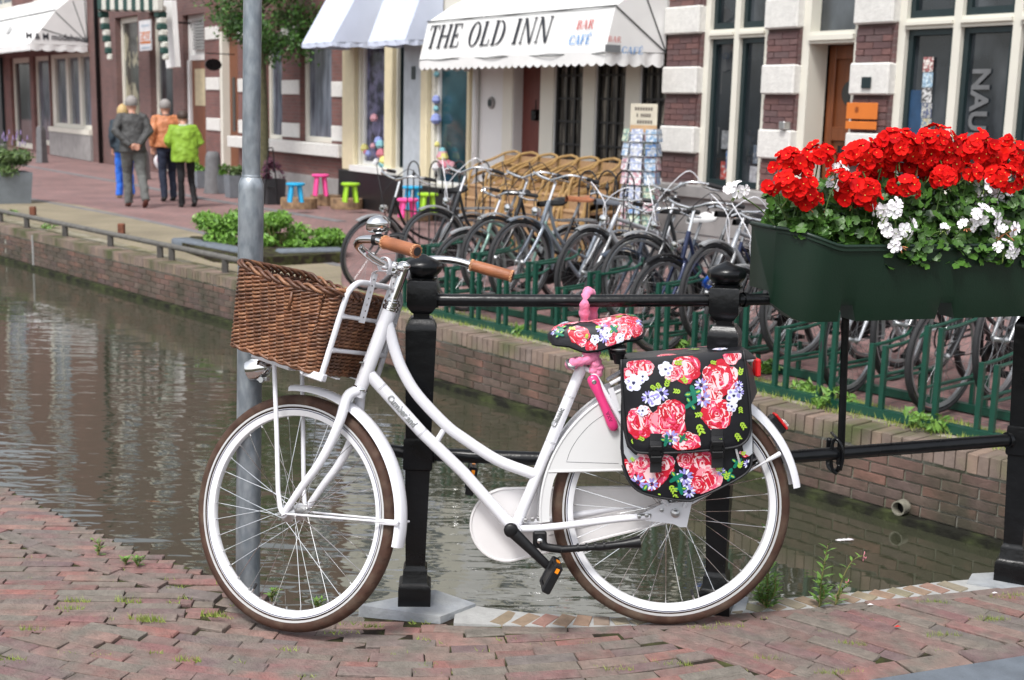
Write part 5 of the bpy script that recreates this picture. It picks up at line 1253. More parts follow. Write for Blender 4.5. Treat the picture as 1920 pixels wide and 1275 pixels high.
# print on top yoke
sh = rose(.0, -.10, .030) + rose(-.09, -.12, .026, True) + daisy(-.12, -.05, .02) + anem(-.10, .02, .022) + rose(.06, .06, .028) + sprig(-.05, 0, .03) + daisy(-.11, -.10, .02) + rose(.12, .11, .03, True) + rose(-.07, .10, .025)
def yk(x, y, h): t = (.168 - y)/.333; u_ = (x - T1.x) ; zz = lerp(T1.z, T0.z, (x - T1.x)/(T0.x - T1.x)); return BM @ V((x, y, zz + .012*math.sin(math.pi*max(0, min(1, t))) + h*1.5))
pr_y = lay([([(x*1.0 + (T0.x+T1.x)/2, y) for x, y in P_], c) for P_, c in sh], yk, lambda p: T1.x + .006 < p[0] < T0.x - .006 and abs(p[1]) < .16); pr_y.build('rose_print', CM, yoke)
reflect_grey = mat('grey_reflective_patch', (.42, .44, .47), .35, .2)
for i, P in enumerate(([(1168, 806), (1176, 838), (1190, 852), (1200, 856), (1180, 868), (1170, 850)], [(1392, 836), (1407, 818), (1410, 800), (1411, 850), (1405, 855), (1395, 850)])):
    mb = MB(); vs = [bpl(p, .1535 + .016*puff(*p)) for p in P] + [bpl(p, .150 + .016*puff(*p)) for p in P]; n = len(P); mb.add(vs, [tuple(range(n))] + [(k, (k+1) % n, (k+1) % n + n, k + n) for k in range(n)]); mb.v = [BM @ p for p in mb.v]; mb.build('reflective_patch', reflect_grey, bodyo)
for i, (x, y) in enumerate(((1230, 0), (1345, -9))):
    mb = MB(); Pq = [(813, .0), (826, .0), (846, .004), (850, .006), (862, -.003), (886, -.006)]
    for (ya, la), (yb, lb) in zip(Pq, Pq[1:]):
        A, B_ = bpl((x, ya + y), .166 + .018*puff(x, ya) + .003 + la), bpl((x - .5, yb + y), .166 + .018*puff(x, ya) + .003 + lb)
        mb.tube([A, B_], [(.0018, .0165)]*2, 8, flat=(0, 1, 0))
    mb.v = [BM @ p for p in mb.v]; so2 = mb.build('bag_strap', binding, bag, smooth=40)
    mb = MB()
    A, B_ = bpl((x, 838 + y), .166 + .018*puff(x, 838) + .009), bpl((x, 868 + y), .166 + .018*puff(x, 868) + .006); d = (B_ - A).normalized(); M = frame_m(A, V((1, 0, 0)), d, V((1, 0, 0)).cross(d))
    mb.box((-.018, -.004, -.005), (.018, .012, .005), M=M, bev=.003); mb.box((-.014, .008, -.004), (.014, .026, .004), M=M, bev=.003)
    for s_ in (1, -1): mb.tube([M @ V((.016*s_, .008, 0)), M @ V((.019*s_, .022, 0)), M @ V((.013*s_, .036, 0))], .0035, 7)
    mb.box((-.017, .026, -.005), (.017, .046, .005), M=M, bev=.003)
    mb.v = [BM @ p for p in mb.v]; mb.build('buckle', black_plastic, so2, smooth=40)
mb = MB(); a, b_ = bpl((1380, 842), .170), bpl((1388, 872), .158); mb.tube([a, b_], [(.0008, .0035)]*2, 6, flat=(0, 1, 0)); mb.v = [BM @ p for p in mb.v]; mb.build('sewn_label', mat('label_grey', (.45, .45, .46), .6, var=.4, vs=300), bodyo)
# ---- rose print on the saddle
random.seed(5)
sh = []
S2 = SL
def smap(x, y, h):   # x metres from the nose backwards, y metres from the ridge towards the viewer
    return BM @ saddle_pt(max(0.0, min(1, 1 - x / S2)), max(-1, min(1, y / .115)), h*1.6 + .0004)
for (x, y, r, pl) in ((.085, .072, .030, 0), (.118, .104, .016, 0), (.180, .03, .042, 1), (.155, .004, .030, 1), (.225, .050, .036, 1), (.205, .085, .026, 0), (.175, .098, .020, 0), (.245, .085, .022, 0), (.12, -.02, .03, 1), (.06, .0, .028, 1), (.10, -.06, .03, 0), (.20, -.05, .035, 0), (.03, .03, .018, 0), (.25, .02, .026, 0), (.24, -.04, .025, 1), (.215, -.02, .03, 0), (.16, -.05, .026, 0), (.22, -.085, .026, 0), (.13, -.07, .022, 1), (.255, -.015, .022, 0)): sh += rose(x, y, r, pl)
for (x, y, r) in ((.150, .060, .018), (.020, .060, .014), (.262, .055, .018), (.155, .085, .017)): sh += daisy(x, y, r)
for (x, y, r) in ((.128, .088, .013), (.162, .078, .015), (.05, .005, .013), (.195, .100, .014)): sh += anem(x, y, r)
for (x, y, r) in ((.035, .050, .020), (.255, .012, .022), (.18, .070, .016), (.03, .075, .016), (.24, -.01, .02)): sh += leafy(x, y, r)
for (x, y, r, a) in ((.055, .055, .018, 0), (.130, .055, .014, 0), (.215, .018, .018, 3), (.265, .03, .016, 1), (.11, .07, .012, 2)): sh += sprig(x, y, r, a)
lay(sh, smap, lambda p: .006 < p[0] < S2 - .006 and abs(p[1]) < .112).build('rose_print', CM, sad)
# ---- pink chain lock in a cloth sleeve, hung from the top rail to the seat tube
pink_cloth = mat('pink_cloth', (.78, .22, .38), .8, var=.2, vs=60, bump=.5, bs=90, sheen=.2); pink_hard = mat('pink_plastic', (.72, .045, .20), .3, var=.08, coat=.3)
lk = empty('chain_lock', M=Matrix.Translation(on_y(1104, 600, 3.64)), label='pink cloth covered chain lock tying the white bicycle to the top rail', cat='bicycle lock')
wpt = lambda x, y, Y: on_y(x, y, Y)
P = [BM @ bq(1112, 700, .020), BM @ bq(1117, 672, .026), BM @ bq(1098, 655, .024), wpt(1100, 632, 3.672), wpt(1096, 600, 3.675), wpt(1096, 566, 3.660), wpt(1103, 548, 3.683), wpt(1112, 560, 3.712), wpt(1112, 590, 3.715), wpt(1114, 630, 3.70), BM @ bq(1118, 655, -.02), BM @ bq(1100, 675, -.028), BM @ bq(1075, 680, -.010), BM @ bq(1070, 683, .018), BM @ bq(1092, 677, .033), BM @ bq(1113, 672, .024), BM @ bq(1122, 690, .02), BM @ bq(1116, 712, .026)]
P = spline(P, 7); mb = MB(); mb.tube(P, [.0145 * (1 + .16*math.sin(i*1.7) + .10*math.sin(i*.63)) for i in range(len(P))], 10); mb.build('cloth_sleeve', pink_cloth, lk, smooth=True)
a, b_ = bq(1109, 706, .044), bq(1153, 806, .052); d = (b_ - a)
mb = MB(); mb.tube([BM @ lerp(a, b_, t) for t in (-.02, 0, .03, .12, .3, .5, .7, .88, .97, 1.0, 1.02)], [(.004, .006), (.008, .012), (.010, .0155), (.012, .017), (.011, .0135), (.0105, .0125), (.0115, .0135), (.012, .0155), (.010, .0135), (.006, .009), (.002, .003)], 16, flat=by); lb = mb.build('lock_body', pink_hard, lk, smooth=True)
mb = MB(); c = lerp(a, b_, .09) + V((0, .011, 0)); mb.lathe([(.0065, 0), (.0065, .002), (.004, .003), (.003, .0015)], 14, M=BM @ axis_m(c, V((0, 1, 0)))); mb.build('keyhole', steel, lb)
x_ = (b_ - a).normalized(); text_mesh('AXA', .015, BM @ frame_m(lerp(a, b_, .74) + V((0, .0118, 0)), -x_, V((0, 1, 0)).cross(-x_), V((0, 1, 0))), 'lettering', mat('dark_pink_print', (.16, .01, .05), .4), lb)
mb = MB(); mb.tube([BM @ q for q in (bq(1064, 676, .02), bq(1068, 686, .034), bq(1078, 690, .038))], .007, 8); mb.build('chain_end', steel, lk, smooth=True)
# ================================================================ THE ROW OF HOUSES (local frame: s along the facade to the right, n out to the street, z up from the street)
FO = V((-2.515, 21.56, GF)); fdx = V((.549, -.836, 0)).normalized(); fnx = V((-fdx.y * -1, -fdx.x, 0)); fnx = V((-.836, -.549, 0)).normalized()
FMX = Matrix(((fdx.x, fnx.x, 0, FO.x), (fdx.y, fnx.y, 0, FO.y), (0, 0, 1, FO.z), (0, 0, 0, 1)))
FIX = FMX.inverted()
def fp(x, y, n=0.0):
    p = FIX @ on_plane(x, y, FO + fnx * n, fnx); return (p.x, p.z)
def fs(x, y=200, n=0.0): return fp(x, y, n)[0]
def fz(x, y, n=0.0): return fp(x, y, n)[1]
cream = mat('cream_paint', (.68, .66, .58), .5, var=.05, vs=2); cream2 = mat('yellow_cream_paint', (.70, .62, .42), .5, var=.05); white_f = mat('white_facade_paint', (.72, .72, .71), .6, var=.05, vs=2)
glass = mat('dark_glass', (.018, .022, .026), .05, var=.5, vs=1.5, spec=.8, col2=(.075, .085, .095), c2s=1.1, c2w=.10, dirt=.06, stretch=(1.6, 1.6, .7)); glass_b = mat('curtained_glass', (.16, .18, .22), .10, var=.35, vs=2.2, col2=(.05, .06, .08), c2s=2.0, stretch=(3, 1, .6))  # dark_glass: soft paler patches imitate window reflections, painted into the colour
glass_t = mat('teal_glass', (.02, .06, .075), .07, var=.5, vs=2); dark_frame = mat('dark_green_frame', (.012, .025, .028), .35)
orange_wood = mat('varnished_wood', (.17, .052, .018), .35, var=.25, vs=6, stretch=(4, 4, .6)); red_wood = mat('red_wood', (.13, .03, .022), .45, var=.25, vs=6, stretch=(5, 5, .5))
band_white = mat('white_stone', (.66, .65, .62), .7, var=.10, vs=20, bump=.5, bs=45); plinth_m = mat('grey_plinth', (.27, .26, .255), .85, var=.2, vs=5, bump=.4, bs=30)
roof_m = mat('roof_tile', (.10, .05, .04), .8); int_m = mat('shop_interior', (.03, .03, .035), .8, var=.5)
fbm = lambda name, c1, c2: brick_tex(name, (c1, c2), .215, .064, (0, 0, 0), mort=(.15, .12, .11), msz=.005)
def facade_brick(name, c1, c2):
    m = fbm(name, c1, c2); nt = m.node_tree; mp = [n for n in nt.nodes if n.type == 'MAPPING'][0]; L = nt.links.new
    tc = nd(nt, 'ShaderNodeTexCoord'); sx = nd(nt, 'ShaderNodeSeparateXYZ'); cb = nd(nt, 'ShaderNodeCombineXYZ'); ad = nd(nt, 'ShaderNodeMath', operation='ADD')
    L(tc.outputs['Object'], sx.inputs[0]); L(sx.outputs[0], ad.inputs[0]); L(sx.outputs[1], ad.inputs[1]); L(ad.outputs[0], cb.inputs[0]); L(sx.outputs[2], cb.inputs[1])
    for l in list(mp.inputs[0].links): nt.links.remove(l)
    L(cb.outputs[0], mp.inputs[0]); return m
bk_red = facade_brick('house_brick_red', (.19, .082, .072), (.14, .068, .062)); bk_dark = facade_brick('house_brick_dark', (.14, .075, .072), (.10, .060, .060)); bk_mid = facade_brick('house_brick_mid', (.155, .08, .072), (.12, .068, .064))
class Bld:
    def __init__(s, name, label, cat, s0, s1):
        s.s0, s.s1 = s0, s1; s.o = empty(name, M=FMX @ Matrix.Translation((s0, 0, 0)), label=label, cat=cat)
    def put(s, mb, name, m, parent=None, smooth=None, **kw):
        mb.v = [FMX @ p for p in mb.v]; return mb.build(name, m, parent or s.o, smooth=smooth, **kw)
    def box(s, name, m, s0, s1, z0, z1, n0, n1, parent=None, bev=0.0, **kw):
        mb = MB(); mb.box((min(s0, s1), n0, min(z0, z1)), (max(s0, s1), n1, max(z0, z1)), bev=bev); return s.put(mb, name, m, parent, **kw)
    def wall(s, m, holes, z1, z0=0.0, depth=.35, name='wall', n=0.0, s0=None, s1=None):
        """wall with real openings: holes (s0, s1, z0, z1)"""
        a, b_ = (s.s0 if s0 is None else s0), (s.s1 if s1 is None else s1)
        xs = sorted({a, b_} | {h[i] for h in holes for i in (0, 1) if a < h[i] < b_}); zs = sorted({z0, z1} | {h[i] for h in holes for i in (2, 3) if z0 < h[i] < z1}); mb = MB()
        for x0, x1 in zip(xs, xs[1:]):
            run = None
            for q0, q1 in list(zip(zs, zs[1:])) + [(None, None)]:
                solid = q0 is not None and not any(h[0] - 1e-6 <= x0 and x1 <= h[1] + 1e-6 and h[2] - 1e-6 <= q0 and q1 <= h[3] + 1e-6 for h in holes)
                if solid: run = (run[0], q1) if run else (q0, q1)
                elif run: mb.box((x0, n - depth, run[0]), (x1, n, run[1])); run = None
        return s.put(mb, name, m)
    def window(s, s0, s1, z0, z1, fm=None, gm=None, n=-.10, bars=(1, 1), fw=.06, bar_m=None, sill=None, name='window'):
        fm = fm or cream; gm = gm or glass; s0, s1 = min(s0, s1), max(s0, s1); mb = MB()
        mb.box((s0, n - .07, z0), (s0 + fw, n, z1)); mb.box((s1 - fw, n - .07, z0), (s1, n, z1)); mb.box((s0 + fw, n - .07, z0), (s1 - fw, n - .002, z0 + fw)); mb.box((s0 + fw, n - .07, z1 - fw), (s1 - fw, n - .002, z1))
        w_ = s.put(mb, name, fm)
        mb = MB(); mb.box((s0 + fw, n - .075, z0 + fw), (s1 - fw, n - .045, z1 - fw)); s.put(mb, 'pane', gm, w_)
        if bars[0] > 1 or bars[1] > 1:
            mb = MB()
            for k in range(1, bars[0]): x = lerp(s0 + fw, s1 - fw, k/bars[0]); mb.box((x - .013, n - .045, z0 + fw), (x + .013, n - .012, z1 - fw))
            for k in range(1, bars[1]): z = lerp(z0 + fw, z1 - fw, k/bars[1]); mb.box((s0 + fw, n - .045, z - .013), (s1 - fw, n - .014, z + .013))
            s.put(mb, 'glazing_bars', bar_m or fm, w_)
        if sill:
            mb = MB(); mb.box((s0 - .06, n - .02, z0 - .12), (s1 + .06, .07, z0)); s.put(mb, 'sill', sill, w_)
        return w_
    def upper(s, wins, fm, z1=9.6):
        for (a, b_, c, d) in wins: s.window(a, b_, c, d, fm, glass_b, n=-.06, bars=(2, 2), fw=.17, sill=band_white)
def awning(B, s0, s1, zt, zf, dep, val, m, label=None, scal=.14, name='awning', zmid=None, side=True, kn=.55):
    """fabric canopy from the wall at zt out to dep, steep front, scalloped valance"""
    mb = MB(); N = 20
    knee_n, knee_z = dep * kn, lerp(zt, zf, .35) if zmid is None else zmid
    prof = [(0.02, zt), (knee_n*.5, lerp(zt, knee_z, .42)), (knee_n, knee_z), (lerp(knee_n, dep, .5), lerp(knee_z, zf, .5)), (dep, zf)]
    for (n0, z0), (n1, z1) in zip(prof, prof[1:]):
        for i in range(N):
            a, b_ = lerp(s0, s1, i/N), lerp(s0, s1, (i+1)/N); sg = lambda t: -.012 * math.sin(math.pi * ((t*4) % 1))
            mb.quad((a, n0, z0 + sg(i/N)), (b_, n0, z0 + sg((i+1)/N)), (b_, n1, z1 + sg((i+1)/N)), (a, n1, z1 + sg(i/N)))
    fo_ = B.put(mb, name, m, smooth=True)
    for e in ((s0, s1) if side else (s1,)):
        mb = MB(); P = [(e, 0.02, zf + .02)] + [(e, n_, z_) for n_, z_ in prof]; mb.add(P, [tuple(range(len(P)))]); mb.add([(p[0] + .003, p[1], p[2]) for p in P], [tuple(range(len(P)))[::-1]]); B.put(mb, 'side_panel', m, fo_)
    mb = MB()
    def val_run(P0, P1):
        L_ = (P1 - P0).length; k = max(2, int(L_ / scal)); d = (P1 - P0)
        for i in range(k):
            pts_t = []; 
            for j in range(7):
                t = (i + j/6)/k; w_ = .012*math.sin(t*23); q = P0 + d*t; q = q + V((0, w_, 0)) if abs(d.x) > abs(d.y) else q + V((w_, 0, 0)); pts_t.append((q, V((q.x, q.y, q.z - val*(.78 + .22*math.sin(math.pi*j/6))))))
            for (a, b2), (c, d2) in zip(pts_t, pts_t[1:]): mb.quad(a, c, d2, b2)
    val_run(V((s0, dep, zf)), V((s1, dep, zf))); val_run(V((s1, dep, zf)), V((s1, .03, zf + .01)))
    if side: val_run(V((s0, .03, zf + .01)), V((s0, dep, zf)))
    B.put(mb, 'valance', m, fo_, smooth=40)
    return fo_, prof
canvas = mat('white_canvas', (.74, .74, .73), .75, var=.05, vs=3, sheen=.1); canvas_blue = mat('pale_blue_canvas', (.56, .61, .74), .75, var=.05, vs=3)
canvas_seam = mat('awning_seam', (.03, .035, .035), .6); ink = mat('sign_ink', (.02, .022, .03), .6, var=.25, vs=30); red_ink = mat('red_ink', (.55, .08, .07), .6, var=.2); blue_ink = mat('blue_ink', (.08, .28, .62), .6, var=.2)
def ftext(B, txt, size, s_, n_, z_, m, parent, x=V((1, 0, 0)), y=V((0, 0, 1)), sx=1.0, italic=0.0, bold=.0):
    z = x.cross(y).normalized(); M = FMX @ frame_m(V((s_, n_, z_)), x, y, z); 
    # facade frame is mirrored (s to the right as seen from the street): keep letters readable
    return text_mesh(txt, size, M, 'lettering', m, parent, italic=italic, sx=sx, bold=bold, extr=.002)

def glyph(ch):
    """serif capitals as simple polygons in a cell one unit high"""
    T, t, sf, so = .17, .065, .055, .07      # thick, thin, serif height, serif overhang
    bx_ = lambda x0, y0, x1, y1: [(x0, y0), (x1, y0), (x1, y1), (x0, y1)]
    def stem(x, w=T, a=0, b_=1, s0=True, s1=True):
        o = [bx_(x, a, x + w, b_)]
        if s0: o.append(bx_(x - so, a, x + w + so, a + sf))
        if s1: o.append(bx_(x - so, b_ - sf, x + w + so, b_))
        return o
    def arc(cx, cy, rx, ry, a0, a1, wx, wy, n=14):
        out = []
        for i in range(n):
            q = [lerp(a0, a1, (i + k)/n) for k in (0, 1)]; P = [(cx + rx*math.cos(a), cy + ry*math.sin(a)) for a in q] + [(cx + (rx - wx)*math.cos(a), cy + (ry - wy)*math.sin(a)) for a in q[::-1]]; out.append(P)
        return out
    diag = lambda x0, y0, x1, y1, w: [[(x0, y0), (x0 + w, y0), (x1 + w, y1), (x1, y1)]]
    pi = math.pi
    return {
     'T': (.82, stem(.325) + [bx_(.02, 1 - sf, .80, 1), bx_(.02, .78, .02 + t, 1 - sf), bx_(.80 - t, .78, .80, 1 - sf)]),
     'H': (.98, stem(.10) + stem(.70) + [bx_(.27, .47, .70, .47 + t)]), 'E': (.80, stem(.10) + [bx_(.27, 0, .72, sf), bx_(.27, 1 - sf, .70, 1), bx_(.27, .47, .52, .47 + t), bx_(.72 - t, sf, .72, .24), bx_(.70 - t, .78, .70, 1 - sf), bx_(.52 - t, .38, .52, .62)]),
     'O': (.92, arc(.46, .5, .41, .52, 0, 2*pi, T, .055, 26)), 'L': (.76, stem(.10) + [bx_(.27, 0, .68, sf), bx_(.68 - t, sf, .68, .28)]),
     'D': (.92, stem(.10) + arc(.40, .5, .46, .5, -pi/2, pi/2, T, .055)), 'I': (.44, stem(.13)),
     'N': (.98, stem(.12, t) + stem(.76, t, s0=False) + diag(.76 - .08, 0, .08, 1, T)), 'B': (.82, stem(.10) + arc(.38, .76, .32, .24, -pi/2, pi/2, T, .05) + arc(.40, .27, .36, .27, -pi/2, pi/2, T, .05)),
     'A': (.92, diag(.06, 0, .38, 1, t) + diag(.66, 0, .36, 1, T) + [bx_(.22, .30, .66, .30 + t), bx_(-.02, 0, .22, sf), bx_(.56, 0, .92, sf)]),
     'R': (.88, stem(.10) + arc(.38, .74, .32, .26, -pi/2, pi/2, T, .05) + diag(.66, 0, .36, .48, T) + [bx_(.60, 0, .90, sf)]),
     'C': (.84, arc(.46, .5, .40, .52, pi*.22, pi*1.78, T, .06, 20) + [bx_(.74, .66, .74 + t, .96), bx_(.74, .04, .74 + t, .30)]), 'F': (.76, stem(.10) + [bx_(.27, 1 - sf, .70, 1), bx_(.27, .47, .52, .47 + t), bx_(.70 - t, .76, .70, 1 - sf), bx_(.52 - t, .38, .52, .62)]),
     ' ': (.45, [])}.get(ch)
def serif_text(txt, h, M, m, parent, sx=1.0, slant=.22, total=None):
    x = 0; items_ = []
    for ch in txt:
        ac = ch == 'É'; w_, P = glyph('E' if ac else ch); items_.append((x, P + ([[(.35, .99), (.45, .99), (.58, 1.26), (.46, 1.26)]] if ac else []))); x += w_ + .06
    sc_ = (total / (x*h)) if total else sx
    for x0, P in items_:
        if not P: continue
        mb = MB()
        for pg in P:
            q = [((x0 + a + slant*(b_ - .5) - x/2) * h * sc_, (b_ - .5) * h) for a, b_ in pg]; n = len(q); mb.add([(a, b_, .002) for a, b_ in q], [tuple(range(n))], 0, M)
        mb.build('letter', m, parent)

# ---- house 6: banded brick and stone house at the right
s60, s61 = fs(1250, 150), fs(1920, 150) + 4.0
B6 = Bld('banded_house', 'dark brick house with white rusticated stone blocks and tall cream framed windows', 'building', s60, s61)
zt6 = 11.0
S = lambda x: fs(x, 150)
z_sill = fz(1350, 350); z_tr = fz(1350, 72); z_tr2 = fz(1800, 50)
W6 = [(S(1313), S(1436), z_sill, 4.6), (S(1496), S(1602), .0, 4.6), (S(1673), S(1673) + (S(1910) - S(1673)) * 1.42, z_sill, 4.6)]
up6 = [(W6[0][0], W6[0][1], 5.4, 7.9), (W6[1][0] - .1, W6[1][1] + .1, 5.4, 7.9), (W6[2][0], W6[2][0] + 1.4, 5.4, 7.9), (W6[2][0] + 2.0, W6[2][0] + 3.4, 5.4, 7.9)]
B6.wall(bk_dark, W6 + up6, zt6, depth=.4)
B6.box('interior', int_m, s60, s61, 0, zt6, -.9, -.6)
B6.upper(up6, cream)
blockz = []; z0b = fz(1437, 177); pitch = fz(1437, 56) - fz(1437, 177)
for k in range(-4, 4): blockz.append((z0b + k*pitch, z0b + k*pitch + pitch*.455))
def piers(B, xs):
    for (a, b_) in xs:
        for (q0, q1) in blockz:
            if q1 < .35 or q1 > 5: continue
            q0 = max(q0, .40)
            B.box('stone_block', band_white, a - .015, b_ + .015, q0, q1, -.2, .075, bev=.016, smooth=25)
PX = [(s60 + .01, S(1312)), (S(1437), S(1495)), (S(1603), S(1672)), (W6[2][1] + .02, W6[2][1] + .55)]
piers(B6, PX)
pbr = mat('pier_brick', (0,0,0), .85, ramp=[(.15,.078,.072), (.105,.06,.062), (.17,.085,.078), (.12,.08,.08), (.14,.068,.066)], var=.2, vs=20, bump=.3, bs=60)
bm_full = brick_mesh('brick', .209, .0575, .05, pbr, .002, .003); bm_half = brick_mesh('brick', .102, .0575, .05, pbr, .002, .003); nb = 0
for (a, b_) in PX[:3]:
    for (q1a, q0a) in zip([b[1] for b in blockz], [b[0] for b in blockz][1:]):
        if q1a < .5 or q0a > 3.6: continue
        k = 0; z = q1a + .036
        while z < q0a - .02:
            x = a + .004 - (.105 if k % 2 else 0)
            while x < b_ - .03:
                half = x < a; xm = a + .053 if half else x + .106; me = bm_half if half or x + .2 > b_ + .02 else bm_full
                if not half and me is bm_half: xm = x + .053
                M = frame_m(V((xm - s60, .024 + rnd(0, .004), z)), (1, 0, 0), (0, 0, 1), (0, 1, 0)) @ Matrix.Diagonal((1, 1, -1, 1))
                M = frame_m(V((xm - s60, .024 + rnd(0, .004), z)), (-1, 0, 0), (0, 0, 1), (0, 1, 0)); link_mesh('brick', me, B6.o, M=M); nb += 1
                x += .215
            z += .0635; k += 1
def big_window(B, s0, s1, zs, ztr, ztop, nm, fm=cream, inner=dark_frame, gm=glass):
    """cream outer frame with mullions and transom; dark casements with panes"""
    mb = MB(); m_ = .085; n0, n1 = -.16, -.035
    for k in range(nm + 1):
        x = lerp(s0 + m_/2, s1 - m_/2, k/nm); mb.box((x - m_/2, n0, zs), (x + m_/2, n1, ztop))
    w_ = B.put(mb, 'window', fm)
    mb = MB(); 
    for k in range(nm):
        a, b_ = lerp(s0 + m_/2, s1 - m_/2, k/nm) + m_/2, lerp(s0 + m_/2, s1 - m_/2, (k+1)/nm) - m_/2; mb.box((a, n0, ztr), (b_, n1 - .004, ztr + .10)); mb.box((a, n0, ztr + .035), (b_, n1 + .03, ztr + .065))
    B.put(mb, 'transom', fm, w_)
    for k in range(nm):
        a, b_ = lerp(s0 + m_/2, s1 - m_/2, k/nm) + m_/2, lerp(s0 + m_/2, s1 - m_/2, (k+1)/nm) - m_/2
        for (q0, q1) in ((zs, ztr), (ztr + .10, ztop)):
            mb = MB(); f_ = .055
            for bx_ in (((a, q0), (a + f_, q1)), ((b_ - f_, q0), (b_, q1)), ((a + f_, q0), (b_ - f_, q0 + f_*1.3)), ((a + f_, q1 - f_), (b_ - f_, q1))): mb.box((bx_[0][0], n0 + .01, bx_[0][1]), (bx_[1][0], n1 - .05, bx_[1][1]))
            B.put(mb, 'casement', inner, w_)
            mb = MB(); mb.box((a + f_, n0 + .015, q0 + f_*1.3), (b_ - f_, n0 + .03, q1 - f_)); B.put(mb, 'pane', gm, w_)
    return w_
big_window(B6, W6[0][0], W6[0][1], z_sill, z_tr, 4.6, 2)
wR = big_window(B6, W6[2][0], W6[2][1], z_sill, z_tr2, 4.6, 3)
# door bay
mb = MB(); a, b_ = W6[1][0], W6[1][1]; zd = fz(1560, 80)
mb.box((a, -.30, 0), (a + .10, -.03, 4.6)); mb.box((b_ - .06, -.30, 0), (b_, -.03, 4.6)); mb.box((a + .10, -.30, zd), (b_ - .06, -.03, zd + .12)); mb.box((a + .10, -.05, zd + .03), (b_ - .06, .0, zd + .08)); frd = B6.put(mb, 'door_frame', cream)
mb = MB(); mb.box((a + .10, -.2, zd + .12), (b_ - .06, -.17, 4.5)); B6.put(mb, 'pane', glass, frd)
dr = B6.box('door', orange_wood, a + .10, b_ - .06, .05, zd, -.42, -.36)
dw = b_ - .06 - a - .10
for (u0, u1, q0, q1, mm, nm_) in ((.0, .16, .05, zd, orange_wood, 'door_stile'), (.86, 1, .05, zd, orange_wood, 'door_stile'), (.16, .86, zd*.60, zd*.66, orange_wood, 'door_rail'), (.16, .86, zd*.94, zd, orange_wood, 'door_rail'), (.16, .86, .05, .5, orange_wood, 'door_rail')):
    B6.box(nm_, mm, a + .10 + dw*u0 + .002, a + .10 + dw*u1 - .002, q0 + .002, q1 - .002, -.36, -.325, dr, bev=.006)
mb = MB(); mb.box((a + .10 + dw*.30, -.36, .62), (a + .10 + dw*.74, -.345, zd*.58)); B6.put(mb, 'door_glass', glass, dr)
mb = MB()
for k in range(5): x = a + .10 + dw*(.34 + .09*k); mb.tube([V((x, -.335, .62)), V((x + .01, -.330, 1.0)), V((x - .01, -.330, 1.3)), V((x, -.335, zd*.58))], .006, 5)
B6.put(mb, 'iron_grille', black_paint, dr)
mb = MB(); mb.lathe([(.13, 0), (.13, .012), (.10, .016)], 20, M=frame_m(V((a + .10 + dw*.52, -.36, zd*.80)), (1, 0, 0), (0, 0, 1), (0, 1, 0))); B6.put(mb, 'round_light', glass, dr)
# fittings on the pier by the door
xa = (S(1603) + S(1672))/2
B6.box('letter_plate', dark_frame, S(1628), S(1645), fz(1636, 166), fz(1636, 145), .085, .095)
om = mat('orange_sign', (.62, .17, .025), .4, var=.05); osn = B6.box('company_sign', om, S(1602), S(1660), fz(1630, 224), fz(1630, 193), .07, .085, bev=.004); B6.box('company_sign', om, S(1602), S(1660), fz(1630, 243), fz(1630, 228), .07, .085, bev=.004)
ftext(B6, '✳', .10, S(1625), .0875, fz(1625, 206), mat('brown_ink', (.25, .06, .01), .5), osn, x=V((-1, 0, 0)) if False else V((1, 0, 0))) if False else None
mb = MB()
for k in range(8): an = k*math.pi/4; mb.tube([V((S(1622), .087, fz(1622, 206))), V((S(1622) + .028*math.cos(an), .087, fz(1622, 206) + .032*math.sin(an)))], .004, 4)
B6.put(mb, 'star_emblem', mat('brown_ink', (.25, .06, .01), .5), osn)
mb = MB(); mb.box((S(1480), .0, fz(1484, 243)), (S(1491), .12, fz(1484, 228)), bev=.01); B6.put(mb, 'doorbell_box', steel)
# window dressing
def card(B, x, y, w_, h_, m, parent, n=-.105): s_, z_ = fp(x, y); mb = MB(); mb.box((s_ - w_/2, n - .003, z_ - h_/2), (s_ + w_/2, n, z_ + h_/2)); return B.put(mb, 'photo_card', m, parent)
pcm = [mat('photo_%d' % i, c, .4, var=.5, vs=40, col2=c2, c2s=35, c2w=.05) for i, (c, c2) in enumerate((((.7, .66, .62), (.3, .1, .1)), ((.25, .38, .5), (.5, .6, .65)), ((.6, .6, .6), (.1, .1, .1)), ((.45, .45, .42), (.1, .12, .2)), ((.5, .45, .3), (.2, .3, .4)), ((.6, .62, .6), (.1, .25, .3))))]
for i, (x, y) in enumerate(((1726, 120), (1725, 149), (1723, 178), (1723, 207), (1722, 236), (1720, 262))): card(B6, x, y, .115, .135, pcm[i], wR)
s_, z_ = fp(1722, 230); mb = MB(); mb.box((W6[2][0] + .14, -.112, z_sill + .12), (W6[2][0] + .34, -.108, z_ + .3)); B6.put(mb, 'blue_poster', mat('blue_poster', (.02, .06, .13), .5, var=.3), wR)
grey_ink = mat('faded_letters', (.13, .135, .14), .5, var=.2)
s_, z_ = fp(1815, 190)
wall_M = lambda s_, n_, z_, X, Y: FMX @ frame_m(V((s_, n_, z_)), X, Y, V((0, 1, 0)))
text_mesh('NAUD', .26, wall_M(s_ + .02, -.112, z_ - .08, V((0, 0, -1)), V((1, 0, 0))), 'window_lettering', grey_ink, wR, bold=.008)
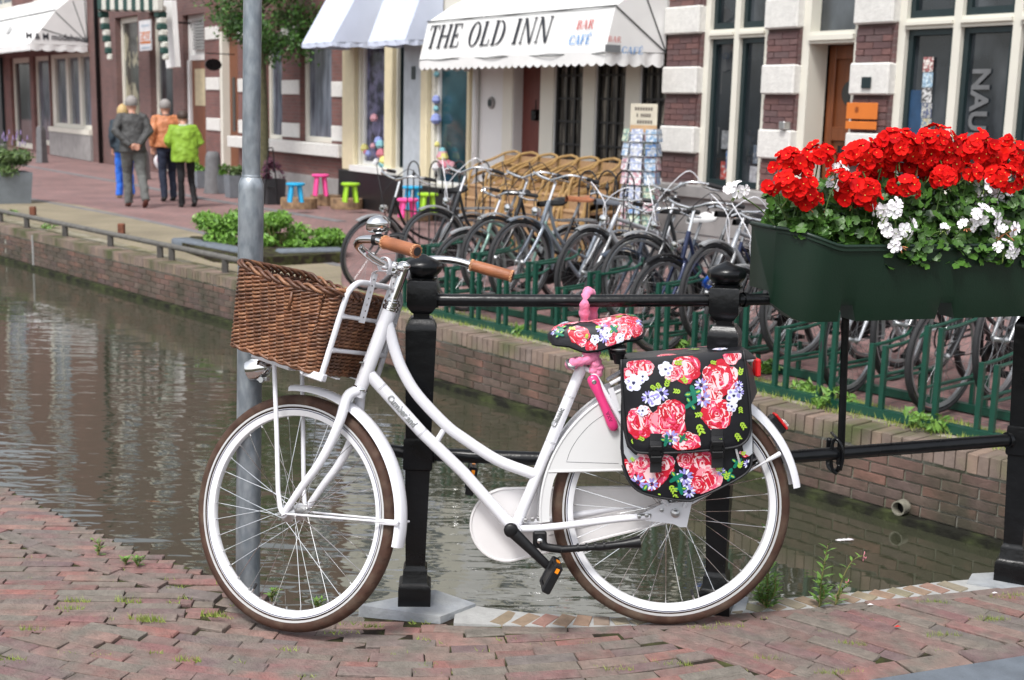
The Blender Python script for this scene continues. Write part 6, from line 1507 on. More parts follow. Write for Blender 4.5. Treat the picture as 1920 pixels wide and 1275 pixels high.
for k, (x, y, c) in enumerate(((1360, 300, (.05, .12, .25)), (1350, 320, (.3, .05, .04)), (1412, 290, (.08, .1, .13)), (1352, 262, (.16, .17, .18)), (1405, 330, (.3, .3, .32)))):
    s_, z_ = fp(x, y); mb = MB(); mb.box((s_ - .11, -.112, z_ - .10), (s_ + .11, -.107, z_ + .10)); B6.put(mb, 'window_poster', mat('poster_%d' % k, c, .5, var=.6, vs=25, col2=(.3, .3, .3), c2s=30, c2w=.03, dirt=.1), B6.o)
B6.box('stone_sill', plinth_m, s60 - .02, W6[0][1] + .3, z_sill - .14, z_sill - .003, -.2, .16, bev=.01); B6.box('plinth', plinth_m, s60 - .02, W6[1][0], 0, z_sill - .141, -.2, .10); B6.box('plinth', plinth_m, W6[1][1], s61, 0, z_sill - .004, -.2, .12)
B6.box('cornice', cream, s60, s61, 4.75, 5.0, -.1, .22); B6.box('roof_gutter', cream, s60, s61, zt6 - .3, zt6, -.2, .4)

# ---- house 5: the inn
s50, s51 = fs(884, 200), s60
B5 = Bld('cafe_building', 'white painted inn with barred dark windows behind a scalloped white awning', 'building', s50, s51)
S = lambda x: fs(x, 200)
wz0 = fz(1060, 318); wzt = 2.75
W5 = [(S(963), S(1013), 0, wzt), (S(1040), S(1092), wz0, wzt), (S(1117), S(1172), wz0, wzt), (S(1200), S(1249), wz0, wzt)]
up5 = [(s50 + .7, s50 + 1.9, 4.4, 6.4), (s50 + 2.6, s50 + 3.8, 4.4, 6.4)]
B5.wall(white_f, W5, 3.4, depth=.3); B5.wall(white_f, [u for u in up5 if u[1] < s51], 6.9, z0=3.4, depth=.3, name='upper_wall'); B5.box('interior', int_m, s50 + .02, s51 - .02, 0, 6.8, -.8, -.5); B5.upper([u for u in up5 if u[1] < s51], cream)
curt = mat('curtain_glass', (.055, .05, .045), .12, var=.6, vs=3, col2=(.20, .18, .15), c2s=4, c2w=.06, dirt=.06, stretch=(6, 1, .5))
for (a, b_, q0, q1) in W5[1:]: B5.window(a, b_, q0, q1, mat('black_frame', (.012, .012, .012), .5), curt, n=-.02, bars=(3, 6), fw=.035)
dd = B5.box('door', red_wood, W5[0][0], W5[0][1], 1.0, wzt, -.22, -.16); B5.box('door_lower', mat('brown_wood', (.20, .065, .035), .5, var=.2, stretch=(6, 6, .5)), W5[0][0], W5[0][1], 0, 1.0, -.16, -.12, dd); B5.box('door_ledge', plinth_m, W5[0][0], W5[0][1], 1.0, 1.05, -.16, -.08, dd)
for k in range(9): x = lerp(W5[0][0], W5[0][1], (k + .5)/9); B5.box('plank', red_wood, x - .035, x + .035, 1.06, wzt - .02, -.16, -.148, dd)
for (x0, x1) in ((944, 962), (1014, 1039), (1093, 1116), (1173, 1199)): B5.box('pilaster', cream, S(x0), S(x1), 0, wzt, -.05, .02, bev=.006)
mb = MB(); mb.tube([V((S(898), .06, .0)), V((S(898), .06, 2.9))], .045, 10); B5.put(mb, 'drainpipe', white_f, smooth=True)
s_, z_ = fp(923, 193); mb = MB(); mb.lathe([(.085, 0), (.085, .03), (.06, .04)], 8, M=frame_m(V((s_, .0, z_)), (1, 0, 0), (0, 0, 1), (0, 1, 0))); wb = B5.put(mb, 'wall_box', plinth_m); mb = MB(); mb.box((s_ - .04, .04, z_ - .045), (s_ + .04, .05, z_ + .045)); B5.put(mb, 'box_face', dark_frame, wb)
s_, z_ = fp(993, 212); mb = MB(); mb.box((s_ - .05, -.148, z_ - .10), (s_ + .05, -.04, z_ + .05), bev=.02); mb.tube([V((s_, -.1, z_ + .05)), V((s_, -.1, z_ + .18))], .008, 5); B5.put(mb, 'wall_lantern', black_paint)
def solve_dep(x, y, sw):
    best = None
    for i in range(20, 260):
        n = i*.01; s_, z_ = fp(x, y, n)
        if best is None or abs(s_ - sw) < best[0]: best = (abs(s_ - sw), n, z_)
    return best
_, dep5, zf5 = solve_dep(1134, 106, s51 - .02)
_, zl = fp(787, 102, dep5); sl5 = fs(787, 102, dep5); 
zk5 = fz(960, 28, dep5*.86)
aw5, prof5 = awning(B5, sl5, s51 - .02, max(zk5 + .42, 3.1), (zf5 + zl)/2, dep5, .16, canvas, scal=.155, zmid=zk5, kn=.86)
# lettering sits on the sloping front band
(nk, zk), (nf, zf) = prof5[2], prof5[4]; yv = V((0, nk - nf, zk - zf)).normalized(); zv = V((1, 0, 0)).cross(yv) * -1; zv = V((0, -(yv.z) * -1, yv.y * -1)); zv = V((0, yv.z, -yv.y)); 
def on_front(t_s, t_v): return V((lerp(sl5, s51 - .02, t_s), lerp(nf, nk, t_v), lerp(zf, zk, t_v)))
def front_text(txt, size, ts, tv, m, sx, italic=.28, bold=.012):
    c = on_front(ts, tv) + zv*.012
    return text_mesh(txt, size, FMX @ frame_m(c, V((1, 0, 0)), yv, zv), 'lettering', m, aw5, italic=italic, sx=sx, bold=bold, extr=.001)
Hf = (on_front(0, 1) - on_front(0, 0)).length; Wf = s51 - .02 - sl5
def on_front_px(x, y):
    o_ = FMX @ on_front(0, 0); nn_ = (FMX.to_3x3() @ zv).normalized(); p = FIX @ on_plane(x, y, o_, nn_); return p
def front_serif(txt, x0, x1, y0, y1, m, slant):
    a, b_ = on_front_px(x0, (y0 + y1)/2), on_front_px(x1, (y0 + y1)/2); hh = (on_front_px((x0+x1)/2, y0) - on_front_px((x0+x1)/2, y1)).length; c = (a + b_)/2 + zv*.012
    serif_text(txt, hh, FMX @ frame_m(c, V((1, 0, 0)), yv, zv), m, aw5, slant=slant, total=(b_ - a).length)
front_serif('THE OLD INN', 806, 1036, 42, 84, ink, .10); front_serif('BAR', 1084, 1116, 38, 54, red_ink, .08); front_serif('CAFÉ', 1069, 1110, 66, 83, blue_ink, .08)
xs_ = V((0, -1, 0))
def on_side_px(x, y): return FIX @ on_plane(x, y, FMX @ V((s51, 0, 0)), fdx)
for txt, x0, x1, y0, y1, m_ in (('BAR', 1140, 1165, 68, 79, red_ink), ('CAFÉ', 1165, 1206, 88, 101, blue_ink)):
    a, b_ = on_side_px(x0, (y0+y1)/2), on_side_px(x1, (y0+y1)/2); hh = abs(on_side_px(x0, y0).z - on_side_px(x0, y1).z); c = (a + b_)/2; serif_text(txt, hh, FMX @ frame_m(V((s51 + .006, c.y, c.z)), xs_, V((0, 0, 1)), V((1, 0, 0))), m_, aw5, slant=.1, total=abs(a.y - b_.y))
a, b_ = on_side_px(1134, 97), on_side_px(1163, 85); mb = MB(); mb.box((s51 + .004, min(a.y, b_.y), min(a.z, b_.z)), (s51 + .008, max(a.y, b_.y), max(a.z, b_.z))); B5.put(mb, 'grey_patch', mat('grey_patch', (.16, .17, .18), .7), aw5)
mb = MB()
for t in (0, 1): mb.tube([on_front(t, 1) + V((0, 0, .01)), on_front(t, 1) + V((0, -.02, .012))], .006, 5)
mb.tube([on_front(t/10, 1) + V((0, .01, .006)) for t in range(11)], .009, 6)
mb.tube([V((s51 - .01, nk, zk)), V((s51 - .01, dep5*.02, zf5 + .08))], .008, 6); mb.tube([V((s51 - .01, nk*.6, prof5[1][1] + .1)), V((s51 - .01, dep5*.02, zf5 + .08))], .008, 6)
mb.tube([V((lerp(sl5, s51, t/20), dep5 + .012*math.sin(t), (zf5 + zl)/2 - .025 + .008*math.sin(t*2))) for t in range(21)], .006, 5)
B5.put(mb, 'awning_piping', canvas_seam, aw5)

# ---- house 4: toy shop in cream woodwork with pale blue awnings
s40, s41 = fs(648, 200), s50
B4 = Bld('corner_shop', 'shop with yellow cream window frames, black plinth and pale blue awnings', 'building', s40, s41)
S = lambda x: fs(x, 200); zpl = fz(690, 322)
W4 = [(S(676), S(728), zpl + .12, 2.9), (S(745), S(760), zpl + .12, 2.9), (S(815), S(882), .55, 2.9)]
up4 = [(s40 + .5, s40 + 1.6, 4.2, 6.3), (s40 + 2.4, s40 + 3.5, 4.2, 6.3)]
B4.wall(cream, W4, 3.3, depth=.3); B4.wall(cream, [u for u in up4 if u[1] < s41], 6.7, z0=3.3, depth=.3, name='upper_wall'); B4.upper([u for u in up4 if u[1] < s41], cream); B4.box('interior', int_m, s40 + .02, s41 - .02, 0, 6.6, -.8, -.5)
lav = mat('lavender_display', (.15, .15, .26), .15, var=.5, vs=3, col2=(.03, .035, .06), c2s=5, c2w=.08)
B4.window(*W4[0], white_f, lav, n=-.05, fw=.05); B4.window(*W4[1], dark_frame, glass, n=-.05, fw=.02); B4.window(*W4[2], white_f, glass_t, n=-.05, fw=.04)
for (x0, x1) in ((650, 672), (729, 743), (797, 809), (884, 889)): B4.box('pilaster', cream2, S(x0), S(x1), zpl, 3.2, .0, .09, bev=.015)
B4.box('door_post', mat('grey_blue_paint', (.42, .46, .50), .5), S(762), S(794), 0, 3.2, .0, .05)
B4.box('black_plinth', mat('black_plinth', (.012, .012, .014), .35), s40, S(760), 0, zpl, -.02, .14, bev=.01); B4.box('black_plinth', MATS['black_plinth'], S(800), s41, 0, .5, -.02, .12, bev=.01); B4.box('window_board', white_f, S(672), S(745), zpl, zpl + .10, .0, .17)
s_, z_ = fp(781, 137); B4.box('house_number', dark_frame, s_ - .06, s_ + .06, z_ - .10, z_ + .10, .05, .06)
random.seed(9)
for k in range(26):
    a = rnd(0, 1); zc = rnd(.7, 1.5)
    if k < 12: x = lerp(W4[0][0] + .08, W4[0][1] - .08, a)
    else: x = lerp(W4[2][0] + .05, W4[2][0] + .7, a*a); zc = rnd(.6, 2.3) if a < .25 else rnd(.6, 1.1)
    mb = MB(); w_ = rnd(.04, .09); mb.lathe([(w_*.6, 0), (w_, w_*.6), (w_*.7, w_*1.5), (.01, w_*1.8)], 7, M=Matrix.Translation((x, .005, zc))); B4.put(mb, 'shop_toy', mat('toy_%d' % (k % 6), [(.6, .3, .35), (.2, .45, .5), (.65, .6, .2), (.6, .6, .62), (.25, .3, .6), (.5, .15, .2)][k % 6], .5), B4.o)
def blue_awning(xl, xr, yb):
    s1 = fs(xr, 92); _, d_, zf_ = solve_dep(xl[1], yb, s1); sl_ = fs(xl[0], yb - 4, d_)
    return awning(B4, sl_, s1, zf_ + 1.15, zf_, d_, .08, canvas_blue, scal=.5, zmid=zf_ + .72)
for (xl, xr, yb) in (((566, 622), 724, 78), ((690, 760), 832, 74)): blue_awning(xl, xr, yb)

# ---- house 3: brick house with white bands
s30, s31 = fs(387, 200), s40
B3 = Bld('brick_house', 'red brick house with white stone bands, tall grey windows and a long stone sill', 'building', s30, s31)
S = lambda x: fs(x, 200); zs3 = fz(600, 268)
W3 = [(S(414), S(447), .05, fz(430, 58)), (S(496), S(529), zs3, 3.0), (S(563), S(622), zs3, 3.0)]
up3 = [(S(414), S(452), 4.3, 6.4), (S(496), S(535), 4.3, 6.4), (S(575), S(625), 4.3, 6.4)]
B3.wall(bk_red, W3 + up3, 7.6, depth=.35); B3.upper(up3, white_f); B3.box('interior', int_m, s30, s31, 0, 7.5, -.8, -.55)
B3.window(*W3[1], cream, glass_b, n=-.10, fw=.08); B3.window(*W3[2], cream, glass_b, n=-.10, fw=.10)
dr = B3.box('door', orange_wood, W3[0][0] + .14, W3[0][1], .05, W3[0][3], -.2, -.15); B3.box('door_frame', cream, W3[0][0], W3[0][0] + .14, .05, W3[0][3], -.2, .01); B3.box('door_glass', glass, W3[0][0] + .30, W3[0][0] + .46, 1.1, 2.2, -.15, -.14, dr)
for (x0, x1) in ((388, 413), (448, 495), (530, 562), (623, 647)):
    for yq in (64, 157, 234):
        xm = (x0 + x1)/2; yy = {64: 62, 157: 157 + (xm - 400)*.045, 234: 233 + (xm - 400)*.075}[yq]; z_ = fz(xm, yy); B3.box('stone_band', band_white, S(x0), S(x1), z_ - .13, z_ + .13, -.1, .025, bev=.008)
B3.box('stone_sill', band_white, S(437), s31 - .01, zs3 - .22, zs3, -.1, .14, bev=.01); B3.box('plinth', plinth_m, S(452), s31, 0, .42, -.1, .08)
mb = MB(); s_, z_ = fp(440, 123); mb.lathe([(.17, -.02), (.17, .02)], 20, M=frame_m(V((s_, .45, z_)), (0, 1, 0), (0, 0, .7), (1, 0, 0))); mb.tube([V((s_, 0, z_ + .22)), V((s_, .6, z_ + .22))], .012, 5); B3.put(mb, 'oval_sign', black_paint)

# ---- house 2: house with green striped awning and the letting board
s20, s21 = fs(172, 200), s30
B2 = Bld('striped_awning_house', 'brown brick house with green and white striped canopy and arched louvred doorway', 'building', s20, s21)
S = lambda x: fs(x, 200)
W2 = [(S(220), S(262), .6, fz(240, 30)), (S(283), S(325), .05, fz(300, 20)), (S(346), S(385), .05, fz(365, 26))]
up2 = [(S(200), S(240), 5.6, 7.8), (S(270), S(310), 5.6, 7.8), (S(345), S(380), 5.6, 7.8)]
B2.wall(bk_mid, W2 + up2, 11, depth=.4); B2.upper(up2, cream); B2.box('interior', int_m, s20, s21, 0, 10.5, -.85, -.6)
B2.window(*W2[0], cream, mat('yellow_poster_glass', (.30, .28, .20), .2, var=.5, vs=1.5, col2=(.04, .045, .04), c2s=1.6, c2w=.04), n=-.15, fw=.13)
B2.window(*W2[1], cream, glass, n=-.15, fw=.14)
fr2 = B2.window(W2[2][0], W2[2][1], fz(365, 112), W2[2][3], white_f, white_f, n=-.12, fw=.12); dr = B2.box('door', orange_wood, W2[2][0] + .14, W2[2][1], .05, fz(365, 112), -.2, -.14); B2.box('door_frame', white_f, W2[2][0], W2[2][0] + .14, .05, fz(365, 112), -.22, -.08)
B2.box('door_glass', mat('cream_curtain', (.55, .47, .30), .4, var=.15), W2[2][0] + .34, W2[2][1] - .14, fz(375, 198), fz(375, 128), -.14, -.13, dr)
for k in range(9): z_ = fz(370, 92 - k*6); B2.box('louvre', mat('louvre_grey', (.30, .31, .31), .5), W2[2][0] + .34, W2[2][1] - .16, z_, z_ + .05, -.15, -.10, fr2)
mb = MB(); mb.tube([V((S(191), .07, 0)), V((S(188), .07, 9))], .055, 8); B2.put(mb, 'drainpipe', black_paint, smooth=True)
# letting board
sg = mat('white_board', (.74, .75, .78), .5); s_, z_ = fp(273, 67, .25); bo_ = B2.box('letting_board', sg, s_ - .42, s_ + .42, fz(273, 95, .25), fz(273, 38, .25), .24, .27)
B2.box('orange_field', om, s_ - .36, s_ + .42, fz(273, 82, .25), fz(273, 60, .25), .27, .275, bo_); text_mesh('TE HUUR', .26, FMX @ frame_m(V((s_ + .06, .278, fz(273, 71, .25))), V((1, 0, 0)), V((0, 0, 1)), V((0, 1, 0))), 'lettering', sg, bo_, sx=.85, bold=.008)
for dz_ in (.20, -.30): B2.box('small_print', mat('pale_print', (.45, .52, .60), .6), s_ - .25, s_ + .35, z_ + dz_, z_ + dz_ + .05, .27, .274, bo_)
# striped folding canopy: hanging side curtains and front roll
gs_ = mat('green_stripe', (.015, .06, .05), .7); cs_ = mat('cream_stripe', (.62, .62, .56), .7)
def curtain(x0, y0, x1, y1, n_, wpx):
    k = 9
    for i in range(k):
        a0, a1 = i/k, (i+1)/k; pa, pb = fp(lerp(x0, x1, a0), lerp(y0, y1, a0), n_), fp(lerp(x0, x1, a1), lerp(y0, y1, a1), n_); w_ = .26 * (1 - .3*a0)
        mb = MB(); mb.box((pa[0] - w_/2, n_ - .18 + .1*a0, pb[1]), (pa[0] + w_/2, n_ + .03*(i % 2), pa[1] - .004), bev=.02); B2.put(mb, 'canopy_fold', gs_ if i % 2 else cs_)
curtain(186, 10, 204, 112, .9, 20); curtain(293, 10, 308, 112, .9, 20)
for i in range(14):
    a, b_ = fp(lerp(184, 296, i/14), 6, .95), fp(lerp(184, 296, (i+1)/14), 6, .95); mb = MB(); mb.box((a[0], .82, a[1] - .18), (b_[0] - .005, .98, a[1] + .10), bev=.03); B2.put(mb, 'canopy_fold', cs_ if i % 2 else gs_)
mb = MB(); a = [fp(x, y, .6) for x, y in ((296, 0), (322, 0), (330, 125), (312, 128))]; mb.add([(p[0], .6, p[1]) for p in a] + [(p[0], .5, p[1]) for p in a], [(0, 1, 2, 3), (7, 6, 5, 4), (0, 3, 7, 4), (1, 5, 6, 2), (2, 6, 7, 3)]); B2.put(mb, 'folded_canvas', canvas)
mb = MB(); s_, z_ = fp(328, 42, .35); mb.lathe([(.02, -.12), (.12, -.06), (.13, .0), (.05, .10), (.01, .14)], 10, M=Matrix.Translation((s_, .45, z_))); mb.tube([V((s_, 0, z_ + .0)), V((s_, .4, z_))], .02, 6); B2.put(mb, 'wall_lamp', black_paint)

# ---- house 1: fashion shop at the far left
s10, s11 = fs(-160, 200), s20
B1 = Bld('fashion_shop', 'brick shop with tall cream shop windows under a white scalloped awning, farthest left', 'building', s10, s11)
S = lambda x: fs(x, 200); zw = fz(130, 240)
W1 = [(S(22), S(58), .05, 2.95), (S(64), S(94), .25, 2.95), (S(95), S(171), zw, 2.95), (S(-60), S(0), .4, 2.95)]
up1 = [(S(-100), S(-50), 4.6, 7), (S(-10), S(30), 4.6, 7), (S(75), S(115), 4.6, 7), (S(-10), S(30), 7.8, 9.6), (S(75), S(115), 7.8, 9.6)]
B1.wall(bk_red, W1 + up1, 11, depth=.4); B1.upper(up1, cream); B1.box('interior', int_m, s10, s11, 0, 10.5, -.85, -.6)
B1.window(*W1[0], cream, glass, n=-.1, fw=.16); B1.window(*W1[1], cream, glass_b, n=-.1, fw=.14); B1.window(*W1[3], cream, glass, n=-.1, fw=.14)
w_ = B1.window(*W1[2], cream, glass_b, n=-.06, fw=.12)
for x in (101, 126, 150): B1.box('mullion', cream, S(x) - .14, S(x) + .14, zw + .12, 2.83, -.12, -.03, w_)
B1.box('window_board', cream, S(95), S(172), zw - .14, zw, -.05, .1); B1.box('plinth', plinth_m, S(95), s11, 0, zw - .15, -.1, .08, bev=.01); B1.box('dark_green_post', dark_frame, S(-4), S(9), 0, 3, 0, .1)
_, d1, zf1 = solve_dep(56, 82, s11 - .1); sl1 = fs(-140, 82, d1)
aw1, pr1 = awning(B1, sl1, s11 - .1, zf1 + 1.5, zf1, d1, .18, canvas, scal=.26, zmid=zf1 + .9)
mb = MB()
for (n0, z0) in ((.55, .95), (.25, 1.3), (.05, 1.5), (.8, .45)): mb.tube([V((s11 - .095, 0.03, zf1 + .1)), V((s11 - .095, d1*n0, zf1 + z0*.9))], .012, 5)
mb.tube([V((lerp(sl1, s11 - .1, t/8), pr1[2][0], pr1[2][1] + .01)) for t in range(9)], .02, 5); B1.put(mb, 'awning_frame', canvas_seam, aw1)
text_mesh('UW', .55, FMX @ frame_m(V((fs(8, 48, d1*.85), lerp(pr1[2][0], pr1[4][0], .5) + .03, lerp(pr1[2][1], pr1[4][1], .5))), V((1, 0, 0)), V((0, -.35, .94)).normalized(), V((0, .94, .35)).normalized()), 'lettering', ink, aw1, italic=.3, sx=.7)
text_mesh('M & M modehouse', .24, FMX @ frame_m(V((s11 - .085, d1*.52, zf1 + .20)), xs_, V((0, 0, 1)), V((1, 0, 0))), 'lettering', ink, aw1, sx=.9, bold=.004)
# houses behind the picture's left edge, seen only in the water
s00 = s10 - 14
B0 = Bld('far_brick_house', 'brick house row beyond the fashion shop at the left end of the street', 'building', s00, s10)
up0 = [(s00 + 1 + 2.2*k, s00 + 2.1 + 2.2*k, z0, z1) for k in range(6) for z0, z1 in ((.6, 3.0), (4.4, 6.8), (7.6, 9.4))]
B0.wall(bk_mid, up0, 11.2, depth=.4); B0.upper(up0, cream); B0.box('interior', int_m, s00, s10, 0, 10.5, -.85, -.6)
# ================================================================ CYCLE RACK AND PARKED BICYCLES
def quay_pt(xp, d, yref=700):
    """point on the line d metres behind the quay edge that is seen at image column xp"""
    P = q_off(Qv, 0, d); r_ = ray(xp, yref); k = r_.x / r_.y
    for a, b_ in zip(P, P[1:]):
        den = (b_.x - a.x) - k*(b_.y - a.y)
        if abs(den) < 1e-9: continue
        t = (k*a.y - a.x)/den
        if 0 <= t <= 1 and (a + (b_-a)*t).y > 1: return a + (b_-a)*t, (b_-a).normalized()
QT = QD.copy(); QNn = QN.copy()
rack_green = mat('rack_green', (.008, .058, .038), .35, var=.15, vs=6, coat=.2)
rack_o = empty('cycle_rack', (1.6, 7.6, GF), label='long dark green steel cycle rack along the far quay edge', cat='bicycle rack')
P0, P1 = V((-1.32, 10.72)), V((1.63, 7.22)); P1 = V((1.63, 7.22)); P2 = V((3.7, 4.95))
def rline(d):
    return q_off([V((-1.25, 10.64)), V((-.56, 9.82)), V((1.63, 7.22)), V((2.60, 6.15)), V((3.9, 4.73))], 0, d)
for d in (.30, .86):
    mb = MB(); P = rline(d)
    for a, b_ in zip(P, P[1:]):
        t = (b_-a).normalized(); Ln = (b_-a).length; M = frame_m((a.x, a.y, GF), (t.x, t.y, 0), (-t.y, t.x, 0), (0, 0, 1)); mb.box((-.002, -.028, .004), (Ln + .002, .028, .052), M=M)
    mb.build('base_rail', rack_green, rack_o)
slots = []
for i, (q, an) in enumerate(along(rline(.30), .335, .12)):
    t = V((math.cos(an), math.sin(an))); n_ = V((-t.y, t.x)); hi = i % 2 == 1; H_ = .57 if hi else .42
    slots.append((q, t, n_, hi))
    for s_ in (-1, 1):
        M = frame_m((q.x + t.x*.042*s_, q.y + t.y*.042*s_, GF), (t.x, t.y, 0), (n_.x, n_.y, 0), (0, 0, 1)); mb = MB()
        mb.box((-.014, -.014, .052), (.014, .014, H_), M=M)
        mb.tube([M @ V((0, 0, H_ - .012)), M @ V((0, .18, H_ - .005)), M @ V((0, .36, H_ + .015)), M @ V((.012*s_, .42, H_ + .05)), M @ V((.03*s_, .41, H_ + .085))], .011, 7)
        mb.tube([M @ V((0, .0, .22)), M @ V((0, .56, .22))], .010, 7); mb.box((-.012, .545, .052), (.012, .569, .235), M=M)
        mb.build('wheel_holder', rack_green, rack_o, smooth=50)
tyre_b = mat('black_tyre', (.018, .018, .02), .7, var=.2); alu = mat('aluminium', (.36, .37, .38), .4, .85, var=.2)
PAINT = {}
def paint(n_, c, me_=.3): return mat('bike_' + n_, c, .3, me_, var=.08, coat=.3)
def pbike(fp_, th, raise_, fcol, style, lab, saddle='black', guard_=True, lamp_=True, steer_=0.0, bar='sweep', extras=()):
    """a parked bicycle; fp_ = where its front tyre touches down, th = heading"""
    WB = 1.08; Rr = .345; pitch = math.atan2(raise_, WB)
    M0 = Matrix.Translation((fp_.x, fp_.y, GF)) @ Matrix.Rotation(th, 4, 'Z') @ Matrix.Rotation(R(rnd(-3.5, 3.5)), 4, 'X') @ Matrix.Translation((-WB*math.cos(pitch), 0, 0)) @ Matrix.Rotation(-pitch, 4, 'Y')
    o = empty('parked_bicycle', M=M0, label=lab, cat='bicycle', group='bicycles parked in the green rack')
    col = fcol; metal = alu
    RHb, FHb = V((0, 0, Rr)), V((WB, 0, Rr)); BB = V((.44, 0, .28)); hb, ht = V((.90, 0, .66)), V((.845, 0, .86 if style == 'dutch' else .80)); k_ = (ht - hb).normalized()
    S_ = Matrix.Translation(hb) @ Matrix.Rotation(steer_, 4, k_) @ Matrix.Translation(-hb)
    def bd(mb, nm, m, parent=None, st=False, smooth=45, **kw):
        if st: mb.v = [S_ @ p for p in mb.v]
        return mb.build(nm, m, parent or o, local=True, smooth=smooth, **kw)
    def whl(c, st, nm):
        mb = MB(); mb.add(*ring(c, Rr - .018, circ(.0165, 8), 36)); w_ = bd(mb, nm, tyre_b, st=st)
        mb = MB(); mb.add(*ring(c, Rr - .040, [(0, -.012), (0, .012), (-.018, .008), (-.018, -.008)], 36)); bd(mb, 'rim', metal, w_, st)
        mb = MB()
        for k in range(28):
            a = 2*math.pi*k/28; sd = 1 if k % 2 else -1; ah = a + (1 if (k//2) % 2 else -1)*1.1
            mb.tube([V((c.x + .025*math.cos(ah), sd*.028, c.z + .025*math.sin(ah))), V((c.x + .29*math.cos(a), 0, c.z + .29*math.sin(a)))], .0013, 3, cap=False)
        mb.lathe([(.012, -.05), (.024, -.034), (.014, -.02), (.014, .02), (.024, .034), (.012, .05)], 10, M=Matrix.Translation(c) @ Matrix.Rotation(R(90), 4, 'X')); bd(mb, 'spokes_and_hub', metal, w_, st)
    whl(RHb, False, 'rear_wheel'); whl(FHb, True, 'front_wheel')
    mb = MB(); sT_ = V((.26, 0, .76)) if style == 'dutch' else V((.285, 0, .74)); mb.tube([hb, ht], .018, 10); mb.tube([BB, sT_], .015, 10)
    if style == 'dutch': mb.tube([hb + k_*.02, BB], .016, 10); mb.tube(spline([ht - k_*.02, V((.74, 0, .62)), V((.58, 0, .50)), V((.385, 0, .44))], 4), .014, 10)
    else: mb.tube([hb + k_*.02, BB], .020, 10); mb.tube([ht - k_*.02, sT_ - V((0, 0, .04))] if style == 'sport' else [ht - k_*.05, V((.345, 0, .55))], .016, 10)
    for s_ in (1, -1): mb.tube([BB + V((-.02, .03*s_, 0)), RHb + V((0, .055*s_, 0))], .009, 8); mb.tube([sT_ - V((0, -.015*s_, .03)), RHb + V((0, .055*s_, 0))], .007, 8)
    bd(mb, 'frame', col)
    mb = MB()
    for s_ in (1, -1): mb.tube(spline([hb - k_*.01, hb + V((.02, .045*s_, -.03)), V((1.0, .05*s_, .47)), FHb + V((0, .05*s_, 0))], 4), [.014]*9 + [.012, .011, .010, .008], 8)
    bd(mb, 'fork', col if style != 'sport' else metal, st=True)
    mb = MB(); st_t = ht + k_*(.16 if bar == 'sweep' else .12); mb.tube([ht, st_t], .011, 8); c0 = st_t + V((.05, 0, .01)); mb.tube([st_t, c0], .012, 8)
    if bar == 'sweep': pts = lambda s_: [c0, c0 + V((.02, .10*s_, .02)), c0 + V((.01, .20*s_, .05)), c0 + V((-.08, .27*s_, .05)), c0 + V((-.20, .30*s_, .03))]
    else: pts = lambda s_: [c0, c0 + V((.0, .14*s_, .01)), c0 + V((-.01, .22*s_, .03)), c0 + V((-.05, .31*s_, .03))]
    for s_ in (1, -1): mb.tube(spline(pts(s_), 4), .010, 8)
    hbo = bd(mb, 'handlebar', chrome, st=True)
    for s_ in (1, -1):
        p = pts(s_); mb = MB(); d = (p[-1] - p[-2]); mb.tube([p[-1] - d*.75 if bar == 'sweep' else p[-1] - d*1.0, p[-1] + d*.15], .0165, 9); bd(mb, 'grip', black_rubber, hbo, True)
        mb = MB(); q_ = p[-2] + d*.1; mb.tube([q_, q_ + V((.05, .02*s_, -.02)), q_ + V((.0, .06*s_, -.045)), q_ + V((-.09, .09*s_, -.05))], [.007, .008, .007, .006], 7); bd(mb, 'brake_lever', chrome, hbo, True)
        mb = MB(); mb.tube(spline([q_ + V((.03, 0, 0)), q_ + V((.15, -.05*s_, .07)), hb + V((.10, 0, .22)), hb + V((.04, 0, .02))], 5), .0035, 5); bd(mb, 'brake_cable', white_paint if 'whitecable' in extras else black_rubber, hbo, True)
    mb = MB(); sp_ = sT_ + V((-.05, 0, .13)); mb.tube([sT_, sp_], .0125, 8); bd(mb, 'seat_post', metal)
    mb = MB(); sm = {'black': black_plastic, 'white': mat('white_saddle', (.68, .68, .68), .5), 'grey': mat('grey_saddle', (.10, .11, .13), .5), 'tan': leather}[saddle]
    def sd_(i, j):
        u = i; a = (-1 + 2*j)*R(110); hw = interp([(0, .04), (.1, .09), (.3, .085), (.6, .04), (1, .02)], u); return sp_ + V((lerp(-.13, .15, u), hw*math.sin(a), .03 + .035*math.cos(a) - .02*u + (.015 if u < .2 else 0)))
    mb.grid(sd_, 12, 12); mb.grid(lambda i, j: lerp(sd_(i, 0), sd_(i, 1), j), 12, 2); bd(mb, 'saddle', sm, smooth=True)
    if 'cover' in extras:
        mb = MB(); mb.grid(lambda i, j: (lambda p, c: c + (p - c)*1.35 + V((0, 0, -.03 if j in (0, 1) else .02)) + V((rnd(-.006, .006), rnd(-.006, .006), rnd(-.008, .008))))(sd_(i, j), sp_ + V((0, 0, .03))), 12, 14); bd(mb, 'saddle_cover', mat('plastic_bag_white', (.66, .67, .68), .35, var=.1, bump=.5, bs=12), smooth=True)
    gm_ = col if 'painted_guards' in extras else (black_plastic if 'black_guards' in extras else mat('silver_guard', (.36, .37, .38), .4, .5))
    if guard_:
        pr_ = [(-.012, -.025), (0, -.022), (.005, 0), (0, .022), (-.012, .025), (.001, 0)]
        mb = MB(); mb.add(*ring(RHb, .365, pr_, 24, R(20), R(165), False)); mb.tube([RHb + V((0, .05, 0)), RHb + V((-.35, .03, .12))], .003, 5); bd(mb, 'rear_mudguard', gm_)
        mb = MB(); mb.add(*ring(FHb, .365, pr_, 24, R(60), R(185), False)); mb.tube([FHb + V((0, .05, 0)), FHb + V((-.36, .03, .0))], .003, 5); bd(mb, 'front_mudguard', gm_, st=True)
